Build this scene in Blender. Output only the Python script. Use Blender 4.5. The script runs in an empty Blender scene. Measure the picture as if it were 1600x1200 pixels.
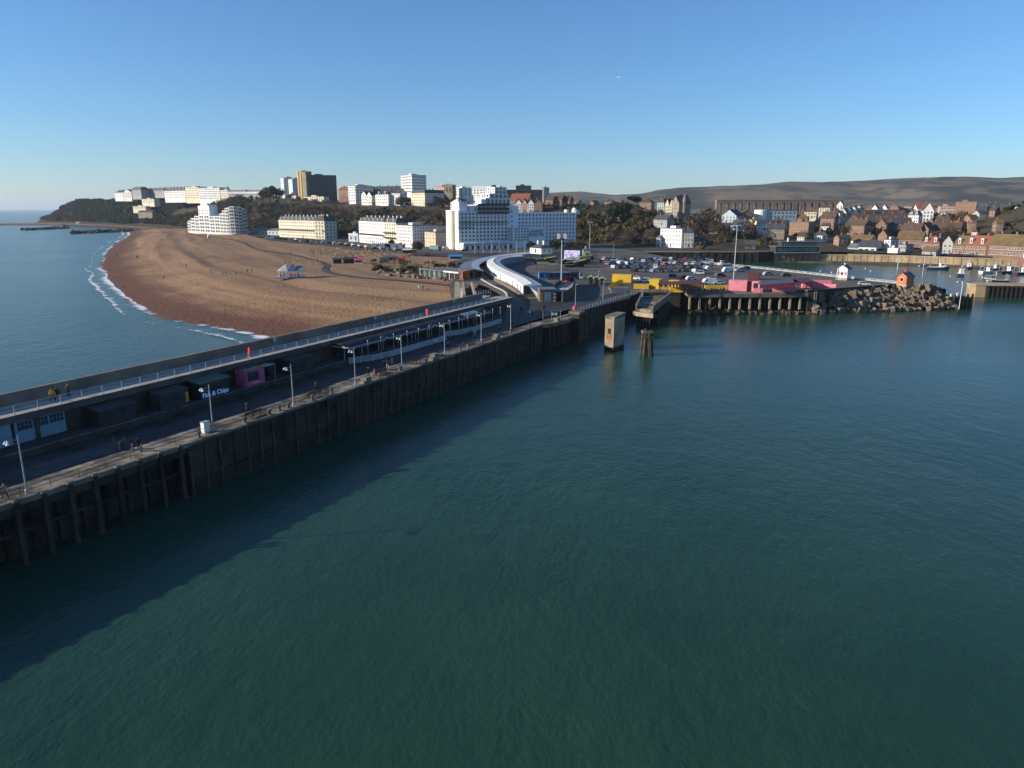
import bpy, math, random
import numpy as np
from mathutils import Vector, Matrix
random.seed(7); RNG = np.random.default_rng(7)
S = bpy.context.scene
COL = S.collection
R = math.radians
# ------------------------------------------------------------------ camera
F_PX = 1130.0; PITCH = R(13.6); CAM_H = 33.5
cam = bpy.data.cameras.new('camera'); cam_o = bpy.data.objects.new('camera', cam); COL.objects.link(cam_o)
cam.sensor_width = 36.0; cam.lens = 36.0 * F_PX / 1600.0
cam.clip_start = 0.5; cam.clip_end = 80000
cam_o.location = (0, 0, CAM_H); cam_o.rotation_euler = (R(90) - PITCH, 0, 0)
S.camera = cam_o
# ------------------------------------------------------------------ sky, sun, exposure
SUN_DIR = Vector((-0.985, -0.17, 0)).normalized()      # horizontal direction towards the sun
SUN_EL = R(17.9)
w = bpy.data.worlds.new('World'); S.world = w; w.use_nodes = True
nt = w.node_tree; bg = nt.nodes['Background']
sky = nt.nodes.new('ShaderNodeTexSky'); sky.sky_type = 'NISHITA'; sky.sun_disc = False
sky.sun_elevation = SUN_EL; sky.sun_rotation = math.atan2(SUN_DIR.x, SUN_DIR.y)
sky.air_density = 1.1; sky.dust_density = 0.0; sky.ozone_density = 7.2; sky.altitude = 400
nt.links.new(sky.outputs[0], bg.inputs[0]); bg.inputs[1].default_value = 0.11
sun = bpy.data.lights.new('sun', 'SUN'); sun_o = bpy.data.objects.new('sun', sun); COL.objects.link(sun_o)
sun.energy = 5.0; sun.angle = R(0.5); sun.color = (1.0, 0.90, 0.76)
to_sun = Vector((SUN_DIR.x * math.cos(SUN_EL), SUN_DIR.y * math.cos(SUN_EL), math.sin(SUN_EL)))
sun_o.rotation_euler = to_sun.to_track_quat('Z', 'Y').to_euler(); sun_o.location = to_sun * 300
vs = S.view_settings; vs.view_transform = 'Standard'; vs.look = 'None'; vs.gamma = 1.0; vs.exposure = 0.55
vs.use_curve_mapping = False
S.cycles.use_denoising = True
S.cycles.max_bounces = 5; S.cycles.diffuse_bounces = 2; S.cycles.glossy_bounces = 2; S.cycles.transparent_max_bounces = 8
S.cycles.transmission_bounces = 2; S.cycles.volume_bounces = 0; S.cycles.caustics_reflective = False; S.cycles.caustics_refractive = False
# ------------------------------------------------------------------ places on the photograph to places on the ground
_c, _s = math.cos(PITCH), math.sin(PITCH)
def P(u, v, z=0.0):                      # where the ray of a photo point meets height z
    a = (u - 800) / F_PX; b = (600 - v) / F_PX
    dy = _c + b * _s; dz = -_s + b * _c
    t = (z - CAM_H) / dz
    return Vector((a * t, dy * t, z))
def D(u, v, Y):                          # where it meets distance Y
    a = (u - 800) / F_PX; b = (600 - v) / F_PX
    dy = _c + b * _s; t = Y / dy
    return Vector((a * t, Y, CAM_H + (-_s + b * _c) * t))
def XA(u, Y, z):                         # x of column u at distance Y and height z
    return (u - 800) / F_PX * (Y * _c - (z - CAM_H) * _s)
def ZA(v, Y):
    return D(800, v, Y).z
# the pier frame: s runs along the quay edge towards the town, t across towards the open sea
Q0 = Vector((-37.8, 82.3, 0)); SD = Vector((0.4472, 0.8944, 0)); TD = Vector((-0.8944, 0.4472, 0))
PIER_RZ = math.atan2(SD.y, SD.x)
def ST(s, t, z=0.0):
    p = Q0 + SD * s + TD * t; return Vector((p.x, p.y, z))
# ------------------------------------------------------------------ materials
MATS = {}
def mat(name, col, rough=0.85, col2=None, scale=0.5, detail=4, bump=0.0, bscale=None, metal=0.0, spec=0.3, contrast=(0.35, 0.65)):
    if name in MATS: return MATS[name]
    m = bpy.data.materials.new(name); m.use_nodes = True; t = m.node_tree; b = t.nodes['Principled BSDF']
    b.inputs['Roughness'].default_value = rough; b.inputs['Metallic'].default_value = metal
    b.inputs['Specular IOR Level'].default_value = spec
    g = t.nodes.new('ShaderNodeNewGeometry')
    if col2 is None: col2 = tuple(c * 0.72 for c in col)
    n = t.nodes.new('ShaderNodeTexNoise'); n.inputs['Scale'].default_value = scale; n.inputs['Detail'].default_value = detail
    n.inputs['Roughness'].default_value = 0.65
    t.links.new(g.outputs['Position'], n.inputs['Vector'])
    r = t.nodes.new('ShaderNodeValToRGB'); r.color_ramp.elements[0].position = contrast[0]; r.color_ramp.elements[1].position = contrast[1]
    r.color_ramp.elements[0].color = (*col2, 1); r.color_ramp.elements[1].color = (*col, 1)
    t.links.new(n.outputs['Fac'], r.inputs['Fac']); t.links.new(r.outputs['Color'], b.inputs['Base Color'])
    if bump:
        n2 = t.nodes.new('ShaderNodeTexNoise'); n2.inputs['Scale'].default_value = bscale or scale * 6; n2.inputs['Detail'].default_value = 5
        t.links.new(g.outputs['Position'], n2.inputs['Vector'])
        bp = t.nodes.new('ShaderNodeBump'); bp.inputs['Strength'].default_value = 1.0; bp.inputs['Distance'].default_value = bump
        t.links.new(n2.outputs['Fac'], bp.inputs['Height']); t.links.new(bp.outputs['Normal'], b.inputs['Normal'])
    m['b'] = b.name; MATS[name] = m
    return m
def glow(name, col, e):
    m = mat(name, col); b = m.node_tree.nodes['Principled BSDF']
    b.inputs['Emission Color'].default_value = (*col, 1); b.inputs['Emission Strength'].default_value = e; return m
# ------------------------------------------------------------------ mesh building
class MB:
    def __init__(s): s.v = []; s.f = []; s.m = []; s.k = 0
    def add(s, vs, fs):
        o = len(s.v); s.v += [tuple(p) for p in vs]; s.f += [tuple(i + o for i in f) for f in fs]; s.m += [s.k] * len(fs); return s
    def box(s, x0, x1, y0, y1, z0, z1):
        return s.add([(x0,y0,z0),(x1,y0,z0),(x1,y1,z0),(x0,y1,z0),(x0,y0,z1),(x1,y0,z1),(x1,y1,z1),(x0,y1,z1)],
            [(0,3,2,1),(4,5,6,7),(0,1,5,4),(1,2,6,5),(2,3,7,6),(3,0,4,7)])
    def obox(s, c, ax, ay, hz):           # a box standing on c with half-axes ax, ay and height hz
        c = Vector(c); ax = Vector(ax); ay = Vector(ay); h = Vector((0, 0, hz))
        b = [c - ax - ay, c + ax - ay, c + ax + ay, c - ax + ay]
        return s.add(b + [p + h for p in b], [(0,3,2,1),(4,5,6,7),(0,1,5,4),(1,2,6,5),(2,3,7,6),(3,0,4,7)])
    def prism(s, poly, z0, z1):
        n = len(poly); z0s = z0 if hasattr(z0, '__len__') else [z0] * n; z1s = z1 if hasattr(z1, '__len__') else [z1] * n
        a = sum(poly[i][0] * poly[(i + 1) % n][1] - poly[(i + 1) % n][0] * poly[i][1] for i in range(n))
        if a < 0: poly = poly[::-1]; z0s = list(z0s)[::-1]; z1s = list(z1s)[::-1]
        vs = [(p[0], p[1], z) for p, z in zip(poly, z0s)] + [(p[0], p[1], z) for p, z in zip(poly, z1s)]
        fs = [tuple(range(n - 1, -1, -1)), tuple(range(n, 2 * n))] + [(i, (i + 1) % n, n + (i + 1) % n, n + i) for i in range(n)]
        return s.add(vs, fs)
    def xprism(s, poly, x0, x1):          # a profile in (y, z) run along x
        n = len(poly); a = sum(poly[i][0] * poly[(i + 1) % n][1] - poly[(i + 1) % n][0] * poly[i][1] for i in range(n))
        if a < 0: poly = poly[::-1]
        vs = [(x0, p[0], p[1]) for p in poly] + [(x1, p[0], p[1]) for p in poly]
        return s.add(vs, [tuple(range(n - 1, -1, -1)), tuple(range(n, 2 * n))] + [(i, (i + 1) % n, n + (i + 1) % n, n + i) for i in range(n)])
    def yprism(s, poly, y0, y1):          # a profile in (x, z) run along y
        n = len(poly); a = sum(poly[i][0] * poly[(i + 1) % n][1] - poly[(i + 1) % n][0] * poly[i][1] for i in range(n))
        if a > 0: poly = poly[::-1]
        vs = [(p[0], y0, p[1]) for p in poly] + [(p[0], y1, p[1]) for p in poly]
        return s.add(vs, [tuple(range(n - 1, -1, -1)), tuple(range(n, 2 * n))] + [(i, (i + 1) % n, n + (i + 1) % n, n + i) for i in range(n)])
    def tube(s, p0, p1, r0, r1=None, n=6):
        p0 = Vector(p0); p1 = Vector(p1); r1 = r0 if r1 is None else r1
        d = (p1 - p0).normalized(); a = d.orthogonal().normalized(); b = d.cross(a)
        vs = []
        for p, r in ((p0, r0), (p1, r1)):
            for i in range(n):
                q = 2 * math.pi * i / n; vs.append(p + a * (r * math.cos(q)) + b * (r * math.sin(q)))
        return s.add(vs, [tuple(range(n - 1, -1, -1)), tuple(range(n, 2 * n))] + [(i, (i + 1) % n, n + (i + 1) % n, n + i) for i in range(n)])
    def lathe(s, prof, n=10, c=(0, 0)):   # profile of (r, z)
        vs = []; fs = []; m = len(prof)
        for i in range(n):
            q = 2 * math.pi * i / n
            for r, z in prof: vs.append((c[0] + r * math.cos(q), c[1] + r * math.sin(q), z))
        for i in range(n):
            j = (i + 1) % n
            for k in range(m - 1): fs.append((i * m + k, j * m + k, j * m + k + 1, i * m + k + 1))
        fs.append(tuple(i * m for i in range(n))[::-1]); fs.append(tuple(i * m + m - 1 for i in range(n)))
        return s.add(vs, fs)
    def mesh(s, name, mats):
        me = bpy.data.meshes.new(name); me.from_pydata(s.v, [], s.f)
        for m in (mats if isinstance(mats, (list, tuple)) else [mats]): me.materials.append(m)
        if any(s.m): me.polygons.foreach_set('material_index', s.m)
        me.update(); return me
    def obj(s, name, mats, parent=None, smooth=False):
        me = s.mesh(name, mats)
        if smooth: me.polygons.foreach_set('use_smooth', [True] * len(me.polygons))
        return link(name, me, parent)
def link(name, data, parent=None, loc=None, rz=None):
    o = bpy.data.objects.new(name, data); COL.objects.link(o)
    if parent is not None: o.parent = parent
    if loc is not None: o.location = loc
    if rz is not None: o.rotation_euler = (0, 0, rz)
    return o
def tag(o, label, cat, group=None):
    o['label'] = label; o['category'] = cat
    if group: o['group'] = group
    return o
def thing(name, label, cat, loc=(0, 0, 0), rz=0.0, group=None):
    return tag(link(name, None, None, loc, rz), label, cat, group)
def struct(o): o['kind'] = 'structure'; return o
def stuff(o): o['kind'] = 'stuff'; return o
def copy_tree(o, parent=None):
    c = o.copy(); COL.objects.link(c); c.parent = parent
    for ch in list(o.children): copy_tree(ch, c)
    return c
def unit_box():
    return MB().box(-.5, .5, -.5, .5, 0, 1)
def np_mesh(name, V, Fq, mats):
    me = bpy.data.meshes.new(name); n = len(V); k = Fq.shape[1]; m = len(Fq)
    me.vertices.add(n); me.vertices.foreach_set('co', V.astype(np.float32).ravel())
    me.loops.add(m * k); me.loops.foreach_set('vertex_index', Fq.astype(np.int32).ravel())
    me.polygons.add(m); me.polygons.foreach_set('loop_start', np.arange(0, m * k, k, dtype=np.int32))
    for mm in (mats if isinstance(mats, (list, tuple)) else [mats]): me.materials.append(mm)
    me.update(calc_edges=True); me.validate(); return me
ORD = ['first','second','third','fourth','fifth','sixth','seventh','eighth','ninth','tenth','eleventh','twelfth','thirteenth','fourteenth','fifteenth','sixteenth','seventeenth','eighteenth','nineteenth','twentieth','twenty-first','twenty-second','twenty-third','twenty-fourth','twenty-fifth','twenty-sixth','twenty-seventh','twenty-eighth','twenty-ninth','thirtieth','thirty-first','thirty-second','thirty-third','thirty-fourth','thirty-fifth','thirty-sixth','thirty-seventh','thirty-eighth','thirty-ninth','fortieth','forty-first','forty-second','forty-third','forty-fourth','forty-fifth','forty-sixth','forty-seventh','forty-eighth','forty-ninth','fiftieth','fifty-first','fifty-second','fifty-third','fifty-fourth','fifty-fifth','fifty-sixth','fifty-seventh','fifty-eighth','fifty-ninth','sixtieth']
# value noise for landforms
_tab = RNG.random((257, 257))
def vnoise(x, y, sc):
    x = np.asarray(x, float) / sc; y = np.asarray(y, float) / sc
    xi = np.floor(x).astype(int); yi = np.floor(y).astype(int); fx = x - xi; fy = y - yi
    fx = fx * fx * (3 - 2 * fx); fy = fy * fy * (3 - 2 * fy)
    a = _tab[xi % 256, yi % 256]; b = _tab[(xi + 1) % 256, yi % 256]; c = _tab[xi % 256, (yi + 1) % 256]; d = _tab[(xi + 1) % 256, (yi + 1) % 256]
    return (a * (1 - fx) + b * fx) * (1 - fy) + (c * (1 - fx) + d * fx) * fy - 0.5
def poly_dist(x, y, poly, closed=True):
    x = np.asarray(x, float); y = np.asarray(y, float); best = np.full(x.shape, 1e9); ins = np.zeros(x.shape, bool)
    n = len(poly)
    for i in range(n if closed else n - 1):
        x0, y0 = poly[i][:2]; x1, y1 = poly[(i + 1) % n][:2]
        dx, dy = x1 - x0, y1 - y0; L = dx * dx + dy * dy + 1e-9
        t = np.clip(((x - x0) * dx + (y - y0) * dy) / L, 0, 1)
        best = np.minimum(best, np.hypot(x - x0 - t * dx, y - y0 - t * dy))
        if closed and abs(dy) > 1e-9:
            cr = ((y0 > y) != (y1 > y)) & (x < (x1 - x0) * (y - y0) / dy + x0); ins ^= cr
    return best, ins
def sstep(x): x = np.clip(x, 0, 1); return x * x * (3 - 2 * x)
# ================================================================== the setting
# ---- sea
def sea_material():
    m = bpy.data.materials.new('sea_water'); m.use_nodes = True; t = m.node_tree; b = t.nodes['Principled BSDF']
    N = t.nodes.new; L = t.links.new
    g = N('ShaderNodeNewGeometry')
    n0 = N('ShaderNodeTexNoise'); n0.inputs['Scale'].default_value = 0.035; n0.inputs['Detail'].default_value = 5; n0.inputs['Roughness'].default_value = .6
    L(g.outputs['Position'], n0.inputs['Vector'])
    cr = N('ShaderNodeValToRGB'); cr.color_ramp.elements[0].position = .3; cr.color_ramp.elements[1].position = .7
    cr.color_ramp.elements[0].color = (.013, .047, .031, 1); cr.color_ramp.elements[1].color = (.023, .064, .040, 1)
    L(n0.outputs['Fac'], cr.inputs['Fac']); L(cr.outputs['Color'], b.inputs['Base Color'])
    b.inputs['Roughness'].default_value = .2; b.inputs['IOR'].default_value = 1.333; b.inputs['Specular IOR Level'].default_value = .26
    hs = []
    for sc, st, det, amp in ((.16, (1.0, .55, 1), 3, .20), (.55, (1.0, .6, 1), 4, .16), (1.9, (1, .7, 1), 3, .085)):
        mp = N('ShaderNodeMapping'); mp.inputs['Scale'].default_value = st; mp.inputs['Rotation'].default_value = (0, 0, R(28))
        L(g.outputs['Position'], mp.inputs['Vector'])
        n = N('ShaderNodeTexNoise'); n.inputs['Scale'].default_value = sc; n.inputs['Detail'].default_value = det; n.inputs['Roughness'].default_value = .55
        L(mp.outputs['Vector'], n.inputs['Vector'])
        mu = N('ShaderNodeMath'); mu.operation = 'MULTIPLY'; mu.inputs[1].default_value = amp; L(n.outputs['Fac'], mu.inputs[0]); hs.append(mu)
    a1 = N('ShaderNodeMath'); L(hs[0].outputs[0], a1.inputs[0]); L(hs[1].outputs[0], a1.inputs[1])
    a2 = N('ShaderNodeMath'); L(a1.outputs[0], a2.inputs[0]); L(hs[2].outputs[0], a2.inputs[1])
    pn_ = N('ShaderNodeTexNoise'); pn_.inputs['Scale'].default_value = .011; pn_.inputs['Detail'].default_value = 4; L(g.outputs['Position'], pn_.inputs['Vector'])
    pr_ = N('ShaderNodeMapRange'); pr_.inputs['From Min'].default_value = .35; pr_.inputs['From Max'].default_value = .65; pr_.inputs['To Min'].default_value = .45; pr_.inputs['To Max'].default_value = 1.25; L(pn_.outputs['Fac'], pr_.inputs['Value'])
    bp = N('ShaderNodeBump'); L(pr_.outputs[0], bp.inputs['Distance']); bp.inputs['Strength'].default_value = 1
    L(a2.outputs[0], bp.inputs['Height']); L(bp.outputs['Normal'], b.inputs['Normal'])
    return m
M_SEA = sea_material()
sea = MB(); sea.add([(-30000, -400, 0), (30000, -400, 0), (30000, 45000, 0), (-30000, 45000, 0)], [(0, 1, 2, 3)])
struct(sea.obj('sea', M_SEA))
# ---- land
SHORE = [(-52, 172), (-65, 193), (-88, 210), (-111, 227), (-144, 271), (-192, 345), (-250, 445), (-299, 538), (-400, 743), (-477, 916), (-570, 1100), (-643, 1262), (-800, 1420), (-951, 1560), (-1250, 1590), (-1420, 1640), (-1250, 1690), (-1118, 1730)]
LAND = SHORE + [(-1180, 1850), (-1500, 2500), (-1500, 9000), (6000, 9000), (6000, 350), (470, 340), (330, 392), (296, 422), (267, 437), (239, 459), (215, 471), (186, 479), (158, 474), (84, 470), (84, 400), (40, 300), (30, 240), (0, 172)]
CLIFF = [(-1500, 2600), (-1170, 1840), (-1085, 1745), (-960, 1640), (-800, 1490), (-560, 1225), (-415, 1030), (-335, 940), (-235, 820), (-150, 728), (-90, 672), (-20, 632), (60, 600), (104, 562), (140, 580), (185, 645), (212, 760), (228, 1000), (235, 1300), (200, 2600)]
def land_h(x, y):
    x = np.asarray(x, float); y = np.asarray(y, float)
    dc, ins = poly_dist(x, y, CLIFF); top = np.interp(x, [-330, -215, -60, 60], [43.5, 33.0, 30.0, 28.5])
    h = 6.0 + np.where(ins, top * sstep(dc / 88.0), 0)
    town = np.minimum(np.clip((y - 475) * 0.075, 0, 30), 13 + 15 * sstep((x / np.maximum(y, 1) - .42) / .1)) * (1 - .6 * sstep((y - 800) / 200.)) * sstep((x - 118) / 60.0) * (~ins)
    h = np.maximum(h, 6.0 * (~ins) - 1.0 * sstep((x - 160) / 40.) * (~ins) + town)
    ex = np.exp(-(((x - 408) / 44.) ** 2 + ((y - 545) / 60.) ** 2)); h = h + 33 * ex
    h = h + np.where(y > 500, 1, 0) * (vnoise(x, y, 60) * 3 + vnoise(x, y, 23) * 1.2) * np.where(ins, 1.0, .4)
    # the land sinks gently beyond the town
    h = h - np.clip(y - 1250, 0, 2000) * .012 * (x > 100)
    ds, il = poly_dist(x, y, SHORE, False)[0], poly_dist(x, y, LAND)[1]
    beachy = (x < 20) & (y < 1760)
    prof = np.interp(ds, [0, 6, 20, 34, 40, 58, 66, 84, 120], [-.05, .6, 2.3, 4.6, 5.0, 5.2, 5.75, 5.7, 6.0])
    prof = np.minimum(prof, np.interp(y, [900, 1250], [7., 2.6]))
    h = np.where(beachy & ~ins, np.minimum(h, prof), h)
    return np.where(il, h, np.where(beachy, -np.clip(ds * .08, 0.05, 3), -3.0))
def hz(x, y): return float(land_h(np.array([x]), np.array([y]))[0])
def sheet(name, x0, x1, y0, y1, step, mats, fn, keep=None):
    xs = np.arange(x0, x1 + .1, step); ys = np.arange(y0, y1 + .1, step); X, Y = np.meshgrid(xs, ys)
    Z = fn(X, Y); V = np.stack([X.ravel(), Y.ravel(), Z.ravel()], 1); nx = len(xs); ny = len(ys)
    i = (np.arange(ny - 1)[:, None] * nx + np.arange(nx - 1)[None, :]).ravel(); Q = np.stack([i, i + 1, i + nx + 1, i + nx], 1)
    if keep is not None:
        k = keep(X, Y).ravel(); Q = Q[k[Q].all(1)]
    me = np_mesh(name, V, Q, mats); me.polygons.foreach_set('use_smooth', [True] * len(me.polygons))
    return link(name, me)
M_SOIL = mat('hillside_turf', (.066, .050, .030), .95, (.026, .027, .014), .05, 8, .3, .4)
M_TOWN = mat('town_ground', (.10, .095, .08), .9, (.045, .05, .03), .045, 8, .1, .5)
def not_beach(x, y):
    return ~((x < -5) & (y < 1150) & (poly_dist(x, y, SHORE, False)[0] < 118)) & (poly_dist(x, y, LAND)[1])
def beach_h(x, y):
    ds = poly_dist(x, y, SHORE, False)[0]; il = poly_dist(x, y, LAND)[1]
    h = land_h(x, y)
    r = np.sin(ds * .42 + vnoise(x, y, 70) * 7) * .22 * np.exp(-((ds - 45) / 40) ** 2) + np.exp(-((ds - 46 - vnoise(x, y, 90) * 10) / 4.) ** 2) * .5 - np.exp(-((ds - 53 - vnoise(x, y, 90) * 10) / 3.5) ** 2) * .3
    return h + np.where(il, r + vnoise(x, y, 14) * .25 + vnoise(x, y, 42) * .5 * sstep((ds - 60) / 40), 0) + .05
def shingle():
    m = bpy.data.materials.new('shingle'); m.use_nodes = True; t = m.node_tree; b = t.nodes['Principled BSDF']; N = t.nodes.new; L = t.links.new
    g = N('ShaderNodeNewGeometry'); sp = N('ShaderNodeSeparateXYZ'); L(g.outputs['Position'], sp.inputs[0])
    n = N('ShaderNodeTexNoise'); n.inputs['Scale'].default_value = .045; n.inputs['Detail'].default_value = 9; n.inputs['Roughness'].default_value = .7; L(g.outputs['Position'], n.inputs['Vector'])
    c = N('ShaderNodeValToRGB'); e = c.color_ramp.elements; e[0].position = .36; e[0].color = (.215, .122, .066, 1); e[1].position = .62; e[1].color = (.39, .232, .120, 1)
    at = N('ShaderNodeAttribute'); at.attribute_name = 'shore'; cx = N('ShaderNodeCombineXYZ'); mu = N('ShaderNodeMath'); mu.operation = 'MULTIPLY'; mu.inputs[1].default_value = .16; L(at.outputs['Fac'], mu.inputs[0]); L(mu.outputs[0], cx.inputs[0])
    my = N('ShaderNodeMath'); my.operation = 'MULTIPLY'; my.inputs[1].default_value = .006; L(sp.outputs['Y'], my.inputs[0]); L(my.outputs[0], cx.inputs[1])
    nb_ = N('ShaderNodeTexNoise'); nb_.inputs['Scale'].default_value = 1.0; nb_.inputs['Detail'].default_value = 4; L(cx.outputs[0], nb_.inputs['Vector'])
    mxn = N('ShaderNodeMix'); mxn.inputs['Factor'].default_value = .62; L(n.outputs['Fac'], mxn.inputs['A']); L(nb_.outputs['Fac'], mxn.inputs['B'])
    L(mxn.outputs['Result'], c.inputs['Fac'])
    # pebbles below the tide line stay wet and red-brown
    nz = N('ShaderNodeMath'); nz.operation = 'MULTIPLY_ADD'; L(n.outputs['Fac'], nz.inputs[0]); nz.inputs[1].default_value = 3.0; L(sp.outputs['Z'], nz.inputs[2])
    mr = N('ShaderNodeMapRange'); mr.inputs['From Min'].default_value = 2.6; mr.inputs['From Max'].default_value = 4.4; L(nz.outputs[0], mr.inputs['Value'])
    mx = N('ShaderNodeMix'); mx.data_type = 'RGBA'; L(mr.outputs[0], mx.inputs['Factor']); mx.inputs['A'].default_value = (.14, .062, .034, 1); L(c.outputs['Color'], mx.inputs['B'])
    n3 = N('ShaderNodeTexNoise'); n3.inputs['Scale'].default_value = .9; n3.inputs['Detail'].default_value = 6; L(g.outputs['Position'], n3.inputs['Vector'])
    m2 = N('ShaderNodeMix'); m2.data_type = 'RGBA'; m2.blend_type = 'MULTIPLY'; m2.inputs['Factor'].default_value = .55
    c3 = N('ShaderNodeValToRGB'); c3.color_ramp.elements[0].position = .35; c3.color_ramp.elements[0].color = (.5, .5, .5, 1); c3.color_ramp.elements[1].position = .6; L(n3.outputs['Fac'], c3.inputs['Fac'])
    L(mx.outputs['Result'], m2.inputs['A']); L(c3.outputs['Color'], m2.inputs['B']); L(m2.outputs['Result'], b.inputs['Base Color'])
    b.inputs['Roughness'].default_value = .9; b.inputs['Specular IOR Level'].default_value = .2
    bp = N('ShaderNodeBump'); bp.inputs['Distance'].default_value = .35; L(n3.outputs['Fac'], bp.inputs['Height']); L(bp.outputs['Normal'], b.inputs['Normal'])
    return m
M_SHINGLE = shingle()
BACKSHORE = [tuple(P(u, v, 6.0)[:2]) for u, v in ((230, 364), (300, 366), (400, 374), (440, 377.5), (480, 381), (520, 385), (560, 389.5), (600, 394), (635, 398.5))] + [(-63, 440), (-34, 438), (-30, 250), (-140, 300), (-300, 570), (-450, 900)]
def beach_keep(x, y):
    ds = poly_dist(x, y, SHORE, False)[0]; il = poly_dist(x, y, LAND)[1]
    px = (x - Q0.x) * TD.x + (y - Q0.y) * TD.y
    return ((ds < 130) | ((x < -30) & (y < 470)) | poly_dist(x, y, BACKSHORE)[1]) & (px > 19.5) & (x < -12 + (y < 250) * 14) & (il | (ds < 14)) & (y < 1160) & ((y < 440) | (x < -61)) & ~poly_dist(x, y, CLIFF)[1]
struct(sheet('hillside', -1560, 900, 300, 2620, 9, M_SOIL, lambda x, y: land_h(x, y) - .25 * (x < 0), not_beach))
bch = struct(sheet('beach', -700, 12, 176, 1160, 3.2, M_SHINGLE, beach_h, beach_keep))
_v = np.empty(len(bch.data.vertices) * 3, np.float32); bch.data.vertices.foreach_get('co', _v); _v = _v.reshape(-1, 3)
bch.data.attributes.new('shore', 'FLOAT', 'POINT').data.foreach_set('value', (poly_dist(_v[:, 0], _v[:, 1], SHORE, False)[0] + vnoise(_v[:, 0], _v[:, 1], 60) * 9).astype(np.float32))
spit = sheet('shingle_spit', -1440, -600, 1150, 1760, 9, M_SHINGLE, lambda x, y: land_h(x, y) + .05, lambda x, y: (poly_dist(x, y, LAND)[1]) & ~(poly_dist(x, y, CLIFF)[1]) )
struct(spit)
# ---- surf along the tide line
def foam_mat():
    m = bpy.data.materials.new('surf_foam'); m.use_nodes = True; t = m.node_tree; b = t.nodes['Principled BSDF']; N = t.nodes.new; L = t.links.new
    b.inputs['Base Color'].default_value = (.75, .78, .8, 1); b.inputs['Roughness'].default_value = .8
    g = N('ShaderNodeNewGeometry'); n = N('ShaderNodeTexNoise'); n.inputs['Scale'].default_value = .16; n.inputs['Detail'].default_value = 7; n.inputs['Roughness'].default_value = .72
    L(g.outputs['Position'], n.inputs['Vector'])
    a = N('ShaderNodeAttribute'); a.attribute_name = 'foam'
    ad = N('ShaderNodeMath'); ad.operation = 'ADD'; L(n.outputs['Fac'], ad.inputs[0]); L(a.outputs['Fac'], ad.inputs[1])
    r = N('ShaderNodeMapRange'); r.inputs['From Min'].default_value = .93; r.inputs['From Max'].default_value = 1.15; L(ad.outputs[0], r.inputs['Value'])
    L(r.outputs[0], b.inputs['Alpha']); return m
def resample(poly, step):
    out = []
    for (a, b) in zip(poly[:-1], poly[1:]):
        a = Vector(a[:2]); b = Vector(b[:2]); k = max(1, int((b - a).length / step))
        out += [a.lerp(b, i / k) for i in range(k)]
    return out + [Vector(poly[-1][:2])]
def smooth_poly(pts, it=2):
    for _ in range(it):
        q = [pts[0]]
        for a, b in zip(pts[:-1], pts[1:]):
            a = Vector(a); b = Vector(b); q += [a.lerp(b, .25), a.lerp(b, .75)]
        pts = q + [pts[-1]]
    return pts
def surf(name, pts, offs, zz, strength):
    pts = resample(smooth_poly([Vector(p[:2]) for p in pts]), 4.0); V = []; A = []; Fq = []; k = len(offs)
    for i, p in enumerate(pts):
        d = (pts[min(i + 1, len(pts) - 1)] - pts[max(i - 1, 0)]).normalized(); n = Vector((-d.y, d.x))   # towards the sea
        if n.x > 0: n = -n
        wob = float(vnoise(p.x, p.y, 30)) * 4 + float(vnoise(p.x, p.y, 11)) * 1.5
        for o, s_ in zip(offs, strength):
            q = p + n * (o + wob); V.append((q.x, q.y, zz)); A.append(s_ * (1 + .6 * float(vnoise(p.x, p.y, 55))))
        if i:
            for j in range(k - 1): a = (i - 1) * k + j; Fq.append((a, a + 1, a + k + 1, a + k))
    me = np_mesh(name, np.array(V), np.array(Fq), foam_mat()); at = me.attributes.new('foam', 'FLOAT', 'POINT'); at.data.foreach_set('value', A)
    return link(name, me)
o = surf('surf', SHORE[0:11], [-4, -1, .5, 2.0, 4, 6, 7.5, 8.5, 11], .16, [0, .52, .62, .45, .32, .38, .57, .32, 0]); stuff(o); tag(o, 'white broken surf along the curved edge of the beach', 'surf')
# ---- the far downs
RIDGE = [(560, 312), (700, 308), (850, 302), (905, 300), (960, 305), (1000, 303), (1030, 297), (1060, 293.5), (1100, 292), (1140, 290.5), (1180, 289), (1230, 284.5), (1280, 285), (1330, 284), (1400, 279.5), (1450, 277.5), (1500, 276), (1550, 279), (1600, 277), (1700, 280), (1850, 284)]
def downs():
    us = np.arange(540, 1860, 7.0); ks = np.linspace(0, 1, 46); V = []; nx = len(us)
    rv = np.interp(us, [r[0] for r in RIDGE], [r[1] for r in RIDGE])
    for k in ks:
        Yk = 2300 + 1900 * k
        for u, v in zip(us, rv):
            Yt = 4200 if u > 985 else 5200; Yk2 = 2300 + (Yt - 2300) * k
            zt = ZA(v, Yt); x = XA(u, Yk2, 30)
            prof = sstep((k - .12) / .88) ** 1.25
            z = 18 + (zt - 18) * prof
            z += (vnoise(x, Yk2, 420) * 95 + vnoise(x, Yk2, 170) * 48) * prof * (1 - prof) * 2.2 + vnoise(x, Yk2, 60) * 4 * prof
            V.append((x, Yk2, float(z)))
    V = np.array(V); ny = len(ks); i = (np.arange(ny - 1)[:, None] * nx + np.arange(nx - 1)[None, :]).ravel(); Q = np.stack([i, i + 1, i + nx + 1, i + nx], 1)
    m = mat('downland', (.17, .128, .08), 1, (.042, .046, .031), .0045, 11, 0, contrast=(.44, .57), spec=.1)
    me = np_mesh('downs', V, Q, m); me.polygons.foreach_set('use_smooth', [True] * len(me.polygons)); return link('downs', me)
struct(downs())
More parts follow.
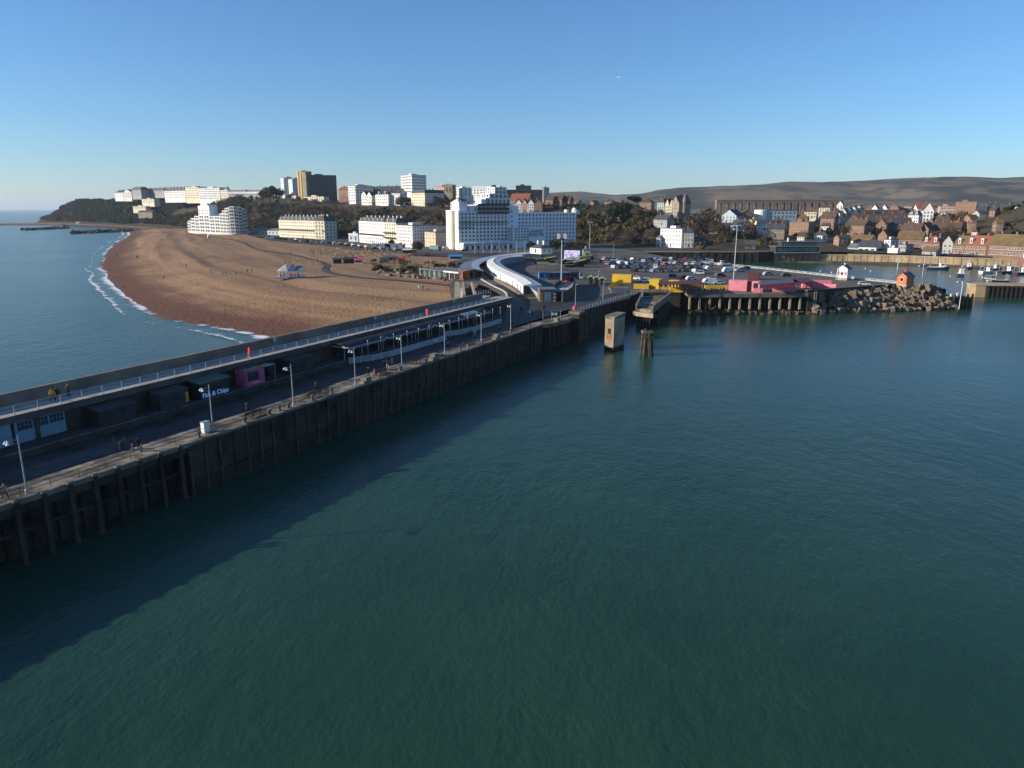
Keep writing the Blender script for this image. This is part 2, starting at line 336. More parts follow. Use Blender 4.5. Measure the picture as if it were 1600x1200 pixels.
# plain behind the town, up to the foot of the downs
pl = MB(); pl.add([(-700, 2000, 15), (5000, 2000, 15), (7000, 5600, 17), (-700, 5600, 17)], [(0, 1, 2, 3)]); struct(pl.obj('plain', mat('plain_turf', (.10, .085, .045), 1, (.04, .045, .02), .01, 8)))
# ================================================================== the harbour arm (local x = s along it, y = t across it)
M_CONC = mat('weathered_concrete', (.24, .205, .155), .9, (.09, .078, .06), .35, 8, .03, 3)
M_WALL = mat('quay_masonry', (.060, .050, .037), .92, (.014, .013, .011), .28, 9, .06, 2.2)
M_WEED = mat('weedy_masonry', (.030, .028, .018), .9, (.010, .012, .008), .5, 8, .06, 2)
M_ASPH = mat('asphalt', (.036, .035, .035), .7, (.018, .018, .019), .25, 8, .01, 6, spec=.4)
M_APRON = mat('worn_apron_concrete', (.30, .25, .18), .9, (.06, .05, .04), .26, 10, .02, 2, contrast=(.42, .62))
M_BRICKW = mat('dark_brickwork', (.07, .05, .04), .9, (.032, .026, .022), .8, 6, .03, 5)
M_PAVE = mat('promenade_paving', (.40, .37, .33), .85, (.27, .25, .22), .5, 6)
M_TIMB = mat('wet_timber', (.10, .075, .05), .85, (.035, .028, .02), .9, 6, .03, 4)
M_WHITE = mat('white_paint', (.78, .77, .73), .6, (.62, .61, .57), .3, 5)
M_DKMET = mat('dark_painted_metal', (.03, .033, .038), .5, None, .8, 4, metal=.0)
M_GALV = mat('galvanised_steel', (.42, .43, .44), .45, (.3, .31, .32), 1.5, 4, metal=.3)
M_RUST = mat('rusty_iron', (.19, .085, .04), .9, (.07, .04, .025), 1.2, 7)
M_GLASS = mat('window_glass', (.03, .04, .05), .08, (.018, .022, .03), .3, 2, spec=.6)
M_BLACK = mat('black_paint', (.018, .018, .02), .6)
arm = MB()
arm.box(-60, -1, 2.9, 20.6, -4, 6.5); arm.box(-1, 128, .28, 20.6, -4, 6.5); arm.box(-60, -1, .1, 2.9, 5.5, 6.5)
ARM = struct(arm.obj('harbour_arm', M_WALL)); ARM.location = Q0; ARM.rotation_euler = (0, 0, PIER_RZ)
def arm_part(name, mb, m, **k): return mb.obj(name, m, ARM, **k)
arm_part('apron', MB().box(-60, 128, .62, 4.6, 6.5, 6.508), M_APRON)
arm_part('roadway', MB().box(-60, 128, 4.6, 12.2, 6.5, 6.504), M_ASPH)
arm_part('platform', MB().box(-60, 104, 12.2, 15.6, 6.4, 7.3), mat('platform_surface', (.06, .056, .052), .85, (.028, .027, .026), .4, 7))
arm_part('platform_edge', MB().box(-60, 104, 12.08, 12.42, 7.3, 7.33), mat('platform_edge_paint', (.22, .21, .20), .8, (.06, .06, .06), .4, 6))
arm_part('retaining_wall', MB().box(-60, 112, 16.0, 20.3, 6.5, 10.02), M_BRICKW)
arm_part('promenade', MB().box(-60, 116, 15.2, 20.3, 10.02, 10.7), M_PAVE)
arm_part('fascia', MB().box(-60, 116, 15.12, 15.2, 9.9, 10.72), mat('fascia_concrete', (.10, .095, .09), .85, (.05, .048, .045), .3, 6))
arm_part('parapet', MB().box(-60, 108, 20.3, 20.95, 9.2, 12.2), mat('parapet_concrete', (.22, .18, .14), .9, (.12, .10, .08), .2, 8))
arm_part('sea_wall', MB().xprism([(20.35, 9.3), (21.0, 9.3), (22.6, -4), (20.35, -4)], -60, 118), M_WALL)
for k in range(18):                                       # pillars that carry the promenade
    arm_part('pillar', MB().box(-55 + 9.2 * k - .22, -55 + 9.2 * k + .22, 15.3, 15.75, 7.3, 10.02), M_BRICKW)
capm = MB(); capm.box(-.36, .36, -.12, .72, 6.52, 6.7).box(-.26, .26, .02, .58, 6.7, 6.76)
colm = MB(); colm.box(-.24, .24, 0, .5, -3, 6.52); capme = capm.mesh('pile_cap', M_CONC); colme = colm.mesh('pile', M_WALL)
bracm = MB().box(-1.3, 1.3, .12, .42, 5.2, 5.5).box(-1.3, 1.3, .55, .9, 3.0, 3.3).mesh('brace', M_WALL)
COLS = [-2.2 - 2.62 * k for k in range(20)]
for sx in COLS:                                           # the open, piled part of the arm
    c = link('pile', colme, ARM, (sx, -.12, 0)); link('pile_cap', capme, c); link('brace', bracm, ARM, (sx - 1.31, 0, 0))
    bk = link('pile', colme, ARM, (sx, 2.4, -.9))
arm_part('edge_beam', MB().box(-60, -1, -.02, .6, 6.1, 6.62), M_CONC)
rr = random.Random(3)
for k in range(58):                                       # cast wall bays with open joints
    s0 = -1 + 2.22 * k
    if 101 < s0 < 117: continue
    d = rr.uniform(0, .2); top = 6.25 + rr.uniform(-.05, .05)
    arm_part('wall_bay', MB().box(s0 + .05, s0 + 2.17, d, .3, 2.0 + rr.uniform(-.3, .3), top), M_WALL)
    arm_part('wall_bay', MB().box(s0 + .03, s0 + 2.19, -.06 + d, .3, -3, 1.95), M_WEED)
    arm_part('coping_stone', MB().box(s0 + .02, s0 + 2.2, -.12 + rr.uniform(0, .08), .66, 6.26, 6.56 + rr.uniform(-.03, .07)), M_CONC)
    if rr.random() < .85: arm_part('fender', MB().box(s0 - .12, s0 + .12, -.16, .12, -2.5, 6.1 + rr.uniform(-.6, .1)), M_TIMB)
# ---- promenade railing: white posts and wires
def railing(name, label, pts, n, h, r, m, rails=2, post='post', mm=None, group=None):
    a = Vector(pts[0]); t = thing(name, label, 'railing', a, group=group); pts = [Vector(p) - a for p in pts]
    L = [0]
    for p, q in zip(pts[:-1], pts[1:]): L.append(L[-1] + (q - p).length)
    pm = MB().tube((0, 0, 0), (0, 0, h), r, r, 6).mesh(post, m); rb = MB()
    for i in range(n):
        d = L[-1] * i / (n - 1); k = max(j for j in range(len(L) - 1) if L[j] <= d + 1e-6); f = (d - L[k]) / (L[k + 1] - L[k])
        link(post, pm, t, pts[k].lerp(pts[k + 1], min(f, 1)))
    for j in range(rails):
        rb = MB(); z = h * (1 - j * .9 / rails) - .03
        for p, q in zip(pts[:-1], pts[1:]): rb.tube(p + Vector((0, 0, z)), q + Vector((0, 0, z)), r * .6, r * .6, 4)
        rb.obj('rail', mm or m, t)
    return t
railing('railing', 'white posted railing along the upper promenade of the harbour arm', [ST(-46, 15.45, 10.7), ST(112, 15.45, 10.7)], 60, 1.15, .055, M_GALV, 2)
railing('railing', 'thin wire railing along the near quay edge of the harbour arm', [ST(-46, .95, 6.5), ST(-2, .95, 6.5), ST(98, .85, 6.55)], 50, .95, .03, M_DKMET, 2)
# ---- lamp posts on the quay
def quay_lamp():
    root = link('lamp_post', None)
    MB().lathe([(.17, 0), (.17, .5), (.085, .6), (.06, 6.0), (.0, 6.05)], 8).obj('pole', M_GALV, root)
    arm_ = MB().tube((0, 0, 5.62), (-1.35, 0, 5.78), .045).tube((-.55, 0, 5.35), (0, 0, 5.2), .03).tube((-.55, 0, 5.35), (-1.1, 0, 5.74), .03).obj('arm', M_GALV, root)
    for dx, dy in ((-1.25, -.25), (-1.0, .28)):
        MB().tube((dx, dy, 5.72), (dx, dy * .2, 5.76), .03).tube((dx, dy, 5.74), (dx - .1, dy * 1.15, 5.44), .07, .18, 9).obj('lantern', M_WHITE, root)
    return root
LPS = [(-18.9, 1.0), (3.9, 1.4), (17.5, .9), (31.4, 1.0), (44.3, 1.2), (59.3, 1.8), (74.5, 2.2), (89.9, 3.0)]
q = quay_lamp()
for i, (s_, t_) in enumerate(LPS):
    o = q if i == 0 else copy_tree(q)
    o.location = ST(s_, t_, 6.5); o.rotation_euler = (0, 0, PIER_RZ + R(10) + .1 * math.sin(i * 5))
    tag(o, ['grey quay lamp post with two lanterns, nearest to the bottom left corner', 'grey quay lamp post with a white cabinet at its foot', 'grey quay lamp post in front of the pink kiosk'][i] if i < 3 else 'grey quay lamp post, %s from the near end of the harbour arm' % ORD[i], 'lamp post', 'quay lamp posts')
cb = thing('cabinet', 'white electric cabinet at the foot of a quay lamp post', 'cabinet', ST(3.2, 1.9, 6.5), PIER_RZ)
MB().box(-.45, .45, -.3, .3, 0, 1.35).obj('body', M_WHITE, cb); MB().box(-.5, .5, -.35, .35, 1.35, 1.42).obj('lid', M_GALV, cb); MB().box(-.38, -.02, -.33, -.3, .1, 1.25).obj('door', M_WHITE, cb)
# ---- benches
M_SLAT = mat('bench_slats', (.075, .045, .03), .8, (.04, .028, .02), 1.5)
def bench():
    b = link('bench', None)
    for j in range(3): MB().box(-1.55, 1.55, -.42 + .29 * j, -.17 + .29 * j, .44, .50).obj('slat', M_SLAT, b)
    for j in range(2): MB().box(-1.55, 1.55, .44, .49, .62 + .2 * j, .78 + .2 * j).obj('slat', M_SLAT, b)
    for x in (-1.2, 0, 1.2):
        MB().box(x - .05, x + .05, -.38, -.3, 0, .44).box(x - .05, x + .05, .34, .42, 0, .98).box(x - .04, x + .04, -.38, .42, .36, .44).obj('leg', M_DKMET, b)
    return b
b0 = bench()
for i, (s_, t_) in enumerate([(10.7, 2.0), (22.6, 2.0), (39.2, 2.3), (49.5, 2.1), (56.0, 2.6), (69.0, 3.0), (82.5, 3.4)]):
    o = b0 if i == 0 else copy_tree(b0); o.location = ST(s_, t_, 6.508); o.rotation_euler = (0, 0, PIER_RZ + R(180) + .06 * math.sin(i * 3))
    tag(o, 'dark slatted bench on the quay, %s from the near end' % ORD[i], 'bench', 'benches along the quay')
# ---- bollards and loose blocks on the quay edge
bo = MB().lathe([(.34, 0), (.34, .08), (.2, .14), (.17, .5), (.30, .58), (.31, .72), (.12, .82)], 10).mesh('bollard', mat('bollard_iron', (.16, .16, .17), .6, (.07, .06, .055), 2))
for i, s_ in enumerate([1.2, 8.2, 12.6, 14.6, 16.2, 21, 25.4, 33, 37, 43, 51, 63, 66.5, 72, 85, 95]):
    o = link('bollard', bo, None, ST(s_, .55 if i % 3 else .75, 6.56)); tag(o, 'squat iron mooring bollard on the quay edge, %s from the near end' % ORD[i], 'bollard', 'mooring bollards on the quay edge')
for i, (s_, l_, h_) in enumerate([(33.4, 1.3, .9), (53.6, 1.5, 1.15), (78.2, 1.4, 1.0)]):
    o = MB().box(-l_ / 2, l_ / 2, -.55, .55, 0, h_).box(-l_ / 2 - .5, -l_ / 2, -.5, .5, 0, h_ * .5).obj('concrete_block', M_CONC); o.location = ST(s_, .5, 6.56); o.rotation_euler = (0, 0, PIER_RZ)
    tag(o, 'pale concrete mooring block on the quay edge, %s from the near end' % ORD[i], 'block', 'concrete blocks on the quay edge')
# short white posts standing where the piled quay begins
pm = MB().lathe([(.09, 0), (.08, .95), (.0, 1.02)], 7).mesh('post', M_CONC)
for i, (u, v) in enumerate([(160, 697), (178, 695), (195, 695), (208, 706), (222, 706)]):
    tag(link('post', pm, None, P(u, v, 6.5)), 'short pale post on the dark quay, %s from the left' % ORD[i], 'post', 'posts on the dark quay')
# ---- station canopies on the platform
M_ROOF = mat('canopy_roofing', (.022, .026, .032), .6, (.012, .015, .02), .4, 6, spec=.25)
M_POLY = mat('canopy_rooflight', (.40, .44, .46), .35, (.22, .25, .28), .8, 3)
def canopy(label, s0, s1, lights=()):
    c = thing('platform_canopy', label, 'canopy', ST(s0, 0, 7.3), PIER_RZ, 'station canopies under the promenade')
    L = s1 - s0; prof = [(11.2, 2.30), (11.3, 2.42), (12.2, 2.78), (13.2, 2.95), (14.2, 2.92), (15.0, 2.78), (15.0, 2.66), (14.2, 2.8), (13.2, 2.83), (12.2, 2.66), (11.3, 2.3)]
    MB().xprism(prof, 0, L).obj('roof', M_ROOF, c)
    MB().box(-.04, 0, 11.2, 15.0, 2.3, 2.5).obj('end_board', M_GALV, c)
    MB().box(0, L, 11.1, 11.16, 2.05, 2.42).obj('valance', mat('valance_paint', (.22, .25, .28), .7), c)
    n = max(2, int(L / 3.1))
    for i in range(n):
        x = .5 + (L - 1) * i / (n - 1)
        MB().tube((x, 12.6, 0), (x, 12.6, 2.8), .09).tube((x, 12.6, 2.0), (x, 11.5, 2.5), .05, .05, 5).obj('post', M_GALV, c)
    for i in range(int(L / 2.4)):
        x = 1.0 + 2.4 * i
        if x + 1.7 < L: MB().box(x, x + 1.7, 15.05, 15.2, .1, 1.9).obj('shop_window', M_GLASS, c)
    for (a, b) in lights: MB().xprism([(11.6, 2.58), (12.2, 2.82), (13.2, 3.0), (13.2, 2.97), (12.2, 2.79), (11.6, 2.55)], a, b).obj('rooflight', M_POLY, c)
    return c
canopy('dark curved station canopy nearest the near end of the arm', 42.5, 53.5)
canopy('dark curved station canopy with a white end board, second from the near end', 54, 64.6)
canopy('short dark station canopy between two longer canopies', 65, 70.4)
canopy('dark curved station canopy, fourth from the near end', 71, 83.4)
canopy('dark station canopy with pale rooflights at the town end of the arm', 83.9, 95.5, ((.4, 1.9), (2.2, 3.8), (4.2, 5.6), (6.0, 7.0)))
# ---- white picket fences in front of the canopies
def picket(label, pts):
    a = Vector(pts[0]); t = thing('picket_fence', label, 'fence', a, group='white fences before the canopies'); k = 0
    for p, q_ in zip(pts[:-1], pts[1:]):
        p = Vector(p) - a; q_ = Vector(q_) - a; n = max(1, round((q_ - p).length / 1.9)); d = (q_ - p) / n; nn = Vector((-d.y, d.x, 0)).normalized() * .03
        for i in range(n):
            b = p + d * i; e = b + d * .97; mb = MB(); m_ = 9
            for j in range(m_):
                c = b.lerp(e, (j + .5) / m_); mb.obox(c + Vector((0, 0, .08)), d.normalized() * .075, nn, 1.12)
            mb.obox(b.lerp(e, .5) + Vector((0, 0, .3)), (e - b) / 2, nn * 1.7, .09).obox(b.lerp(e, .5) + Vector((0, 0, .95)), (e - b) / 2, nn * 1.7, .09)
            mb.obox(b, d.normalized() * .06, nn * 2, 1.3)
            mb.obj('fence_panel', mat('blue_grey_fence_paint', (.42, .45, .48), .8, (.30, .33, .36), .6), t)  # fence panels in mottled pale blue-grey
    return t
picket('white picket fence curving before the nearest canopies', [ST(43.5, 12.0, 6.51), ST(47.5, 10.0, 6.51), ST(52, 9.3, 6.51), ST(72, 9.2, 6.51), ST(74, 10.5, 6.51)])
picket('white picket fence before the canopies at the town end', [ST(75.5, 12.0, 6.51), ST(78, 10.4, 6.51), ST(83, 9.6, 6.51), ST(98, 9.6, 6.51)])
fp = MB().lathe([(.08, 0), (.055, .3), (.045, 3.7), (0, 3.72)], 7).mesh('pole', M_GALV)
for i in range(15):                                       # slim poles that carry strings of lamps
    o = thing('festoon_pole', 'slim white pole before the station canopies, %s from the near end' % ORD[i], 'pole', ST(47.2 + 3.95 * i, 10.6 - (.4 if i > 2 else 0), 6.5), PIER_RZ, 'festoon poles')
    link('pole', fp, o); MB().lathe([(.08, 3.72), (.09, 3.82), (.05, 3.9)], 7).obj('cap', M_WHITE, o)
# ---- kiosks and shop fronts under the promenade
M_BLUE = mat('pale_blue_paint', (.15, .26, .34), .6, (.11, .20, .27), .4)
def text(name, body, size, m, parent, loc, rot, align='CENTER', extrude=.012, bold=0):
    cu = bpy.data.curves.new(name, 'FONT'); cu.body = body; cu.size = size; cu.align_x = align; cu.align_y = 'CENTER'; cu.extrude = extrude; cu.offset = bold
    o = bpy.data.objects.new('tmp', cu); COL.objects.link(o); dg = bpy.context.evaluated_depsgraph_get(); me = bpy.data.meshes.new_from_object(o.evaluated_get(dg))
    bpy.data.objects.remove(o); me.materials.clear(); me.materials.append(m); t = link(name, me, parent, loc); t.rotation_euler = rot; return t
sh = thing('shop_front', 'pale blue shop front with rows of small panes at the left edge', 'shop', ST(-17, 15.3, 7.3), PIER_RZ)
for j, (x0, x1) in enumerate([(-6, 5.2), (5.6, 11.4)]):
    pn = MB().box(x0, x1, .2, .5, 0, 2.68).obj('panel', M_BLUE, sh); MB().box(x0, x1, .14, .2, 1.2, 1.32).obj('sill', M_BLUE, pn)
    for k in range(4 if j == 0 else 3):
        w0 = x0 + .3 + k * 1.85
        for a in range(4):
            for b_ in range(2): MB().box(w0 + a * .42, w0 + a * .42 + .34, .165, .2, 1.45 + b_ * .52, 1.9 + b_ * .52).obj('pane', M_GLASS, pn)
kk = thing('kiosk', 'dark kiosk with a sign reading Fish & Chips', 'kiosk', ST(12.0, 12.9, 7.3), PIER_RZ)
MB().box(0, 5.2, 0, 2.2, 0, 2.2).obj('body', mat('kiosk_dark', (.02, .028, .03), .6), kk); MB().xprism([(-.35, 2.25), (2.3, 2.55), (2.3, 2.62), (-.35, 2.32)], -.2, 5.4).obj('roof', mat('kiosk_roof', (.14, .15, .13), .8), kk)
MB().box(.4, 4.8, -.03, 0, .95, 1.75).obj('hatch', M_GLASS, kk)
MB().box(.0, 5.2, -.09, -.04, 0, .9).obj('sign_board', mat('sign_navy', (.012, .03, .07), .5), kk)
text('lettering', 'Fish & Chips', .92, glow('sign_letters', (.35, .62, .9), .12), kk, (2.6, -.11, .46), (R(90), 0, 0), bold=.012)
def hut(name, label, s_, t_, w_, d_, h_, m, roof, extra=None, z=7.3):
    k = thing(name, label, 'kiosk', ST(s_, t_, z), PIER_RZ); MB().box(0, w_, 0, d_, 0, h_).obj('body', m, k)
    MB().xprism([(-.25, h_ + .02), (d_ + .1, h_ + .22), (d_ + .1, h_ + .3), (-.25, h_ + .1)], -.15, w_ + .15).obj('roof', roof, k)
    MB().box(.3, w_ * .7, -.03, 0, .95, h_ - .3).obj('hatch', M_GLASS, k); MB().box(.25, w_ * .72, -.35, 0, .86, .93).obj('counter', roof, k); return k
M_PINKK = mat('pink_kiosk_paint', (.48, .10, .22), .6, (.40, .08, .18), .5); M_DKROOF = mat('dark_roof_felt', (.05, .055, .06), .8)
ph = hut('kiosk', 'pink kiosk with a grey side awning under the promenade', 20.4, 12.8, 3.6, 2.3, 2.5, M_PINKK, M_DKROOF)
MB().box(.9, 2.7, -.05, 0, 2.22, 2.36).box(1.1, 2.5, -.05, 0, .3, .5).obj('sign_strip', mat('pale_letters', (.55, .35, .5), .7), ph); MB().box(3.65, 6.2, .1, 2.0, 2.35, 2.42).obj('awning', M_GALV, ph)
for x in (3.8, 6.1): MB().tube((x, .15, 0), (x, .15, 2.36), .04).obj('awning_post', M_GALV, ph)
hut('kiosk', 'dark kiosk with a yellow panel, left of the fish kiosk', 5.6, 12.9, 4.4, 2.2, 2.1, mat('kiosk_slate', (.03, .04, .05), .7), M_DKROOF)
o = MB().box(9.3 - 5.6 + .2, 9.3 - 5.6 + .7, -.08, -.03, .3, 1.7).obj('panel', mat('yellow_panel', (.5, .36, .04), .6), [c for c in COL.objects if c.get('label') == 'dark kiosk with a yellow panel, left of the fish kiosk'][0])
hut('kiosk', 'low black kiosk beyond the pale blue shop front', -3.0, 13.0, 5.0, 2.1, 2.0, mat('kiosk_black', (.03, .03, .034), .7), M_DKROOF)
hut('kiosk', 'dark green kiosk between the pink kiosk and the canopies', 30, 13.0, 5.5, 2.1, 2.2, mat('kiosk_green', (.02, .04, .035), .7), M_DKROOF)
# brick bay between the shops
for i, (a, b_) in enumerate([(-5.4, -3.4), (1.0, 4.6), (28.0, 29.6), (36.5, 41.5)]):
    arm_part('brick_bay', MB().box(a, b_, 15.7, 16.0, 7.3, 10.02), M_BRICKW)
# ---- lifebuoy housings
def lifebuoy(label, loc, c):
    t = thing('lifebuoy_stand', label, 'lifebuoy', loc, PIER_RZ + R(60), 'lifebuoys'); MB().tube((0, 0, 0), (0, 0, 1.0), .05).obj('post', M_WHITE, t)
    ring = MB(); n = 14; 
    for i in range(n):
        a0 = 2 * math.pi * i / n; a1 = 2 * math.pi * (i + 1) / n
        ring.tube((.42 * math.cos(a0), -.08, 1.05 + .55 * math.sin(a0)), (.42 * math.cos(a1), -.08, 1.05 + .55 * math.sin(a1)), .17, .17, 7)
    ring.obj('ring', c, t); p = MB().lathe([(.40, -.06), (.44, 0), (.40, .06)], 14).obj('back_plate', c, t)
    p.rotation_euler = (R(90), 0, 0); p.location = (0, .02, 1.05); p.scale = (1, 1.25, 1); return t
M_RED = mat('lifebuoy_red', (.55, .03, .03), .5, (.42, .02, .02), 1); M_PKR = mat('lifebuoy_pink', (.62, .06, .20), .5, None, 1)
lifebuoy('red lifebuoy on the promenade above the pink kiosk', ST(24.6, 16.2, 10.7), M_RED)
lifebuoy('red lifebuoy on the promenade above the canopies', ST(75.4, 16.2, 10.7), M_RED)
lifebuoy('bright pink lifebuoy on the quay edge near the landing stage', ST(124, 1.2, 6.5), M_PKR)
sg = MB().tube((0, 0, 0), (0, 0, 1.9), .05).box(-.4, .4, -.05, -.02, .9, 1.5).mesh('sign', M_GALV)
for i, s_ in enumerate([34, 62, 93]): tag(link('notice_board', sg, None, ST(s_, 20.0, 10.7), PIER_RZ), 'small pale notice board against the parapet, %s from the near end' % ORD[i], 'sign', 'notices on the promenade')
# ---- the landing stage, the big block and the quay towards the ramp
ls = thing('landing_stage', 'broken concrete landing stage with dark piles below', 'landing stage', ST(101, 0, 0), PIER_RZ)
MB().prism([(0, .3), (15.5, .3), (15.5, -1.9), (9, -2.3), (3.5, -1.6), (0, -.3)], 5.6, 6.45).obj('deck', M_CONC, ls)
for i in range(6): MB().box(1.2 + 2.5 * i, 1.6 + 2.5 * i, -1.5, -1.1, -3, 5.6).obj('pile', M_TIMB, ls)
MB().box(.2, 15.5, -.6, .26, -3, 5.0).obj('back_wall', M_WEED, ls); MB().box(6, 7.4, -1.4, -.2, 6.45, 7.3).obj('stub', M_CONC, ls)
MB().box(9.8, 10.2, -1.7, -1.5, 2.5, 4.9).obj('ladder', M_RUST, ls)
bb = thing('concrete_block', 'tall square concrete block rising from the water beside the landing stage', 'block', ST(119.4, -1.6, 0), PIER_RZ)
MB().prism([(-1.7, -1.3), (1.7, -1.5), (1.9, 1.5), (-1.7, 1.7)], -3, 6.9).obj('body', M_WALL, bb); MB().prism([(-1.8, -1.4), (1.8, -1.6), (2.0, 1.6), (-1.8, 1.7)], [6.9, 7.0, 7.2, 7.0], [7.5, 7.4, 7.7, 7.6]).obj('cap', M_CONC, bb)
MB().box(2.3, 2.9, -1.6, 1.2, -3, 7.1).box(3.4, 4.0, -1.6, .9, -3, 6.6).obj('fender', M_TIMB, bb)
# ---- concrete pillar and timber dolphin standing in the water
M_PIL = mat('pillar_concrete', (.42, .34, .25), .9, (.24, .18, .12), .45, 8, .04, 2)
pz = ZA(493, 173)
pb = P(958, 549, 0); pl_ = thing('concrete_pillar', 'tall rust-stained concrete pillar standing in the water', 'pillar', pb, R(0))
a = Vector((-1.95, 1.35, 0)); bvec = Vector((3.3, 4.7, 0))
base = [Vector((0, 0, 0)), bvec, bvec + a, a]
MB().prism([(p.x, p.y) for p in base], -3, pz - .75).obj('shaft', M_PIL, pl_)
MB().prism([(p.x, p.y) for p in [Vector((.1, -.15, 0)), bvec + Vector((.25, .2, 0)), bvec + a + Vector((-.1, .2, 0)), a + Vector((-.15, 0, 0))]], [pz - .75] * 4, [pz - .2, pz + .25, pz + .2, pz]).obj('cap', M_CONC, pl_)
nrm = Vector((-a.y, a.x, 0)).normalized() * (1 if True else -1); nrm = nrm if nrm.y < 0 else -nrm
MB().obox(a * .5 + nrm * .02 + Vector((0, 0, 4.2)), a * .17, nrm * .05, 1.3).obj('opening', M_BLACK, pl_)
MB().obox(a * .5 + nrm * .012 + Vector((0, 0, 2.6)), a * .3, nrm * .02, 1.6).obj('rust_stain', mat('rust_stain', (.30, .13, .05), .95, (.40, .30, .2), .7), pl_)
MB().prism([(p.x, p.y) for p in [Vector((.06, -.08, 0)), bvec + Vector((.08, .06, 0)), bvec + a + Vector((-.06, .06, 0)), a + Vector((-.08, 0, 0))]], -3, .9).obj('weed_band', M_WEED, pl_)
db = P(1010, 555, 0); dl = thing('timber_dolphin', 'cluster of old timber piles bound together in the water', 'mooring dolphin', db)
dz = ZA(515, db.y)
for i in range(8):
    q_ = 2 * math.pi * i / 8 + .3; MB().tube((1.75 * math.cos(q_), 1.5 * math.sin(q_), -3), (1.05 * math.cos(q_), .95 * math.sin(q_), dz - .2 + .3 * math.sin(i * 4)), .26, .22, 7).obj('pile', M_TIMB, dl)
MB().tube((0, 0, -3), (0, 0, dz - .6), .4).obj('king_pile', M_TIMB, dl)
for z in (dz - .75, dz - 1.9): MB().box(-1.25, 1.25, -1.15, -.9, z, z + .5).box(-1.25, 1.25, .9, 1.15, z, z + .5).box(-1.3, -1.05, -.9, .9, z, z + .5).box(1.05, 1.3, -.9, .9, z, z + .5).obj('waling', M_CONC if z > dz - 1 else M_TIMB, dl)
# ================================================================== quays, station and the outer harbour
M_QUAY = mat('quay_ground', (.13, .115, .095), .9, (.06, .055, .05), .06, 10, .02, 2)
M_CARP = mat('car_park_surface', (.12, .10, .085), .9, (.075, .066, .06), .09, 9)
M_STONE = mat('pale_stone', (.46, .37, .25), .9, (.27, .21, .14), .35, 8, .04, 2)
M_STEEL = mat('roof_sheet_grey', (.16, .18, .21), .5, (.11, .13, .15), .3, 4)
QUAY = [(19.5, 197), (38, 232), (43, 241.5), (56, 240.5), (58.5, 247), (97, 247), (97, 239), (141, 262), (147, 264), (132, 300), (118, 336), (96, 381), (86, 452), (86, 474), (62, 560), (-72, 560), (-64, 462), (-36, 440), (-23, 330), (-23, 268), (-18, 215), (-4, 207)]
qs = MB().prism(QUAY, -4, 6.5).obj('quay', [M_QUAY]); struct(qs)
qs.data.materials.append(M_WALL)
for p in qs.data.polygons:
    if abs(p.normal.z) < .5: p.material_index = 1
def sheet_px(name, px, z, m, parent=None):
    pts = [P(u, v, z) for u, v in px]; return MB().add(pts, [tuple(range(len(pts)))]).obj(name, m, parent)
struct(sheet_px('car_park', [(1225, 441), (985, 441), (925, 428), (938, 404), (1085, 404), (1150, 416), (1200, 423)][::-1], 6.512, M_CARP))
struct(sheet_px('quay_road', [(790, 515), (985, 466), (985, 453), (905, 468), (850, 466), (800, 468), (792, 480), (770, 505)], 6.508, M_ASPH))
struct(sheet_px('seafront_road', [(655, 399), (760, 402), (925, 402), (938, 399), (770, 395), (640, 394)][::-1], 6.512, M_ASPH))
# white bay lines on the car park
ln = MB(); 
for (v, n, u0, u1) in ((410, 16, 945, 1100), (416, 14, 950, 1130), (424, 12, 965, 1150), (434, 10, 1000, 1200)):
    for i in range(n):
        a = P(u0 + (u1 - u0) * i / (n - 1), v, 6.516); ln.add([a + Vector((-.06, -2.3, 0)), a + Vector((.06, -2.3, 0)), a + Vector((.06, 2.3, 0)), a + Vector((-.06, 2.3, 0))], [(0, 1, 2, 3)])
CP = [o for o in COL.objects if o.name == 'car_park'][0]
ln.obj('bay_lines', mat('road_paint', (.6, .6, .57), .8, (.3, .3, .28), 1), CP)
# kerb and white rail along the back of the arm
railing('railing', 'low white rail along the inner edge of the harbour arm car park', [Vector((95.4, 380, 6.5)), Vector((117.2, 336, 6.5)), Vector((131.2, 300, 6.5)), Vector((146, 264.5, 6.5))], 34, .9, .09, M_WHITE, 2)
kb = MB()
for a, b in zip([(95.8, 381), (117.7, 336), (131.7, 300)], [(117.7, 336), (131.7, 300), (146.6, 264)]):
    a = Vector((*a, 6.5)); b = Vector((*b, 6.5)); d = (b - a); kb.obox(a.lerp(b, .5), d / 2, Vector((-d.y, d.x, 0)).normalized() * .35, .22)
kb.obj('kerb', mat('kerb_stone', (.52, .50, .45), .9, (.36, .34, .3), .4), qs)
# ---- swept things
def sweep(path, prof, closed=False):
    mb = MB(); k = len(prof); vs = []
    for i, p in enumerate(path):
        d = (path[min(i + 1, len(path) - 1)] - path[max(i - 1, 0)]); n = Vector((-d.y, d.x, 0)).normalized()
        for o, z in prof: vs.append(Vector((p.x, p.y, 0)) + n * o + Vector((0, 0, z)))
    fs = []
    for i in range(len(path) - 1):
        for j in range(k): a = i * k + j; b = i * k + (j + 1) % k; fs.append((a, b, b + k, a + k))
    fs.append(tuple(range(k))[::-1]); fs.append(tuple((len(path) - 1) * k + j for j in range(k)))
    return mb.add(vs, fs)
def spath(px, z, it=2):
    return [Vector((p.x, p.y, 0)) for p in smooth_poly([P(u, v, z).to_2d().to_3d() for u, v in px], it)]
M_CANW = mat('white_canopy_roof', (.76, .74, .70), .6, (.60, .585, .56), .25, 7)
M_CANB = mat('blue_grey_roofing', (.11, .15, .21), .7, (.08, .11, .16), .2, 6, spec=.2)
path = spath([(833, 444), (818, 433.5), (795, 424), (776, 414.5), (770, 407.5), (778, 402.5), (795, 400), (813, 399)], 10.6)
o0 = path[0].copy(); rel = [p - o0 for p in path]
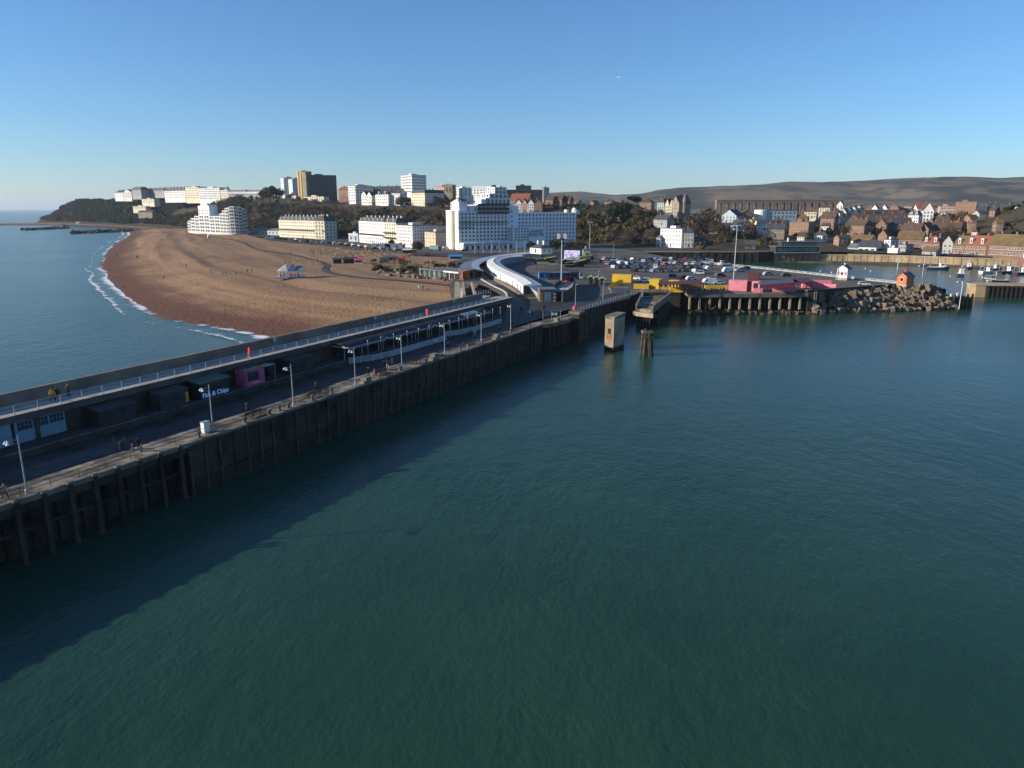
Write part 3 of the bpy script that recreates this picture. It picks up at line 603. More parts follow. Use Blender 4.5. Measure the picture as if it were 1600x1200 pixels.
wc = thing('station_canopy', 'long curved white station canopy, the right one of the pair', 'canopy', o0)
sweep(rel, [(-2.7, 10.1), (3.1, 10.1), (3.2, 10.3), (.4, 10.85), (-.4, 10.85), (-2.8, 10.3)]).obj('roof', M_CANW, wc)
sweep(rel, [(-.16, 10.84), (.16, 10.84), (.16, 10.95), (-.16, 10.95)]).obj('ridge', M_STEEL, wc)
sweep(rel[:18], [(3.0, 7.6), (3.14, 7.6), (3.14, 10.1), (3.0, 10.1)]).obj('side_wall', M_CANW, wc)
sweep(rel[12:], [(-3.1, 7.0), (-3.0, 7.0), (-3.0, 10.1), (-3.1, 10.1)]).obj('back_wall', mat('shaded_blue_panels', (.20, .24, .30), .7), wc)
sweep(rel, [(-3.4, 6.5), (4.4, 6.5), (4.4, 7.45), (-3.4, 7.45)]).obj('platform', mat('station_platform', (.19, .165, .14), .9, (.12, .105, .09), .3, 6), wc)
for i in range(1, len(rel), 2):
    d = (rel[min(i + 1, len(rel) - 1)] - rel[i - 1]); n = Vector((-d.y, d.x, 0)).normalized()
    MB().tube(rel[i] + n * 3.9 + Vector((0, 0, 7.45)), rel[i] + n * 3.9 + Vector((0, 0, 10.0)), .11).obj('post', M_DKMET, wc)
MB().add([rel[0] + Vector((1.0, -1.0, 6.5)), rel[0] + Vector((3.6, -2.2, 6.5)), rel[0] + Vector((2.6, 1.8, 10.1)), rel[0] + Vector((-1.5, -1.2, 10.2)), rel[0] + Vector((1.0, -.8, 6.5)), rel[0] + Vector((3.6, -2.0, 6.5)), rel[0] + Vector((2.6, 2.0, 10.1)), rel[0] + Vector((-1.5, -1.0, 10.2))], [(0, 1, 2, 3), (7, 6, 5, 4), (0, 4, 5, 1), (1, 5, 6, 2), (2, 6, 7, 3), (3, 7, 4, 0)]).obj('end_wall', M_CANW, wc)
path = spath([(744, 421.5), (738, 417.5), (737, 411.5), (748, 405.5), (772, 400), (800, 397), (829, 394)], 10.6)
o0 = path[0].copy(); rel = [p - o0 for p in path]
wl = thing('station_canopy', 'curved station canopy with shaded blue-grey slope and white edge, the left one of the pair', 'canopy', o0)
sweep(rel, [(0.2, 10.9), (5.0, 9.95), (5.0, 9.8), (.2, 10.7)]).obj('roof', M_CANB, wl)  # shade of the left slope is put into its blue-grey colour
sweep(rel, [(-3.0, 10.2), (.2, 10.92), (.2, 10.72), (-3.0, 10.0)]).obj('white_edge', M_CANW, wl)
sweep(rel, [(-3.2, 6.5), (5.0, 6.5), (5.0, 7.3), (-3.2, 7.3)]).obj('platform', MATS['station_platform'], wl)
sweep(rel, [(5.2, 7.3), (5.4, 7.3), (5.4, 9.8), (5.2, 9.8)]).obj('back_wall', MATS['shaded_blue_panels'], wl)
for i in range(1, len(rel), 2): MB().tube(rel[i] + Vector((0, 0, 7.3)), rel[i] + Vector((0, 0, 10.6)), .1).obj('post', M_DKMET, wl)
# curving walls of the old track bed
M_PINKB = mat('pale_pink_brick', (.46, .33, .26), .9, (.33, .23, .18), .5, 6)
def wall_px(name, label, px, z0, z1, th, m, capm=None, cap=.15, it=2):
    path = spath(px, z1, it); o = path[0].copy(); t = thing(name, label, 'wall', o)
    sweep([p - o for p in path], [(-th / 2, z0), (th / 2, z0), (th / 2, z1), (-th / 2, z1)]).obj('wall', m, t)
    if capm: sweep([p - o for p in path], [(-th / 2 - .06, z1), (th / 2 + .06, z1), (th / 2 + .06, z1 + cap), (-th / 2 - .06, z1 + cap)]).obj('coping', capm, t)
    return t
wall_px('curved_wall', 'pale pink brick wall curving beside the white station canopy', [(766, 424), (769, 430), (779, 436), (800, 443), (815, 450), (824, 456), (847, 458)], 6.4, 7.7, .45, M_PINKB, M_CANW, .08)
wall_px('curved_wall', 'dark curving track wall with a white coping above the town end canopies', [(752, 436), (770, 447), (785, 453), (792, 459), (791, 467), (783, 477), (765, 484)], 6.4, 8.6, .5, M_BRICKW, M_CANW, .12)
wall_px('curved_wall', 'low grey wall with pale coping crossing the terrace below the market', [(729, 441), (745, 445), (770, 449), (781, 451)], 6.4, 7.6, .4, M_BRICKW, M_CONC, .1)
# terrace at the root of the arm, with a ramp between stone walls
tr = MB().prism([(p.x, p.y) for p in (P(703, 481, 10.0), P(742, 470.5, 10.0), P(768, 462, 10.0), P(741, 461, 10.0), P(726, 462, 10.0), P(712, 470, 10.0))], 3, 10.0).obj('terrace', [M_PAVE]); struct(tr)
tr.data.materials.append(M_WALL)
for p in tr.data.polygons:
    if abs(p.normal.z) < .5: p.material_index = 1
def slope_wall(name, label, a, b, th, m, z0=3.0, cat='wall'):
    a = Vector(a); b = Vector(b); d = b - a; d.z = 0; n = Vector((-d.y, d.x, 0)).normalized() * th / 2; t = thing(name, label, cat, (a.x, a.y, 0)); oa = Vector((a.x, a.y, 0))
    q_ = [a - n - oa, b - n - oa, b + n - oa, a + n - oa]; MB().prism([(p.x, p.y) for p in q_], z0, [p.z for p in q_]).obj('wall', m, t)
    MB().prism([(p.x * 1.0, p.y) for p in q_], [p.z for p in q_], [p.z + .18 for p in q_]).obj('coping', m, t); return t
slope_wall('ramp_wall', 'pale stone wall between the shingle and the wet ramp', P(714.5, 468, 10.6), P(714, 441, 8.6), 1.5, M_STONE)
slope_wall('ramp_wall', 'stone wall on the right of the wet ramp', P(725.5, 461, 10.4), P(723, 441, 8.6), .8, M_STONE)
slope_wall('ramp_wall', 'short sunlit stone wall by the terrace steps', P(742, 460, 10.2), P(737, 441, 8.6), .7, M_STONE)
rp = MB().add([P(717.5, 468, 10.02), P(725, 466, 10.02), P(722, 443, 7.6), P(716, 443, 7.6)], [(0, 1, 2, 3)]).obj('ramp', mat('wet_ramp', (.16, .19, .22), .15, (.10, .12, .14), .3, 4, spec=.6)); struct(rp)
railing('railing', 'grey rail round the terrace above the track bed', [P(744, 461, 10.0), P(767, 459, 10.0)], 7, 1.1, .05, M_GALV, 2)
# small stone hut with pale blue doors
sh2 = thing('stone_hut', 'small brown stone hut with pale blue double doors', 'hut', P(856, 472, 6.5), R(4))
MB().box(-2.4, 2.4, 0, 6.5, 0, 3.6).obj('wall', mat('brown_stone', (.20, .13, .085), .9, (.10, .07, .05), .8, 6), sh2); MB().box(-2.6, 2.6, -.2, 6.7, 3.6, 3.85).obj('roof', M_STEEL, sh2)
for x in (-1.0, .03): MB().box(x, x + .97, -.06, 0, .05, 3.0).obj('door', M_BLUE, sh2)
for x in (-2.45, 1.55):
    for z in (.1, 1.1, 2.1): MB().box(x, x + .9, -.05, 0, z, z + .55).obj('quoin', M_STONE, sh2)
# dark boat-shaped bar building
bp = [P(866, 470, 6.5), P(880, 472, 6.5), P(893, 464, 6.5), P(899, 452, 6.5), P(897, 445, 6.5), P(876, 450, 6.5), P(866, 458, 6.5)]
bt = thing('bar_building', 'dark boat-shaped enclosure with white terrace tables inside', 'building', (bp[0].x, bp[0].y, 6.5))
n = len(bp)
for i in range(n):
    a = bp[i]; b = bp[(i + 1) % n]; mid = a.lerp(b, .5) - Vector((bp[0].x, bp[0].y, 6.5)); d = b - a
    MB().obox(mid, d / 2, Vector((-d.y, d.x, 0)).normalized() * .14, 2.9).obj('hull_panel', mat('black_timber', (.022, .024, .03), .7, (.035, .03, .03), .6), bt)
MB().add([p - Vector((bp[0].x, bp[0].y, 4.9)) for p in bp], [tuple(range(n))]).obj('terrace_floor', M_PAVE, bt)
for i in range(7):
    c = P(876 + 2.6 * i, 455 + 1.2 * math.sin(i * 2), 8.1) - Vector((bp[0].x, bp[0].y, 6.5)); MB().tube(c, c + Vector((0, 0, .75)), .06).box(c.x - .6, c.x + .6, c.y - .5, c.y + .5, c.z + .75, c.z + .82).obj('table', M_WHITE, bt)
# red parasol
def parasol(label, loc, m, r=1.6, h=2.5):
    t = thing('parasol', label, 'parasol', loc); MB().tube((0, 0, 0), (0, 0, h), .04).obj('pole', M_GALV, t); MB().lathe([(r, h - .45), (r * .6, h - .2), (.05, h + .1)], 8).obj('canopy', m, t); return t
parasol('red parasol above the dark boat-shaped bar', P(885, 450, 8.1), mat('red_canvas', (.55, .03, .05), .8))
# tall masts
def mast(label, u, v, vtop, heads, r=.22):
    b = P(u, v, 6.5); top = ZA(vtop, b.y) - 6.5; t = thing('light_mast', label, 'light mast', b, group='light masts')
    MB().lathe([(r * 1.5, 0), (r * 1.3, .8), (r, 1.0), (r * .55, top)], 9).obj('pole', M_GALV, t)
    if heads == 'box':
        MB().box(-1.4, 1.4, -.12, .12, top - .2, top).tube((-1.1, 0, top - 2.4), (1.1, 0, top - 2.4), .07).obj('crossbar', M_GALV, t)
        for x, z in ((-1.15, top - .1), (1.0, top - .1)): MB().box(x - .55, x + .55, -.3, .2, z - 1.5, z + .3).obj('flood_panel', M_WHITE, t)
        for i in range(4): MB().tube((-.5 + .35 * i, -.3, top - 1.4 - .3 * (i % 2)), (-.5 + .35 * i, -.5, top - 1.6), .25, .3).obj('floodlight', M_DKMET, t)
    else:
        MB().tube((-1.3, 0, top), (1.3, 0, top), .07).obj('crossbar', M_GALV, t)
        for x in (-1.15, -.4, .4, 1.15): MB().box(x - .3, x + .3, -.35, .3, top - .12, top + .12).obj('lamp_head', M_WHITE, t)
    return t
mast('tall mast with white floodlight boxes beside the boat-shaped bar', 877, 451, 366, 'box', .3)
mast('tall light mast behind the screen, right of the hotel', 921, 401, 347, 't')
mast('tall light mast standing by the pink containers', 1146, 440, 352, 't')
for i, (u, v, vt) in enumerate([(958, 403, 384), (1004, 466, 452), (899, 478, 445), (942, 467, 440), (740, 437, 412), (935, 437, 424)]):
    b = P(u, v, 6.5); t = thing('lamp_post', 'slim grey street lamp on the quay, %s of six counted from the left' % ORD[[3, 5, 1, 4, 0, 2][i]], 'lamp post', b, group='slim quay street lamps'); h = ZA(vt, b.y) - 6.5
    MB().lathe([(.1, 0), (.09, .6), (.05, h)], 7).obj('pole', M_GALV, t); MB().box(-.1, .5, -.12, .12, h - .02, h + .1).obj('lamp_head', M_WHITE, t)
# the big screen
sc = thing('video_screen', 'large lit video screen on a dark frame facing the bar terraces', 'screen', P(893.5, 411, 6.5), R(-8))
def screen_mat():
    m = bpy.data.materials.new('screen_picture'); m.use_nodes = True; t = m.node_tree; b = t.nodes['Principled BSDF']; N = t.nodes.new; L = t.links.new
    tc = N('ShaderNodeTexCoord'); n = N('ShaderNodeTexNoise'); n.inputs['Scale'].default_value = .55; n.inputs['Detail'].default_value = 3; n.inputs['Distortion'].default_value = 1.5; L(tc.outputs['Object'], n.inputs['Vector'])
    c = N('ShaderNodeValToRGB'); e = c.color_ramp.elements; e[0].position = .42; e[0].color = (.18, .2, .5, 1); e[1].position = .52; e[1].color = (.66, .62, .85, 1); L(n.outputs['Fac'], c.inputs['Fac'])
    L(c.outputs['Color'], b.inputs['Emission Color']); b.inputs['Emission Strength'].default_value = .75; b.inputs['Base Color'].default_value = (.02, .02, .02, 1); return m
hS = ZA(391, sc.location.y) - 6.5; hB = ZA(406, sc.location.y) - 6.5; wS = 8.2
MB().box(-wS / 2, wS / 2, -.02, .02, hB, hS).obj('display', screen_mat(), sc)
MB().box(-wS / 2 - .9, wS / 2 + .9, .05, .8, 0, hS + 1.2).obj('frame', M_BLACK, sc)
MB().box(-.3, .3, -.05, -.021, hB + 1.0, hB + 2.8).obj('picture_figure', glow('screen_red', (.5, .08, .12), .5), sc)
gp = thing('goal_frame', 'tall yellow-green H-shaped frame right of the video screen', 'frame', P(909.5, 409, 6.5))
for x in (-.8, .8): MB().box(x - .12, x + .12, -.12, .12, 0, 6.4).obj('post', mat('lime_paint', (.30, .36, .08), .7), gp)
MB().box(-.8, .8, -.1, .1, 3.0, 3.3).obj('crossbar', MATS['lime_paint'], gp)
# bar shelters with slanting lime edges
M_LIME = mat('lime_roof', (.30, .34, .09), .8, (.2, .24, .06), .6); M_YEL = mat('shelter_edge_yellow', (.55, .48, .14), .7)
for i, (u, v, w_) in enumerate([(846, 412, 3.2), (860, 411, 3.2), (887, 413, 3.0), (893, 418, 3.0), (900, 412, 3.0), (906, 417, 3.0), (911, 413.5, 3.0), (916, 409, 3.2), (921, 405.5, 3.4)]):
    t = thing('bar_shelter', 'timber bar shelter with a slanting yellow edged roof, %s from the left' % ORD[i], 'shelter', P(u, v, 6.5), R(18), 'bar shelters on the quay')
    r_ = MB().add([(-w_, -1.3, 2.2), (w_, -1.3, 3.4), (w_, 1.6, 3.4), (-w_, 1.6, 2.2), (-w_, -1.3, 2.35), (w_, -1.3, 3.55), (w_, 1.6, 3.55), (-w_, 1.6, 2.35)], [(0, 3, 2, 1), (4, 5, 6, 7), (0, 1, 5, 4), (1, 2, 6, 5), (2, 3, 7, 6), (3, 0, 4, 7)]).obj('roof', M_LIME if i % 3 else M_DKROOF, t)
    MB().add([(-w_, -1.45, 2.15), (w_, -1.45, 3.35), (w_, -1.45, 3.62), (-w_, -1.45, 2.42), (-w_, -1.32, 2.15), (w_, -1.32, 3.35), (w_, -1.32, 3.62), (-w_, -1.32, 2.42)], [(0, 1, 2, 3), (7, 6, 5, 4), (0, 4, 5, 1), (1, 5, 6, 2), (2, 6, 7, 3), (3, 7, 4, 0)]).obj('edge_board', M_YEL, r_)
    for x in (-w_ + .2, w_ - .2): [MB().box(x - .08, x + .08, y, y + .16, 0, 2.35 if x < 0 else 3.35).obj('post', M_BLACK, t) for y in (1.3, -1.2)]
    MB().box(-w_ + .3, w_ - .3, 1.0, 1.3, 0, 1.1).obj('counter', M_BLACK, t)
for i, (u, v) in enumerate([(848, 421), (862, 423)]):
    t = thing('marquee', 'olive green canvas roof on posts, %s of the two behind the blue kiosks' % ['left', 'right'][i], 'marquee', P(u, v, 6.5), R(8), 'olive canvas roofs')
    MB().xprism([(-2, 2.6), (0, 3.5), (2, 2.6), (2, 2.5), (0, 3.4), (-2, 2.5)], -2.8, 2.8).obj('roof', mat('olive_canvas', (.17, .21, .08), .85, (.12, .15, .06), .5), t)
    for x in (-2.7, 2.7):
        for y in (-1.9, 1.9): MB().tube((x, y, 0), (x, y, 2.6), .06).obj('post', M_DKMET, t)
def cabin(name, label, u, v, w_, d_, h_, m, rz=0.0, cat='kiosk', doors=2, z=6.5, roofm=None, group=None):
    t = thing(name, label, cat, P(u, v, z), rz, group); MB().box(-w_ / 2, w_ / 2, 0, d_, 0, h_).obj('body', m, t); MB().box(-w_ / 2 - .12, w_ / 2 + .12, -.15, d_ + .1, h_, h_ + .14).obj('roof', roofm or M_DKROOF, t)
    for i in range(doors):
        x = -w_ / 2 + (i + .5) * w_ / doors; MB().box(x - w_ / doors * .3, x + w_ / doors * .3, -.05, 0, .9, h_ - .35).obj('hatch', M_GLASS, t)
    return t
M_CYAN = mat('bright_blue_paint', (.05, .27, .55), .6, (.04, .22, .45), .5)
cabin('kiosk', 'bright blue kiosk behind the light mast', 851, 437, 4.5, 2.5, 2.8, M_CYAN, R(5), roofm=M_STEEL)
cabin('kiosk', 'long dark blue kiosk with a blue roof, beside the bright blue one', 874, 437, 9, 3, 2.6, mat('navy_paint', (.03, .07, .14), .6), R(5), doors=4, roofm=M_CANB)
cabin('kiosk', 'grey blue kiosk with a white pillar, at the end of the blue kiosks', 897, 436.5, 4, 3, 2.8, mat('slate_blue_paint', (.10, .15, .2), .6), R(5), doors=1)
cabin('kiosk', 'small white ticket booth at the start of the quay road', 908, 435, 1.6, 1.6, 2.4, M_WHITE, 0, doors=1)
# beach huts with pale zigzag gables
for i in range(3):
    t = thing('beach_hut', 'small dark beach hut with a pale gable edge, %s of three' % ['left', 'middle', 'right'][i], 'beach hut', P(923 + 9 * i, 444 + 1.2 * i, 6.5), R(-6), 'beach huts by the quay')
    MB().box(-1.05, 1.05, 0, 2.6, 0, 2.2).obj('body', mat('hut_grey', (.10, .10, .10), .8), t)
    MB().yprism([(-1.25, 2.15), (0, 3.1), (1.25, 2.15), (1.25, 2.3), (0, 3.25), (-1.25, 2.3)], -.2, 2.8).obj('roof', mat('hut_roof', (.12, .13, .06), .8), t)
    MB().yprism([(-1.3, 2.1), (0, 3.12), (1.3, 2.1), (1.3, 2.38), (0, 3.4), (-1.3, 2.38)], -.3, -.21).obj('gable_edge', mat('gable_cream', (.72, .68, .36), .7), t)
    MB().box(-.45, .45, -.05, 0, .05, 1.95).obj('door', M_BLACK, t)
# containers turned into cafes
M_YELC = mat('yellow_container', (.66, .43, .03), .55, (.54, .34, .02), .4, 5); M_PNKC = mat('pink_container', (.74, .25, .30), .6, (.62, .19, .24), .4, 5); M_MAROON = mat('maroon_roof', (.12, .035, .045), .7)
def container(label, u, v, w_, d_, h_, m, rz=0.0, wins=0, ribs=True, z=6.5, u2=None):
    t = thing('container', label, 'container', P(u, v, z), rz - (R(22) if w_ < 7.5 and h_ > 1.4 and d_ > 1 else 0), 'painted containers'); MB().box(-w_ / 2, w_ / 2, 0, d_, .1, h_).obj('body', m, t)
    n = int(w_ / .55)
    if ribs and not wins:
        rb = MB()
        for i in range(n): x = -w_ / 2 + (i + .5) * w_ / n; rb.box(x - .12, x + .12, -.05, 0, .25, h_ - .15)
        rb.obj('ribs', m, t)['kind'] = 'stuff'
    for i in range(wins):
        x = -w_ / 2 + (i + .5) * w_ / wins; MB().box(x - w_ / wins * .3, x + w_ / wins * .3, -.06, 0, 1.1, h_ - .4).obj('window', M_GLASS, t)
    MB().box(-w_ / 2 - .06, w_ / 2 + .06, -.08, d_ + .05, h_, h_ + .12).obj('roof', m, t); return t
def slab_roof(label, px, z, m, th=.18):
    pts = [P(u, v, z) for u, v in px]; o = pts[0].copy(); t = thing('shade_roof', label, 'roof', (o.x, o.y, 6.5))
    MB().prism([(p.x - o.x, p.y - o.y) for p in pts], z - 6.5 - th, z - 6.5).obj('sheet', m, t)
    for p in pts: 
        c = pts[0].lerp(pts[2], .5); q_ = p.lerp(c, .06) - o; MB().tube((q_.x, q_.y, 0), (q_.x, q_.y, z - 6.5 - th), .08).obj('post', M_DKMET, t)
    return t
container('yellow container behind the beach huts with a stair in front', 971, 441.5, 7.4, 2.6, 2.9, M_YELC, R(-3))
container('low yellow container at the quay corner', 1002, 452, 5.2, 2.4, 1.5, M_YELC, R(8))
container('yellow container with a plain blank side left of the maroon roof', 1022, 452, 3.4, 4.5, 3.3, M_YELC, R(-4))
container('brown-yellow container with glass doors under the maroon roof', 1036, 453, 3.2, 2.4, 2.7, mat('ochre_container', (.35, .20, .03), .6), R(-4), 2)
container('yellow cabin with three small windows', 1052, 454, 3.4, 2.4, 3.3, M_YELC, R(-10), 3)
container('low yellow screen wall below the cabin with windows', 1056, 457, 4.3, .4, 1.5, M_YELC, R(-14))
container('low yellow curved bar at the right end of the yellow cafe', 1119, 453.5, 7.6, 1.0, 1.5, M_YELC, R(-4))
slab_roof('long maroon roof over the yellow cafe', [(1030, 439.5), (1096, 439), (1102, 443.5), (1028, 444)], 9.9, M_MAROON)
container('pink container with pale lettering beside the light mast', 1152, 455, 6.0, 3.4, 3.5, M_PNKC, R(-4))
o = [c for c in COL.objects if c.get('label', '').startswith('pink container with pale')][0]
MB().box(-1.6, 1.2, -.09, -.06, 1.75, 1.95).box(-1.2, .8, -.09, -.06, 1.35, 1.5).obj('lettering', mat('pale_pink_letters', (.75, .45, .5), .7), o)
container('maroon-shaded container between the two pink containers', 1169, 455, 2.4, 2.4, 3.2, mat('deep_pink_container', (.30, .06, .10), .6), R(-4))
container('small pink cabin with a window and a tall front', 1180, 456, 2.6, 2.4, 3.3, M_PNKC, R(-12), 1)
container('low pink screen wall before the small pink cabin', 1184, 458, 3.0, .4, 1.5, M_PNKC, R(-14))
container('low pink screen wall in the middle of the pink cafe', 1216, 457, 3.6, .4, 1.5, M_PNKC, R(-10)); container('low pink screen wall at the right of the pink cafe', 1233, 456.5, 3.9, .4, 1.5, M_PNKC, R(-10))
slab_roof('long grey roof over the pink cafe', [(1184, 440), (1240, 436), (1250, 440.5), (1188, 446)], 9.8, mat('roof_purple_grey', (.11, .10, .13), .7))
slab_roof('maroon roof at the right end of the pink cafe', [(1238, 434.5), (1262, 434), (1268, 440), (1243, 444)], 9.8, M_MAROON)
container('dark maroon container above the pink cafe roof', 1177, 437, 4.6, 2.4, 2.6, M_MAROON, R(-4)); container('long pink container near the rocks', 1276, 451, 9.5, 2.5, 2.7, M_PNKC, R(-12)); container('low pink container at the start of the rocks', 1296, 453, 4.0, 1.6, 1.9, M_PNKC, R(-14))
# yellow stair
st_ = thing('outside_stair', 'yellow stair climbing to the container behind the beach huts', 'stair', P(952, 452, 6.5), R(25))
for i in range(9): MB().box(i * .55, i * .55 + .55, -.7, .7, .25 * i, .25 * i + .1).obj('tread', M_YELC, st_)
for y in (-.75, .7): MB().add([(0, y, .1), (5, y, 2.35), (5, y, 3.3), (0, y, 1.05), (0, y + .05, .1), (5, y + .05, 2.35), (5, y + .05, 3.3), (0, y + .05, 1.05)], [(0, 1, 2, 3), (7, 6, 5, 4), (0, 4, 5, 1), (1, 5, 6, 2), (2, 6, 7, 3), (3, 7, 4, 0)]).obj('balustrade', M_YELC, st_)
sk = thing('skip', 'grey open waste skip at the foot of the yellow stair', 'skip', P(966, 458, 6.5)); MB().add([(-2.2, -1, 0), (2.2, -1, 0), (2.2, 1, 0), (-2.2, 1, 0), (-2.9, -1.2, 1.8), (2.9, -1.2, 1.8), (2.9, 1.2, 1.8), (-2.9, 1.2, 1.8)], [(0, 3, 2, 1), (0, 1, 5, 4), (1, 2, 6, 5), (2, 3, 7, 6), (3, 0, 4, 7)]).obj('body', mat('skip_grey', (.22, .22, .24), .7), sk)
MB().box(-3.0, 3.0, -1.28, -1.18, 1.72, 1.84).obj('rim', M_GALV, sk)
railing('railing', 'grey steel railing along the quay edge towards the ramp', [ST(126, .7, 6.5), Vector((37.4, 232, 6.5)), Vector((43, 241, 6.5))], 26, 1.1, .07, M_GALV, 2)
railing('railing', 'grey railing along the edge of the jetty cafes', [Vector((43, 242, 6.5)), Vector((56, 241.2, 6.5)), Vector((59, 247.5, 6.5)), Vector((97, 247.5, 6.5))], 30, 1.1, .05, M_GALV, 2)
# cafe tables
tb = MB().lathe([(.25, 0), (.04, .05), (.04, .7), (.45, .72), (.45, .76)], 8).mesh('table', M_GALV)
for i in range(14):
    t = thing('cafe_table', 'round grey cafe table on the jetty terrace, %s from the left' % ORD[i], 'table', P(1062 + 5.2 * i, 456 + 1.5 * math.sin(i * 2.3), 6.5), group='cafe tables on the jetty'); link('top', tb, t)
    for k in range(3): q_ = k * 2.1 + i; MB().box(-.2, .2, -.2, .2, .42, .46).box(-.2, .2, .16, .2, .46, .9).tube((-.17, -.17, 0), (-.17, -.17, .42), .02, .02, 4).tube((.17, -.17, 0), (.17, -.17, .42), .02, .02, 4).tube((.17, .17, 0), (.17, .17, .42), .02, .02, 4).tube((-.17, .17, 0), (-.17, .17, .42), .02, .02, 4).obj('chair', M_DKMET, t).location = (math.cos(q_) * .8, math.sin(q_) * .8, 0)
# the jetty on concrete columns
jt = thing('jetty', 'concrete jetty on tall square columns below the cafes', 'jetty', (58.5, 239.5, 0))
MB().box(-1, 38.6, -2.2, 8, 5.7, 6.46).obj('deck', M_CONC, jt); MB().box(-1, 38.6, 6.5, 7.4, -3, 5.7).obj('back_wall', M_WEED, jt); MB().box(-1, 38.6, -2.35, -2.2, 5.35, 6.3).obj('edge_beam', M_CONC, jt)
for i in range(12): c = MB().box(3.3 * i - .3, 3.3 * i + .3, -2.0, -1.4, -3, 5.7).obj('column', M_STONE, jt); MB().box(3.3 * i - .34, 3.3 * i + .34, -2.05, -1.35, -3, 1.4).obj('tide_band', M_WEED, c)
for i in range(12): MB().box(3.3 * i - .25, 3.3 * i + .25, 2.4, 3.0, -3, 5.7).obj('column', M_WALL, jt)
ab = thing('jetty_abutment', 'stained concrete abutment between the jetty and the rocks', 'wall', (97.5, 238.2, 0)); MB().box(-.4, 4.8, -.9, 4, -3, 6.9).obj('wall', M_WALL, ab); MB().box(1.6, 1.75, -1.05, -.9, -1, 7.4).box(2.2, 2.35, -1.05, -.9, -1, 7.4).obj('ladder', M_GALV, ab)
aw = thing('arm_wall', 'dark concrete wall above the rock armour', 'wall', (97, 239, 0)); 
d = Vector((44, 23, 0)); MB().obox(d * .5 + Vector((0, 0, -3)), d * .5, Vector((-d.y, d.x, 0)).normalized() * .5, 10.4).obj('wall', M_WALL, aw); MB().obox(d * .5 + Vector((0, 0, 7.4)), d * .5, Vector((-d.y, d.x, 0)).normalized() * .6, .2).obj('coping', M_CONC, aw)
# old ferry ramp
rm = thing('ferry_ramp', 'old concrete ferry ramp sloping down from the quay corner', 'ramp', (0, 0, 0)); A = [P(994, 482, 5.2), P(1019, 485, 5.2), P(1048, 461, 6.3), P(1003, 463, 6.3)]
o = A[0].copy(); rm.location = o; Aq = [p - o for p in A]
MB().add([*Aq, *[p - Vector((0, 0, .9)) for p in Aq]], [(0, 1, 2, 3), (7, 6, 5, 4), (4, 5, 1, 0), (5, 6, 2, 1), (6, 7, 3, 2), (7, 4, 0, 3)]).obj('deck', M_APRON, rm)
for (a, b) in ((0, 3), (1, 2)):
    d = Aq[b] - Aq[a]; n = Vector((-d.y, d.x, 0)).normalized() * .3; pts = [Aq[a] - n, Aq[b] - n, Aq[b] + n, Aq[a] + n]; MB().add([p - Vector((0, 0, .9)) for p in pts] + [p + Vector((0, 0, 1.1)) for p in pts], [(3, 2, 1, 0), (4, 5, 6, 7), (0, 1, 5, 4), (1, 2, 6, 5), (2, 3, 7, 6), (3, 0, 4, 7)]).obj('side_beam', M_CONC, rm)
MB().obox(Aq[0].lerp(Aq[1], .5) + Vector((-.4, -.6, -2.0)), (Aq[1] - Aq[0]) * .62, Vector((.1, .7, 0)), 1.2).obj('toe_beam', M_STONE, rm)
for i in range(5): p = Aq[0].lerp(Aq[1], .1 + .2 * i); MB().tube((p.x, p.y + .5, -9), (p.x, p.y + .4, -1), .22).obj('pile', M_TIMB, rm)
MB().prism([(p.x, p.y) for p in (Aq[0].lerp(Aq[3], .3), Aq[1].lerp(Aq[2], .3), Aq[2], Aq[3])], -9, -1.2).obj('under_wall', M_WEED, rm)
# gate with notices on the quay
gt = thing('mesh_gate', 'wire mesh gate with two white notices on the quay', 'gate', P(862, 500, 6.5), PIER_RZ - R(60))
for x in (-2.2, 0, 2.2): MB().tube((x, 0, 0), (x, 0, 2.4), .05).obj('post', M_GALV, gt)
for z in (.3, 1.3, 2.3): MB().tube((-2.2, 0, z), (2.2, 0, z), .025, .025, 4).obj('rail', M_GALV, gt)
for i in range(14): MB().tube((-2.2 + .31 * i, 0, .1), (-2.2 + .31 * i, 0, 2.35), .012, .012, 4).obj('bar', M_GALV, gt)
for x in (-.1, .75): MB().box(x, x + .6, -.05, -.03, 1.2, 1.8).obj('notice', M_WHITE, gt)
# ---- rock armour
M_ROCK = mat('armour_rock', (.25, .18, .115), .9, (.09, .065, .045), .5, 7, .06, 2.2); M_ROCK2 = mat('grey_armour_rock', (.20, .165, .125), .9, (.075, .062, .048), .5, 7, .06, 2.2)
ROCKS = []
for k in range(12):
    r_ = random.Random(k); mb = MB(); vs = []
    for sx in (-1, 1):
        for sy in (-1, 1):
            for sz in (-1, 1): vs.append((sx * r_.uniform(.62, 1.0), sy * r_.uniform(.6, 1.0), sz * r_.uniform(.55, .95)))
    import bmesh
    bm = bmesh.new(); [bm.verts.new(v) for v in vs]; bmesh.ops.convex_hull(bm, input=bm.verts); bmesh.ops.bevel(bm, geom=list(bm.edges), offset=.09, segments=1, affect='EDGES')
    me = bpy.data.meshes.new('boulder'); bm.to_mesh(me); bm.free(); me.materials.append(M_ROCK if k % 3 else M_ROCK2); ROCKS.append(me)
ra = thing('rock_armour', 'long bank of large angular armour rocks round the arm end', 'rocks', (100, 240, 0)); r_ = random.Random(11)
def rock(x, y, z, s_, par=ra, org=(100, 240, 0)):
    o = link('boulder', r_.choice(ROCKS), par, (x - org[0], y - org[1], z - org[2])); o.scale = (s_ * r_.uniform(.8, 1.25), s_ * r_.uniform(.8, 1.2), s_ * r_.uniform(.7, 1.1)); o.rotation_euler = (r_.uniform(0, 6), r_.uniform(0, 6), r_.uniform(0, 6))
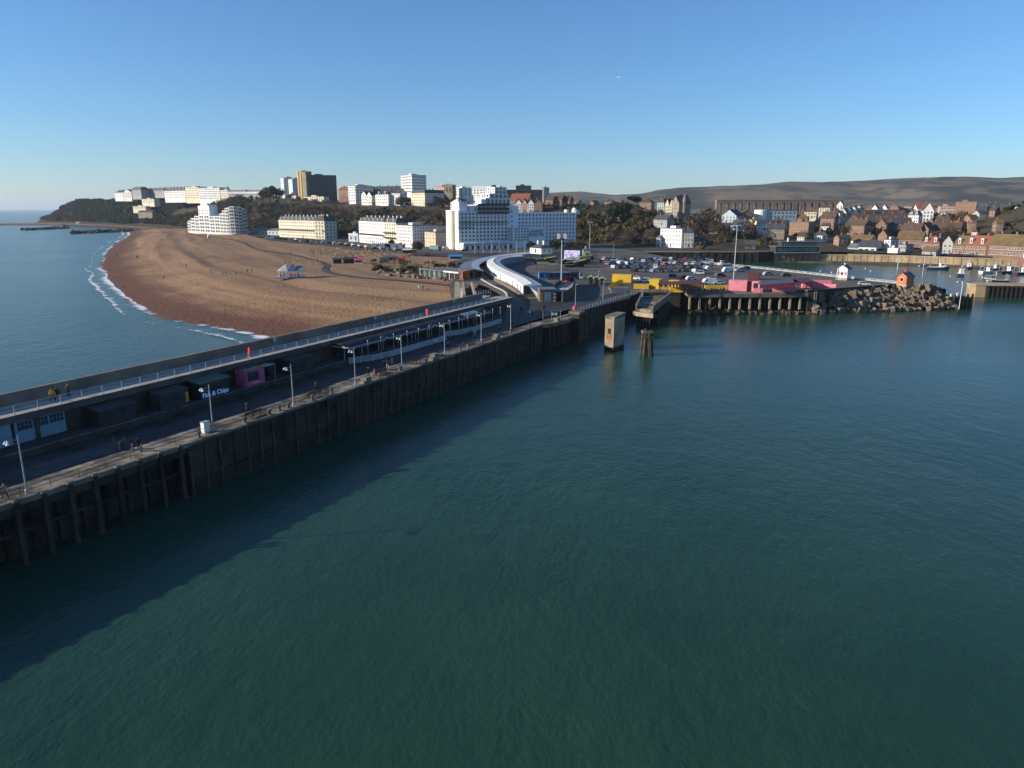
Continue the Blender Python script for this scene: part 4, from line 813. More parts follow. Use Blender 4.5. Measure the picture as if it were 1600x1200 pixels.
for x in np.arange(100, 152, 2.15):                        # toe to crest, row by row
    yw = 239 + (x - 97) * .523; yw = min(yw, 262); yf = 236.5 + (x - 97) * .20
    nrow = max(2, int((yw - yf) / 1.9)); 
    for j in range(nrow + 1):
        y = yf + (yw - .8 - yf) * j / nrow; rise = min(5.6, .2 + 5.4 * (j / nrow) ** .8) * min(1, .45 + (x - 97) / 25)
        rock(x + r_.uniform(-.8, .8), y + r_.uniform(-.6, .6), rise + r_.uniform(-.4, .5), r_.uniform(.95, 1.55))
for k in range(70):                                        # heap of smaller rock before and right of the orange hut
    a = r_.uniform(0, 1); x = 139 + 14 * a + r_.uniform(-1, 1); y = 252 + r_.uniform(-4.5, 5); h = 7.6 * math.exp(-((x - 145) / 7.5) ** 2 - ((y - 255) / 5.5) ** 2)
    rock(x, y, max(.2, h) + r_.uniform(-.3, .3), r_.uniform(.7, 1.15))
core = MB(); core.add([(101, 238.5, -2), (154, 248, -2), (154, 262, -2), (141, 263, -2), (98, 240, -2), (103, 240.5, 1.6), (148, 256, 4.2), (146, 262, 4.6), (139, 260, 4.6), (101, 241, 2.6)], [(0, 1, 6, 5), (1, 2, 7, 6), (2, 3, 8, 7), (3, 4, 9, 8), (4, 0, 5, 9), (5, 6, 7, 8, 9)]); c = core.obj('rubble_core', M_WEED, ra); c.location = (-100, -240, 0)
hd = thing('pier_head', 'dark timber and concrete pier head at the end of the rocks', 'pier head', (151.5, 249.5, 0), R(8))
MB().box(-1, 8.2, 0, 5.5, -3, 3.6).obj('body', M_WALL, hd); MB().box(-.8, 5, .3, 5, 3.6, 4.1).obj('deck', M_CONC, hd)
for x, h in ((1.2, 4.9), (3.4, 5.6), (4.6, 4.4), (6.2, 4.9), (8.0, 5.0)): MB().box(x - .3, x + .3, -.35, .1, -3, h).obj('fender', M_TIMB, hd)
for x, y in ((.6, 1), (3.8, 2.2), (5.6, 4)): MB().lathe([(.3, 4.1), (.22, 4.8), (.34, 5.0)], 8, (x, y)).obj('bollard', M_WHITE, hd)
mw = thing('arm_end_wall', 'low dark wall behind the rocks at the arm end', 'wall', (146, 263, 0), R(-10)); MB().box(0, 10, -1.5, 1.2, -3, 5.6).obj('wall', M_WALL, mw); MB().box(6.5, 8.5, -1.2, .6, 5.6, 6.1).obj('block', M_CONC, mw)
# orange hut and pink and white hut
def lookout(name, label, u, v, w_, d_, h_, rh, m, z, rz, rm, base=None):
    t = thing(name, label, 'hut', P(u, v, z), rz); MB().box(-w_ / 2, w_ / 2, 0, d_, 0, h_).yprism([(-w_ / 2, h_), (0, h_ + rh - .1), (w_ / 2, h_)], .02, d_ - .02).obj('wall', m, t)
    MB().yprism([(-w_ / 2 - .3, h_ - .15), (0, h_ + rh), (w_ / 2 + .3, h_ - .15), (w_ / 2 + .3, h_), (0, h_ + rh + .16), (-w_ / 2 - .3, h_)], -.25, d_ + .25).obj('roof', rm, t)
    wn = MB().box(-.55, .55, -.07, 0, 1.1, 2.2).obj('window', M_GLASS, t); MB().box(-.65, .65, -.05, .0, 1.0, 2.3).obj('window_frame', M_WHITE, t)
    if base: MB().box(-w_ / 2 - .2, w_ / 2 + .2, -.2, d_ + .2, -base, 0).obj('plinth', M_STONE, t)
    return t
M_ORNG = mat('orange_paint', (.62, .17, .06), .7, (.5, .13, .05), .5)
t = lookout('lookout_hut', 'orange lookout hut with a chimney above the rocks', 1408, 444, 3.5, 5.0, 2.7, 1.3, M_ORNG, 7.6, R(-56), mat('slate_roof', (.10, .12, .16), .6), 2.2); MB().tube((0, 2.2, 3.6), (0, 2.2, 5.2), .42, .42, 10).obj('chimney', mat('red_chimney', (.55, .06, .05), .7), t)
M_WPINK = mat('white_boarding', (.74, .70, .68), .7)
t = lookout('lookout_hut', 'small white hut with pink windows and a lantern on its roof', 1315, 434, 4.2, 3.0, 3.6, 1.3, M_WPINK, 7.4, R(-52), MATS['slate_roof'], .9); MB().lathe([(.3, 4.8), (.3, 5.4), (.0, 5.8)], 8, (0, 1.5)).obj('lantern', M_WHITE, t)
for x in (-1.4, 1.4): MB().box(x - .4, x + .4, -.06, 0, 1.0, 2.4).obj('window', mat('pink_shutter', (.5, .12, .25), .7), t)

struct(sheet_px('track_bed', [(770, 438), (800, 447), (822, 458.5), (846, 461), (840, 466), (808, 468), (797, 461), (788, 452)], 6.516, mat('gravel_track_bed', (.20, .145, .09), .95, (.09, .085, .04), .35, 8)))
for i in range(9):
    t = thing('flagpole', 'slim white flagpole before the hotel, %s from the left' % ORD[i], 'flagpole', P(742 + 13 * i, 396 - .25 * i, 6.5), group='flagpoles before the hotel'); MB().lathe([(.12, 0), (.1, .4), (.05, 7.5), (.0, 7.6)], 6).obj('shaft', M_WHITE, t); MB().lathe([(.1, 7.6), (.12, 7.7), (.03, 7.85)], 6).obj('finial', M_WHITE, t)

container('long ochre bar counter under the maroon roof', 1081, 452.5, 7.5, 1.0, 1.6, MATS['ochre_container'], R(-4)); container('deep pink slatted wall under the grey roof', 1214, 451.5, 12, .5, 2.4, MATS['deep_pink_container'], R(-5))
rb0 = thing('rubble_bank', 'dark weedy rubble lying along the foot of the jetty columns', 'rocks', (76, 238, 0))
for i in range(70): rock(59 + 38 * i / 70 + r_.uniform(-.5, .5), 236.4 + r_.uniform(-1.0, 3.5), r_.uniform(-.2, .45), r_.uniform(.55, 1.05), rb0, (76, 238, 0))
for c in rb0.children: c.material_slots[0].link = 'OBJECT'; c.material_slots[0].material = mat('weedy_rubble', (.10, .075, .045), .9, (.04, .034, .02), .6, 6)
# ================================================================== cars and boats
def paint(name, c, r=.3): return mat(name, c, r, tuple(x * .9 for x in c), 1, 2, spec=.5)
PAINTS = [('white', paint('car_white', (.75, .75, .74))), ('black', paint('car_black', (.015, .015, .018))), ('dark blue', paint('car_navy', (.02, .035, .09))), ('silver', paint('car_silver', (.42, .43, .45))), ('dark grey', paint('car_grey', (.08, .085, .095))), ('red', paint('car_red', (.42, .02, .025))), ('pale blue', paint('car_blue', (.14, .24, .36))), ('maroon', paint('car_maroon', (.13, .015, .02)))]
M_TYRE = mat('tyre_rubber', (.015, .015, .015), .9); M_CGLASS = mat('car_glass', (.015, .018, .022), .1, None, 1, 2, spec=.6)
def car_meshes(kind):
    if kind == 'van': low = [(-2.5, .3), (2.5, .3), (2.55, .8), (2.35, 1.15), (1.55, 2.05), (-2.5, 2.1)]; cab = [(1.05, 1.25), (2.15, 1.2), (1.5, 1.98), (1.05, 1.98)]; wb = 1.6; hw = .95
    elif kind == 'suv': low = [(-2.2, .35), (2.2, .35), (2.25, .75), (2.15, 1.0), (1.15, 1.1), (.55, 1.68), (-1.9, 1.68), (-2.2, 1.1)]; cab = [(-1.95, 1.08), (1.05, 1.1), (.5, 1.6), (-1.78, 1.6)]; wb = 1.35; hw = .92
    else: low = [(-2.05, .28), (2.05, .28), (2.1, .6), (1.95, .82), (1.05, .92), (.35, 1.44), (-1.25, 1.46), (-1.95, 1.0), (-2.1, .7)]; cab = [(-1.72, .95), (.98, .93), (.32, 1.38), (-1.2, 1.4)]; wb = 1.28; hw = .86
    b = MB().yprism(low, -hw, hw).mesh('body', PAINTS[0][1]); g = MB().yprism(cab, -hw - .015, hw + .015)
    if kind != 'van': g.add([(low[4][0] + .02, -hw * .85, low[4][1] + .03), (low[4][0] + .02, hw * .85, low[4][1] + .03), (low[5][0] + .04, hw * .8, low[5][1] - .06), (low[5][0] + .04, -hw * .8, low[5][1] - .06)], [(0, 1, 2, 3)])
    w_ = MB().tube((0, -.1, 0), (0, .1, 0), .32, .32, 10).mesh('wheel', M_TYRE)
    lh = MB().box(-.03, .03, -.18, .18, 0, .12).mesh('headlight', M_WHITE)
    return b, g.mesh('window', M_CGLASS), w_, lh, wb, hw, low
CARM = {k: car_meshes(k) for k in ('hatchback', 'suv', 'van')}
def car(label, loc, rz, kind, pm, group, full=True):
    b, g, w_, lh, wb, hw, low = CARM[kind]; t = thing('parked_car' if kind != 'van' else 'parked_van', label, 'car' if kind != 'van' else 'van', loc, rz, group)
    o = link('body', b, t); o.material_slots[0].link = 'OBJECT'; o.material_slots[0].material = pm; link('window', g, t)
    if full:
        for x in (-wb, wb):
            for y in (-hw + .06, hw - .06): link('wheel', w_, t, (x, y, .32))
        for y in (-hw + .25, hw - .25): link('headlight', lh, t, (low[2][0] - .02, y, low[2][1] - .1))
    return t
rc = random.Random(21)
rows = [(406.6, 944, 1092, 21), (410.0, 940, 1112, 22), (414.2, 950, 1112, 18), (419.2, 958, 1102, 14), (425.0, 992, 1100, 9)]
k = 0
for ri, (v, u0, u1, n) in enumerate(rows):
    for i in range(n):
        if rc.random() < .12 and i not in (0, n - 1): continue
        pn, pm = rc.choices(PAINTS, (6, 6, 5, 4, 5, .8, 1.5, .5))[0]; kind = rc.choices(['hatchback', 'suv', 'van'], (7, 4, .6))[0]; c = P(u0 + (u1 - u0) * i / (n - 1) + rc.uniform(-1, 1), v + rc.uniform(-.5, .5), 6.515)
        car('%s %s, bay %s from the left in the %s row of cars' % (pn, kind, ORD[i], ['back', 'second', 'third', 'fourth', 'front'][ri]), c, R(rc.choice([78, 258]) + rc.uniform(-6, 6)) if ri % 2 else R(rc.choice([62, 242]) + rc.uniform(-6, 6)), kind, pm, 'cars in the harbour car park')
for (u, v, c, kd, rz, lb) in [(993, 437, 0, 'hatchback', 150, 'white hatchback left of the yellow containers'), (1007, 441, 0, 'suv', 165, 'white car directly behind the yellow container'), (1066, 436.5, 1, 'suv', 20, 'black car behind the left part of the maroon roof'), (1050, 434, 2, 'suv', 20, 'dark blue car behind the yellow cabin'), (1080, 437.5, 0, 'hatchback', 10, 'white car roof showing above the maroon roof'), (1107, 439, 3, 'hatchback', 200, 'silver car behind the right end of the maroon roof'), (1108, 444, 0, 'van', 185, 'long white van right of the maroon roof'), (1122, 444, 0, 'hatchback', 185, 'white car left of the pink container'), (1092, 429, 3, 'suv', 160, 'silver people carrier in the open part of the car park'), (1098, 427, 4, 'suv', 160, 'dark grey car beside the silver people carrier'), (1109, 420.5, 0, 'hatchback', 20, 'white car in the open part near the white van'), (1137, 425, 0, 'van', 195, 'large white camper van beside the light mast'), (1156, 424, 3, 'suv', 190, 'silver pick-up right of the white camper van'), (1164, 422, 4, 'suv', 190, 'dark grey car right of the silver pick-up'), (1200, 430, 3, 'hatchback', 10, 'silver car behind the pink cafe roof'), (1228, 432, 4, 'hatchback', 10, 'dark grey car behind the pink cafe roof'), (1125, 433, 4, 'suv', 20, 'dark car behind the gap between the cafes'), (1350, 446, 3, 'hatchback', 340, 'silver car parked between the two lookout huts'), (946, 411, 5, 'hatchback', 70, 'bright red car at the left edge of the car park'), (1041, 415.8, 5, 'suv', 30, 'bright red car in the middle of the car park'), (726, 392.5, 1, 'hatchback', 10, 'black car on the road below the hotel'), (668, 399.5, 5, 'hatchback', 10, 'red and white car on the sea road by the market'), (697, 388.5, 0, 'suv', 20, 'white car at the corner of the hotel')]:
    car(lb, P(u, v, 6.516), R(rz), kd, PAINTS[c][1], 'cars around the harbour')
pa = [P(u, v, 6.1) for u, v in [(402, 371), (440, 374.5), (480, 378), (520, 382), (560, 386), (600, 390), (640, 394.5)]]
tot = 0; seg = [(b - a).length for a, b in zip(pa[:-1], pa[1:])]; Ls = sum(seg); i = 0; dpos = 0
while dpos < Ls - 4 and i < 52:
    x = dpos; j = 0
    while x > seg[j]: x -= seg[j]; j += 1
    c = pa[j].lerp(pa[j + 1], x / seg[j]); d = pa[j + 1] - pa[j]; pn, pm = rc.choices(PAINTS, (6, 3, 3, 4, 3, 1, 1, 1))[0]; off = Vector((-d.y, d.x, 0)).normalized() * (0 if i % 2 else 7)
    car('%s car, %s from the left along the sea road' % (pn, ORD[i]), (c.x + off.x, c.y + off.y, hz(c.x + off.x, c.y + off.y) + .12), math.atan2(d.y, d.x) + (R(75) if i % 2 else 0), rc.choice(['hatchback', 'suv']), pm, 'cars along the sea road', True); i += 1; dpos += Ls / 52
for i in range(16):                                        # far quay
    a = P(1478 + 8.3 * i, 400.5 + .22 * i, 5.0); pn, pm = rc.choices(PAINTS, (4, 4, 3, 3, 3, 1, 1, 1))[0]
    car('%s car before the brick quay houses, %s from the left' % (pn, ORD[i]), (a.x, a.y + 1, 5.3), R(-28 + rc.uniform(-4, 4)) + (R(90) if i % 3 else 0), rc.choice(['hatchback', 'suv']), pm, 'cars on the far quay')
# ---- boats
def boat(label, u, v, L, rz, hullm, cabm=None, mast_=True, z=0.0, name='fishing_boat', cat='boat', cab=True, loc=None, rig=True):
    t = thing(name, label, cat, loc or P(u, v, z), R(rz), 'boats in the harbour'); w_ = L * .17; h = L * .13; secs = []
    xs = [-.5, -.4, -.1, .2, .38, .5]; ws = [.85, .95, 1, .9, .55, .04]; hs = [1, .95, .92, 1.05, 1.25, 1.5]; mb = MB(); vs = []; fs = []
    for x, ww_, hh in zip(xs, ws, hs):
        for (y, zz) in ((-w_ * ww_, h * hh), (-w_ * ww_ * .8, 0), (0, -h * .5), (w_ * ww_ * .8, 0), (w_ * ww_, h * hh)): vs.append((x * L, y, zz))
    for i in range(5):
        for j in range(4): a = i * 5 + j; fs.append((a, a + 5, a + 6, a + 1))
    fs += [(0, 1, 2, 3, 4), (29, 28, 27, 26, 25)]; mb.add(vs, fs).obj('hull', hullm, t)
    MB().add([(x * L, s_ * w_ * ww_ * .96, h * hh - h * .15) for s_ in (-1, 1) for x, ww_, hh in zip(xs, ws, hs)], [(i, i + 1, i + 7, i + 6) for i in range(5)]).obj('deck', M_GALV, t)
    gw = MB()
    for s_ in (-1, 1):
        for i in range(5): gw.tube((xs[i] * L, s_ * w_ * ws[i], h * hs[i]), (xs[i + 1] * L, s_ * w_ * ws[i + 1], h * hs[i + 1]), L * .012, L * .012, 4)
    gw.obj('gunwale', M_WHITE, t)
    if cab:
        c = MB().box(L * .05, L * .27, -w_ * .6, w_ * .6, h * .7, h * 2.4).box(L * .03, L * .3, -w_ * .66, w_ * .66, h * 2.4, h * 2.52).obj('wheelhouse', cabm or M_WHITE, t)
        MB().box(L * .268, L * .278, -w_ * .5, w_ * .5, h * 1.65, h * 2.2).obj('window', M_CGLASS, c); MB().box(L * .09, L * .24, -w_ * .62, -w_ * .6, h * 1.65, h * 2.2).obj('window', M_CGLASS, c); MB().box(L * .09, L * .24, w_ * .6, w_ * .62, h * 1.65, h * 2.2).obj('window', M_CGLASS, c)
    if mast_:
        m_ = MB().tube((L * .02, 0, h * .8), (L * .02, 0, L * .52), L * .012).obj('mast', M_WHITE, t)
        if rig: MB().tube((L * .02, 0, L * .4), (-L * .38, 0, L * .3), L * .008, L * .008, 4).tube((-L * .4, -w_ * .7, h), (-L * .4, -w_ * .7, h * 3), L * .01, L * .01, 4).tube((-L * .4, w_ * .7, h), (-L * .4, w_ * .7, h * 3), L * .01, L * .01, 4).tube((-L * .4, -w_ * .7, h * 3), (-L * .4, w_ * .7, h * 3), L * .01, L * .01, 4).obj('gantry', M_GALV, t)
    return t
HN = paint('hull_navy', (.02, .03, .08)); HW = paint('hull_white', (.72, .72, .72)); HP = paint('hull_purple', (.07, .02, .06)); HB = paint('hull_blue', (.05, .2, .38)); HC = paint('hull_cyan', (.08, .35, .48)); HD = paint('hull_dark', (.03, .03, .035)); HR = paint('hull_red', (.35, .04, .03))
boat('white fishing boat with a navy bow, leftmost of the fishing boats', 1466, 421, 11, -15, HN)
boat('white and navy fishing boat lying stern towards the camera', 1501, 431, 10.5, 60, HN); boat('dark fishing boat behind the white and navy boat', 1513, 420, 11, 40, HD, M_GALV)
boat('white and grey fishing boat near the right of the harbour', 1542, 427, 9.5, 20, HW); boat('dark hulled boat beside the white and grey boat', 1553, 422, 9, 10, HD); boat('fishing boat with a purple hull', 1574, 427, 11, 15, HP); boat('purple and white boat at the right edge', 1597, 429, 11, 20, HP)
boat('dark fishing boat moored behind the east head', 1556, 441, 10, 160, HD, M_GALV); boat('small blue boat moored against the east head', 1548, 446, 7, 175, HB, mast_=False)
boat('small cyan dinghy near the harbour ladder', 1441, 416, 5, 20, HC, mast_=False, cab=False, name='dinghy'); boat('small white dinghy behind the fishing boats', 1484, 417, 5, 0, HW, mast_=False, cab=False, name='dinghy'); boat('small grey dinghy by the quay wall', 1523, 416, 5, -20, M_GALV, mast_=False, cab=False, name='dinghy')
boat('white dinghy right of the dark boat', 1530, 419, 5.2, 30, HW, mast_=False, cab=False, name='dinghy'); boat('white dinghy near the purple boat', 1587, 421, 5, 10, HW, mast_=False, cab=False, name='dinghy'); boat('red dinghy on the mud by the quay stairs', 1428, 413.5, 4.5, 60, HR, mast_=False, cab=False, name='dinghy', z=.2)
boat('white motor boat laid up at the back of the car park', 1131, 414, 6.5, 190, HW, mast_=False, z=7.0, name='motor_boat', rig=False)
by = MB().lathe([(.05, -.3), (.32, 0), (.3, .3), (.05, .5)], 8).mesh('buoy', M_WHITE)
for i, (u, v) in enumerate([(1282, 424), (1299, 426), (1258, 426), (1360, 424), (1352, 420), (1496, 441), (1485, 432), (1535, 434)]): tag(link('buoy', by, None, P(u, v, 0)), ['white buoy left of the white lookout hut, nearer of two', 'white buoy just left of the lookout hut roof', 'white buoy farthest left in the inner harbour', 'white buoy right of the white lookout hut', 'white buoy beyond the white lookout hut', 'white buoy in the harbour entrance', 'white buoy right of the thin pole', 'white buoy before the white and grey boat'][i], 'buoy', 'mooring buoys')
nb = thing('navigation_mark', 'white ring-topped navigation post in the inner harbour', 'navigation mark', P(1402, 421, 0)); MB().tube((0, 0, -2), (0, 0, 4.2), .14).obj('post', M_WHITE, nb)
rg = MB(); 
for i in range(10): a0 = i * .628; rg.tube((.9 * math.cos(a0), 0, 5.1 + .9 * math.sin(a0)), (.9 * math.cos(a0 + .628), 0, 5.1 + .9 * math.sin(a0 + .628)), .16, .16, 5)
rg.obj('ring', M_WHITE, nb)
for i, (u, v, vt) in enumerate([(1441, 432, 402), (1499, 478, 440)]): b = P(u, v, 0 if i == 0 else 3.8); t = thing('pole', ['thin pale pole standing in the inner harbour', 'thin pale pole on the pier head beyond the rocks'][i], 'pole', b); MB().tube((0, 0, -1), (0, 0, ZA(vt, b.y) - b.z), .09).obj('shaft', M_WHITE, t); MB().box(-.3, .3, -.05, .05, ZA(vt, b.y) - b.z - .5, ZA(vt, b.y) - b.z).obj('topmark', M_WHITE, t)
# ================================================================== buildings
W = {}; FOOT = []
def wall_m(n):
    return W[n]
W['white'] = mat('white_render', (.80, .78, .73), .8, (.68, .66, .61), .12, 6); W['cream'] = mat('cream_render', (.72, .64, .47), .8, (.60, .53, .38), .12, 6)
W['brick'] = mat('red_brick', (.23, .125, .085), .9, (.16, .09, .062), .25, 6); W['orange'] = mat('orange_brick', (.31, .17, .10), .9, (.23, .125, .08), .25, 6)
W['grey'] = mat('grey_render', (.36, .36, .35), .85, (.26, .26, .26), .15, 6); W['dark'] = mat('dark_cladding', (.045, .05, .06), .6, (.03, .034, .042), .2, 5)
W['beige'] = mat('beige_render', (.56, .43, .31), .85, (.46, .35, .25), .15, 6); W['pblue'] = mat('pale_blue_render', (.42, .50, .53), .8); W['stone'] = mat('grey_stone', (.30, .25, .19), .9, (.18, .15, .115), .3, 7)
W['gold'] = mat('golden_panel', (.48, .31, .10), .6, (.38, .24, .08), .2); W['offw'] = mat('off_white_panels', (.70, .70, .68), .7, (.56, .57, .56), .15, 5); W['pinkr'] = mat('pink_render', (.62, .38, .30), .85)
RM = {'slate': mat('roof_slate', (.075, .08, .09), .7, (.045, .048, .055), .4, 6), 'red': mat('red_tile_roof', (.28, .095, .055), .85, (.19, .07, .04), .4, 6), 'brown': mat('brown_tile_roof', (.115, .078, .058), .9, (.065, .046, .037), .4, 6),
      'olive': mat('mossy_tile_roof', (.18, .125, .055), .9, (.10, .07, .035), .3, 7), 'grey': mat('grey_roof', (.17, .175, .18), .8, (.11, .115, .12), .3), 'white': W['white'], 'lead': mat('flat_roof_felt', (.13, .13, .135), .9, (.09, .09, .09), .3)}
def win_mesh(name, fm):
    mb = MB(); mb.box(-.5, .5, -.10, .0, 0, 1); mb.k = 1; mb.box(-.42, .42, -.115, -.10, .06, .94); mb.k = 0; mb.box(-.42, .42, -.13, -.11, .48, .53).box(-.56, .56, -.2, 0, -.06, 0)
    return mb.mesh(name, [fm, M_GLASS])
WIN = {'white': win_mesh('window', M_WHITE), 'dark': win_mesh('window', M_DKMET), 'cream': win_mesh('window', W['cream'])}
DOOR = MB().box(-.5, .5, -.08, 0, 0, 1).mesh('door', M_DKMET)
CHI = MB().box(-.55, .55, -.4, .4, 0, 1).mesh('chimney', W['brick']); CHW = MB().box(-.5, .5, -.4, .4, 0, 1).mesh('chimney', W['white'])
POT = MB().lathe([(.16, 1), (.12, 1.25)], 6).mesh('chimney_pot', W['orange'])
def frame(uL, YL, uR, YR, vb, vt):
    zb = ZA(vb, (YL + YR) / 2); zt = ZA(vt, (YL + YR) / 2); a = Vector((XA(uL, YL, zb), YL, zb)); b = Vector((XA(uR, YR, zb), YR, zb))
    return a, (b - a).length, math.atan2(b.y - a.y, b.x - a.x), zt - zb
def windows(par, face, cols, rows, x0, x1, z0, z1, ww=.5, wh=.55, kind='white', off=0.0):
    """face: (origin, angle) of a wall plane in the building's own frame"""
    (ox, oy), ang = face; ca, sa = math.cos(ang), math.sin(ang); dx = (x1 - x0) / cols; dz = (z1 - z0) / rows; me = WIN[kind]
    for i in range(cols):
        for j in range(rows):
            x = x0 + (i + .5) * dx; o = link('window', me, par, (ox + x * ca, oy + x * sa, z0 + dz * (j + .5 - wh / 2)), ang); o.scale = (dx * ww, 1.2, dz * wh)
def bld(label, uL, YL, uR, YR, vb, vt, d=11, roof='flat', rh=3.5, wall='white', rm='slate', cols=4, rows=3, scols=2, chim=0, name='building', cat='building', ww=.48, wh=.55, wk='white', dorm=0, balc=(), door=True, cw=False, down=7, group=None, parapet=.5):
    a, w_, rz, h = frame(uL, YL, uR, YR, vb, vt); t = thing(name, label, cat, a, rz, group); FOOT.append((a.x, a.y, math.cos(rz), math.sin(rz), w_, d))
    MB().box(0, w_, 0, d, -down, h).obj('wall', W[wall], t)
    if roof == 'flat':
        r = MB().box(-.15, w_ + .15, -.15, d + .15, h, h + parapet).obj('roof', RM[rm], t); MB().box(w_ * .3, w_ * .55, d * .3, d * .7, h + parapet, h + parapet + 1.6).obj('plant_room', W[wall], r); top = h + parapet
    elif roof == 'gable':
        r = MB().xprism([(-.4, h - .15), (d / 2, h + rh), (d + .4, h - .15), (d + .4, h + .1), (d / 2, h + rh + .25), (-.4, h + .1)], -.3, w_ + .3).obj('roof', RM[rm], t); MB().xprism([(0, h), (d / 2, h + rh - .05), (d, h)], 0, w_).obj('gable', W[wall], t); top = h + rh
    elif roof == 'gablef':
        r = MB().yprism([(-.4, h - .2), (w_ / 2, h + rh), (w_ + .4, h - .2), (w_ + .4, h + .1), (w_ / 2, h + rh + .25), (-.4, h + .1)], -.3, d + .3).obj('roof', RM[rm], t); MB().yprism([(0, h), (w_ / 2, h + rh - .05), (w_, h)], 0, d).obj('gable', W[wall], t); top = h + rh
    elif roof == 'hip':
        k = min(d, w_) / 2; e = .4; r = MB().add([(-e, -e, h), (w_ + e, -e, h), (w_ + e, d + e, h), (-e, d + e, h), (k if w_ > d else w_ / 2, d / 2 if w_ > d else k, h + rh), (w_ - k if w_ > d else w_ / 2, d / 2 if w_ > d else d - k, h + rh)], [(0, 1, 5, 4), (1, 2, 5), (2, 3, 4, 5), (3, 0, 4), (0, 3, 2, 1)] if w_ > d else [(0, 1, 4), (1, 2, 5, 4), (2, 3, 5), (3, 0, 4, 5), (0, 3, 2, 1)]).obj('roof', RM[rm], t); top = h + rh
    else:                                                  # mansard
        i_ = rh * .45; r = MB().add([(-.2, -.2, h), (w_ + .2, -.2, h), (w_ + .2, d + .2, h), (-.2, d + .2, h), (i_, i_, h + rh), (w_ - i_, i_, h + rh), (w_ - i_, d - i_, h + rh), (i_, d - i_, h + rh)], [(0, 1, 5, 4), (1, 2, 6, 5), (2, 3, 7, 6), (3, 0, 4, 7), (4, 5, 6, 7), (3, 2, 1, 0)]).obj('roof', RM[rm], t); MB().box(-.3, w_ + .3, -.3, 0, h - .3, h + .15).obj('cornice', W[wall], t); top = h + rh
    for i in range(dorm):
        x = w_ * (i + .5) / dorm; hh = h + rh * .15; dm = MB().box(x - .8, x + .8, .25, 2.0, hh, hh + rh * .6).obj('dormer', W[wall] if wall in ('white', 'cream') else W['white'], r); o = link('window', WIN['white'], dm, (x, .25, hh + .25)); o.scale = (1.1, 1, rh * .45)
    z0 = .3
    if cols: windows(t, ((0, 0), 0), cols, rows, w_ * .03, w_ * .97, z0, h - .2, ww, wh, wk)
    if scols: windows(t, ((0, d), -math.pi / 2), scols, rows, d * .06, d * .94, z0, h - .2, ww, wh, wk); windows(t, ((w_, 0), math.pi / 2), scols, rows, d * .06, d * .94, z0, h - .2, ww, wh, wk)
    if door: o = link('door', DOOR, t, (w_ * .5 / max(cols, 1) * (1 + 2 * (cols // 2)) + w_ * .02, -.02, 0)); o.scale = (1.1, 1.6, 2.1)
    for f in balc: MB().box(.2, w_ - .2, -1.3, 0, h * f, h * f + .22).box(.2, w_ - .2, -1.32, -1.24, h * f + .22, h * f + 1.1).obj('balcony', M_DKMET, t)
    for i in range(chim):
        x = w_ * (i + .5) / chim if chim > 1 else w_ * .3; c = link('chimney', CHW if cw else CHI, r, (x, d * .5, top - rh * .35 if roof != 'flat' else top)); c.scale = (1, 1.2, rh * .35 + 1.5 if roof != 'flat' else 1.6)
        link('chimney_pot', POT, r, (x - .2, d * .5, c.location.z + c.scale[2] - 1.0)); link('chimney_pot', POT, r, (x + .25, d * .5, c.location.z + c.scale[2] - 1.0))
    return t
# ---- the seafront
bld('long cream crescent terrace with white chimneys and a dark balcony line', 437, 775, 508, 706, 371.5, 345, 13, 'mansard', 4.2, 'cream', 'slate', 22, 5, 3, 12, cw=True, dorm=11, balc=(.42,), group='seafront terraces', ww=.42)
bld('rounded shaded end house of the cream crescent terrace', 508, 706, 526, 722, 373, 345, 12, 'mansard', 4.6, 'cream', 'slate', 5, 5, 3, 2, cw=True, dorm=2, group='seafront terraces', ww=.42)
bld('white terrace with dark balcony line and six chimneys by the sea road', 562, 632, 601, 586, 381, 346.5, 13, 'mansard', 3.4, 'white', 'slate', 12, 6, 3, 6, cw=True, dorm=6, balc=(.4,), group='seafront terraces', ww=.42)
bld('yellow cream terrace houses between the white terrace and the plain block', 601.5, 585, 620, 568, 382, 348, 13, 'mansard', 3.6, 'cream', 'slate', 5, 6, 3, 3, cw=True, dorm=2, balc=(.28, .5), group='seafront terraces', ww=.45)
bld('plain pale block with many small windows at the end of the terraces', 620.5, 567, 645, 545, 384.5, 352.5, 21, 'flat', 0, 'offw', 'lead', 11, 6, 8, 0, group='seafront terraces', ww=.4)
bld('square beige block with few windows left of the hotel', 664, 545, 681, 529, 388, 363, 15, 'flat', 0, 'beige', 'lead', 3, 4, 4, 0, ww=.25, wh=.35)
bld('grey roofed annexe between the terraces and the hotel', 668, 590, 700, 575, 378, 362, 16, 'gable', 4, 'grey', 'slate', 5, 2, 3)
bld('pale low pavilion with a greenish roof beside the white crescent', 392, 850, 437, 800, 367, 360, 12, 'gable', 2.2, 'pblue', 'grey', 8, 1, 2, door=False)
bld('pale blue site hoarding shed between the terraces', 545, 650, 560, 640, 378, 366, 6, 'flat', 0, 'pblue', 'white', 2, 1, 1)
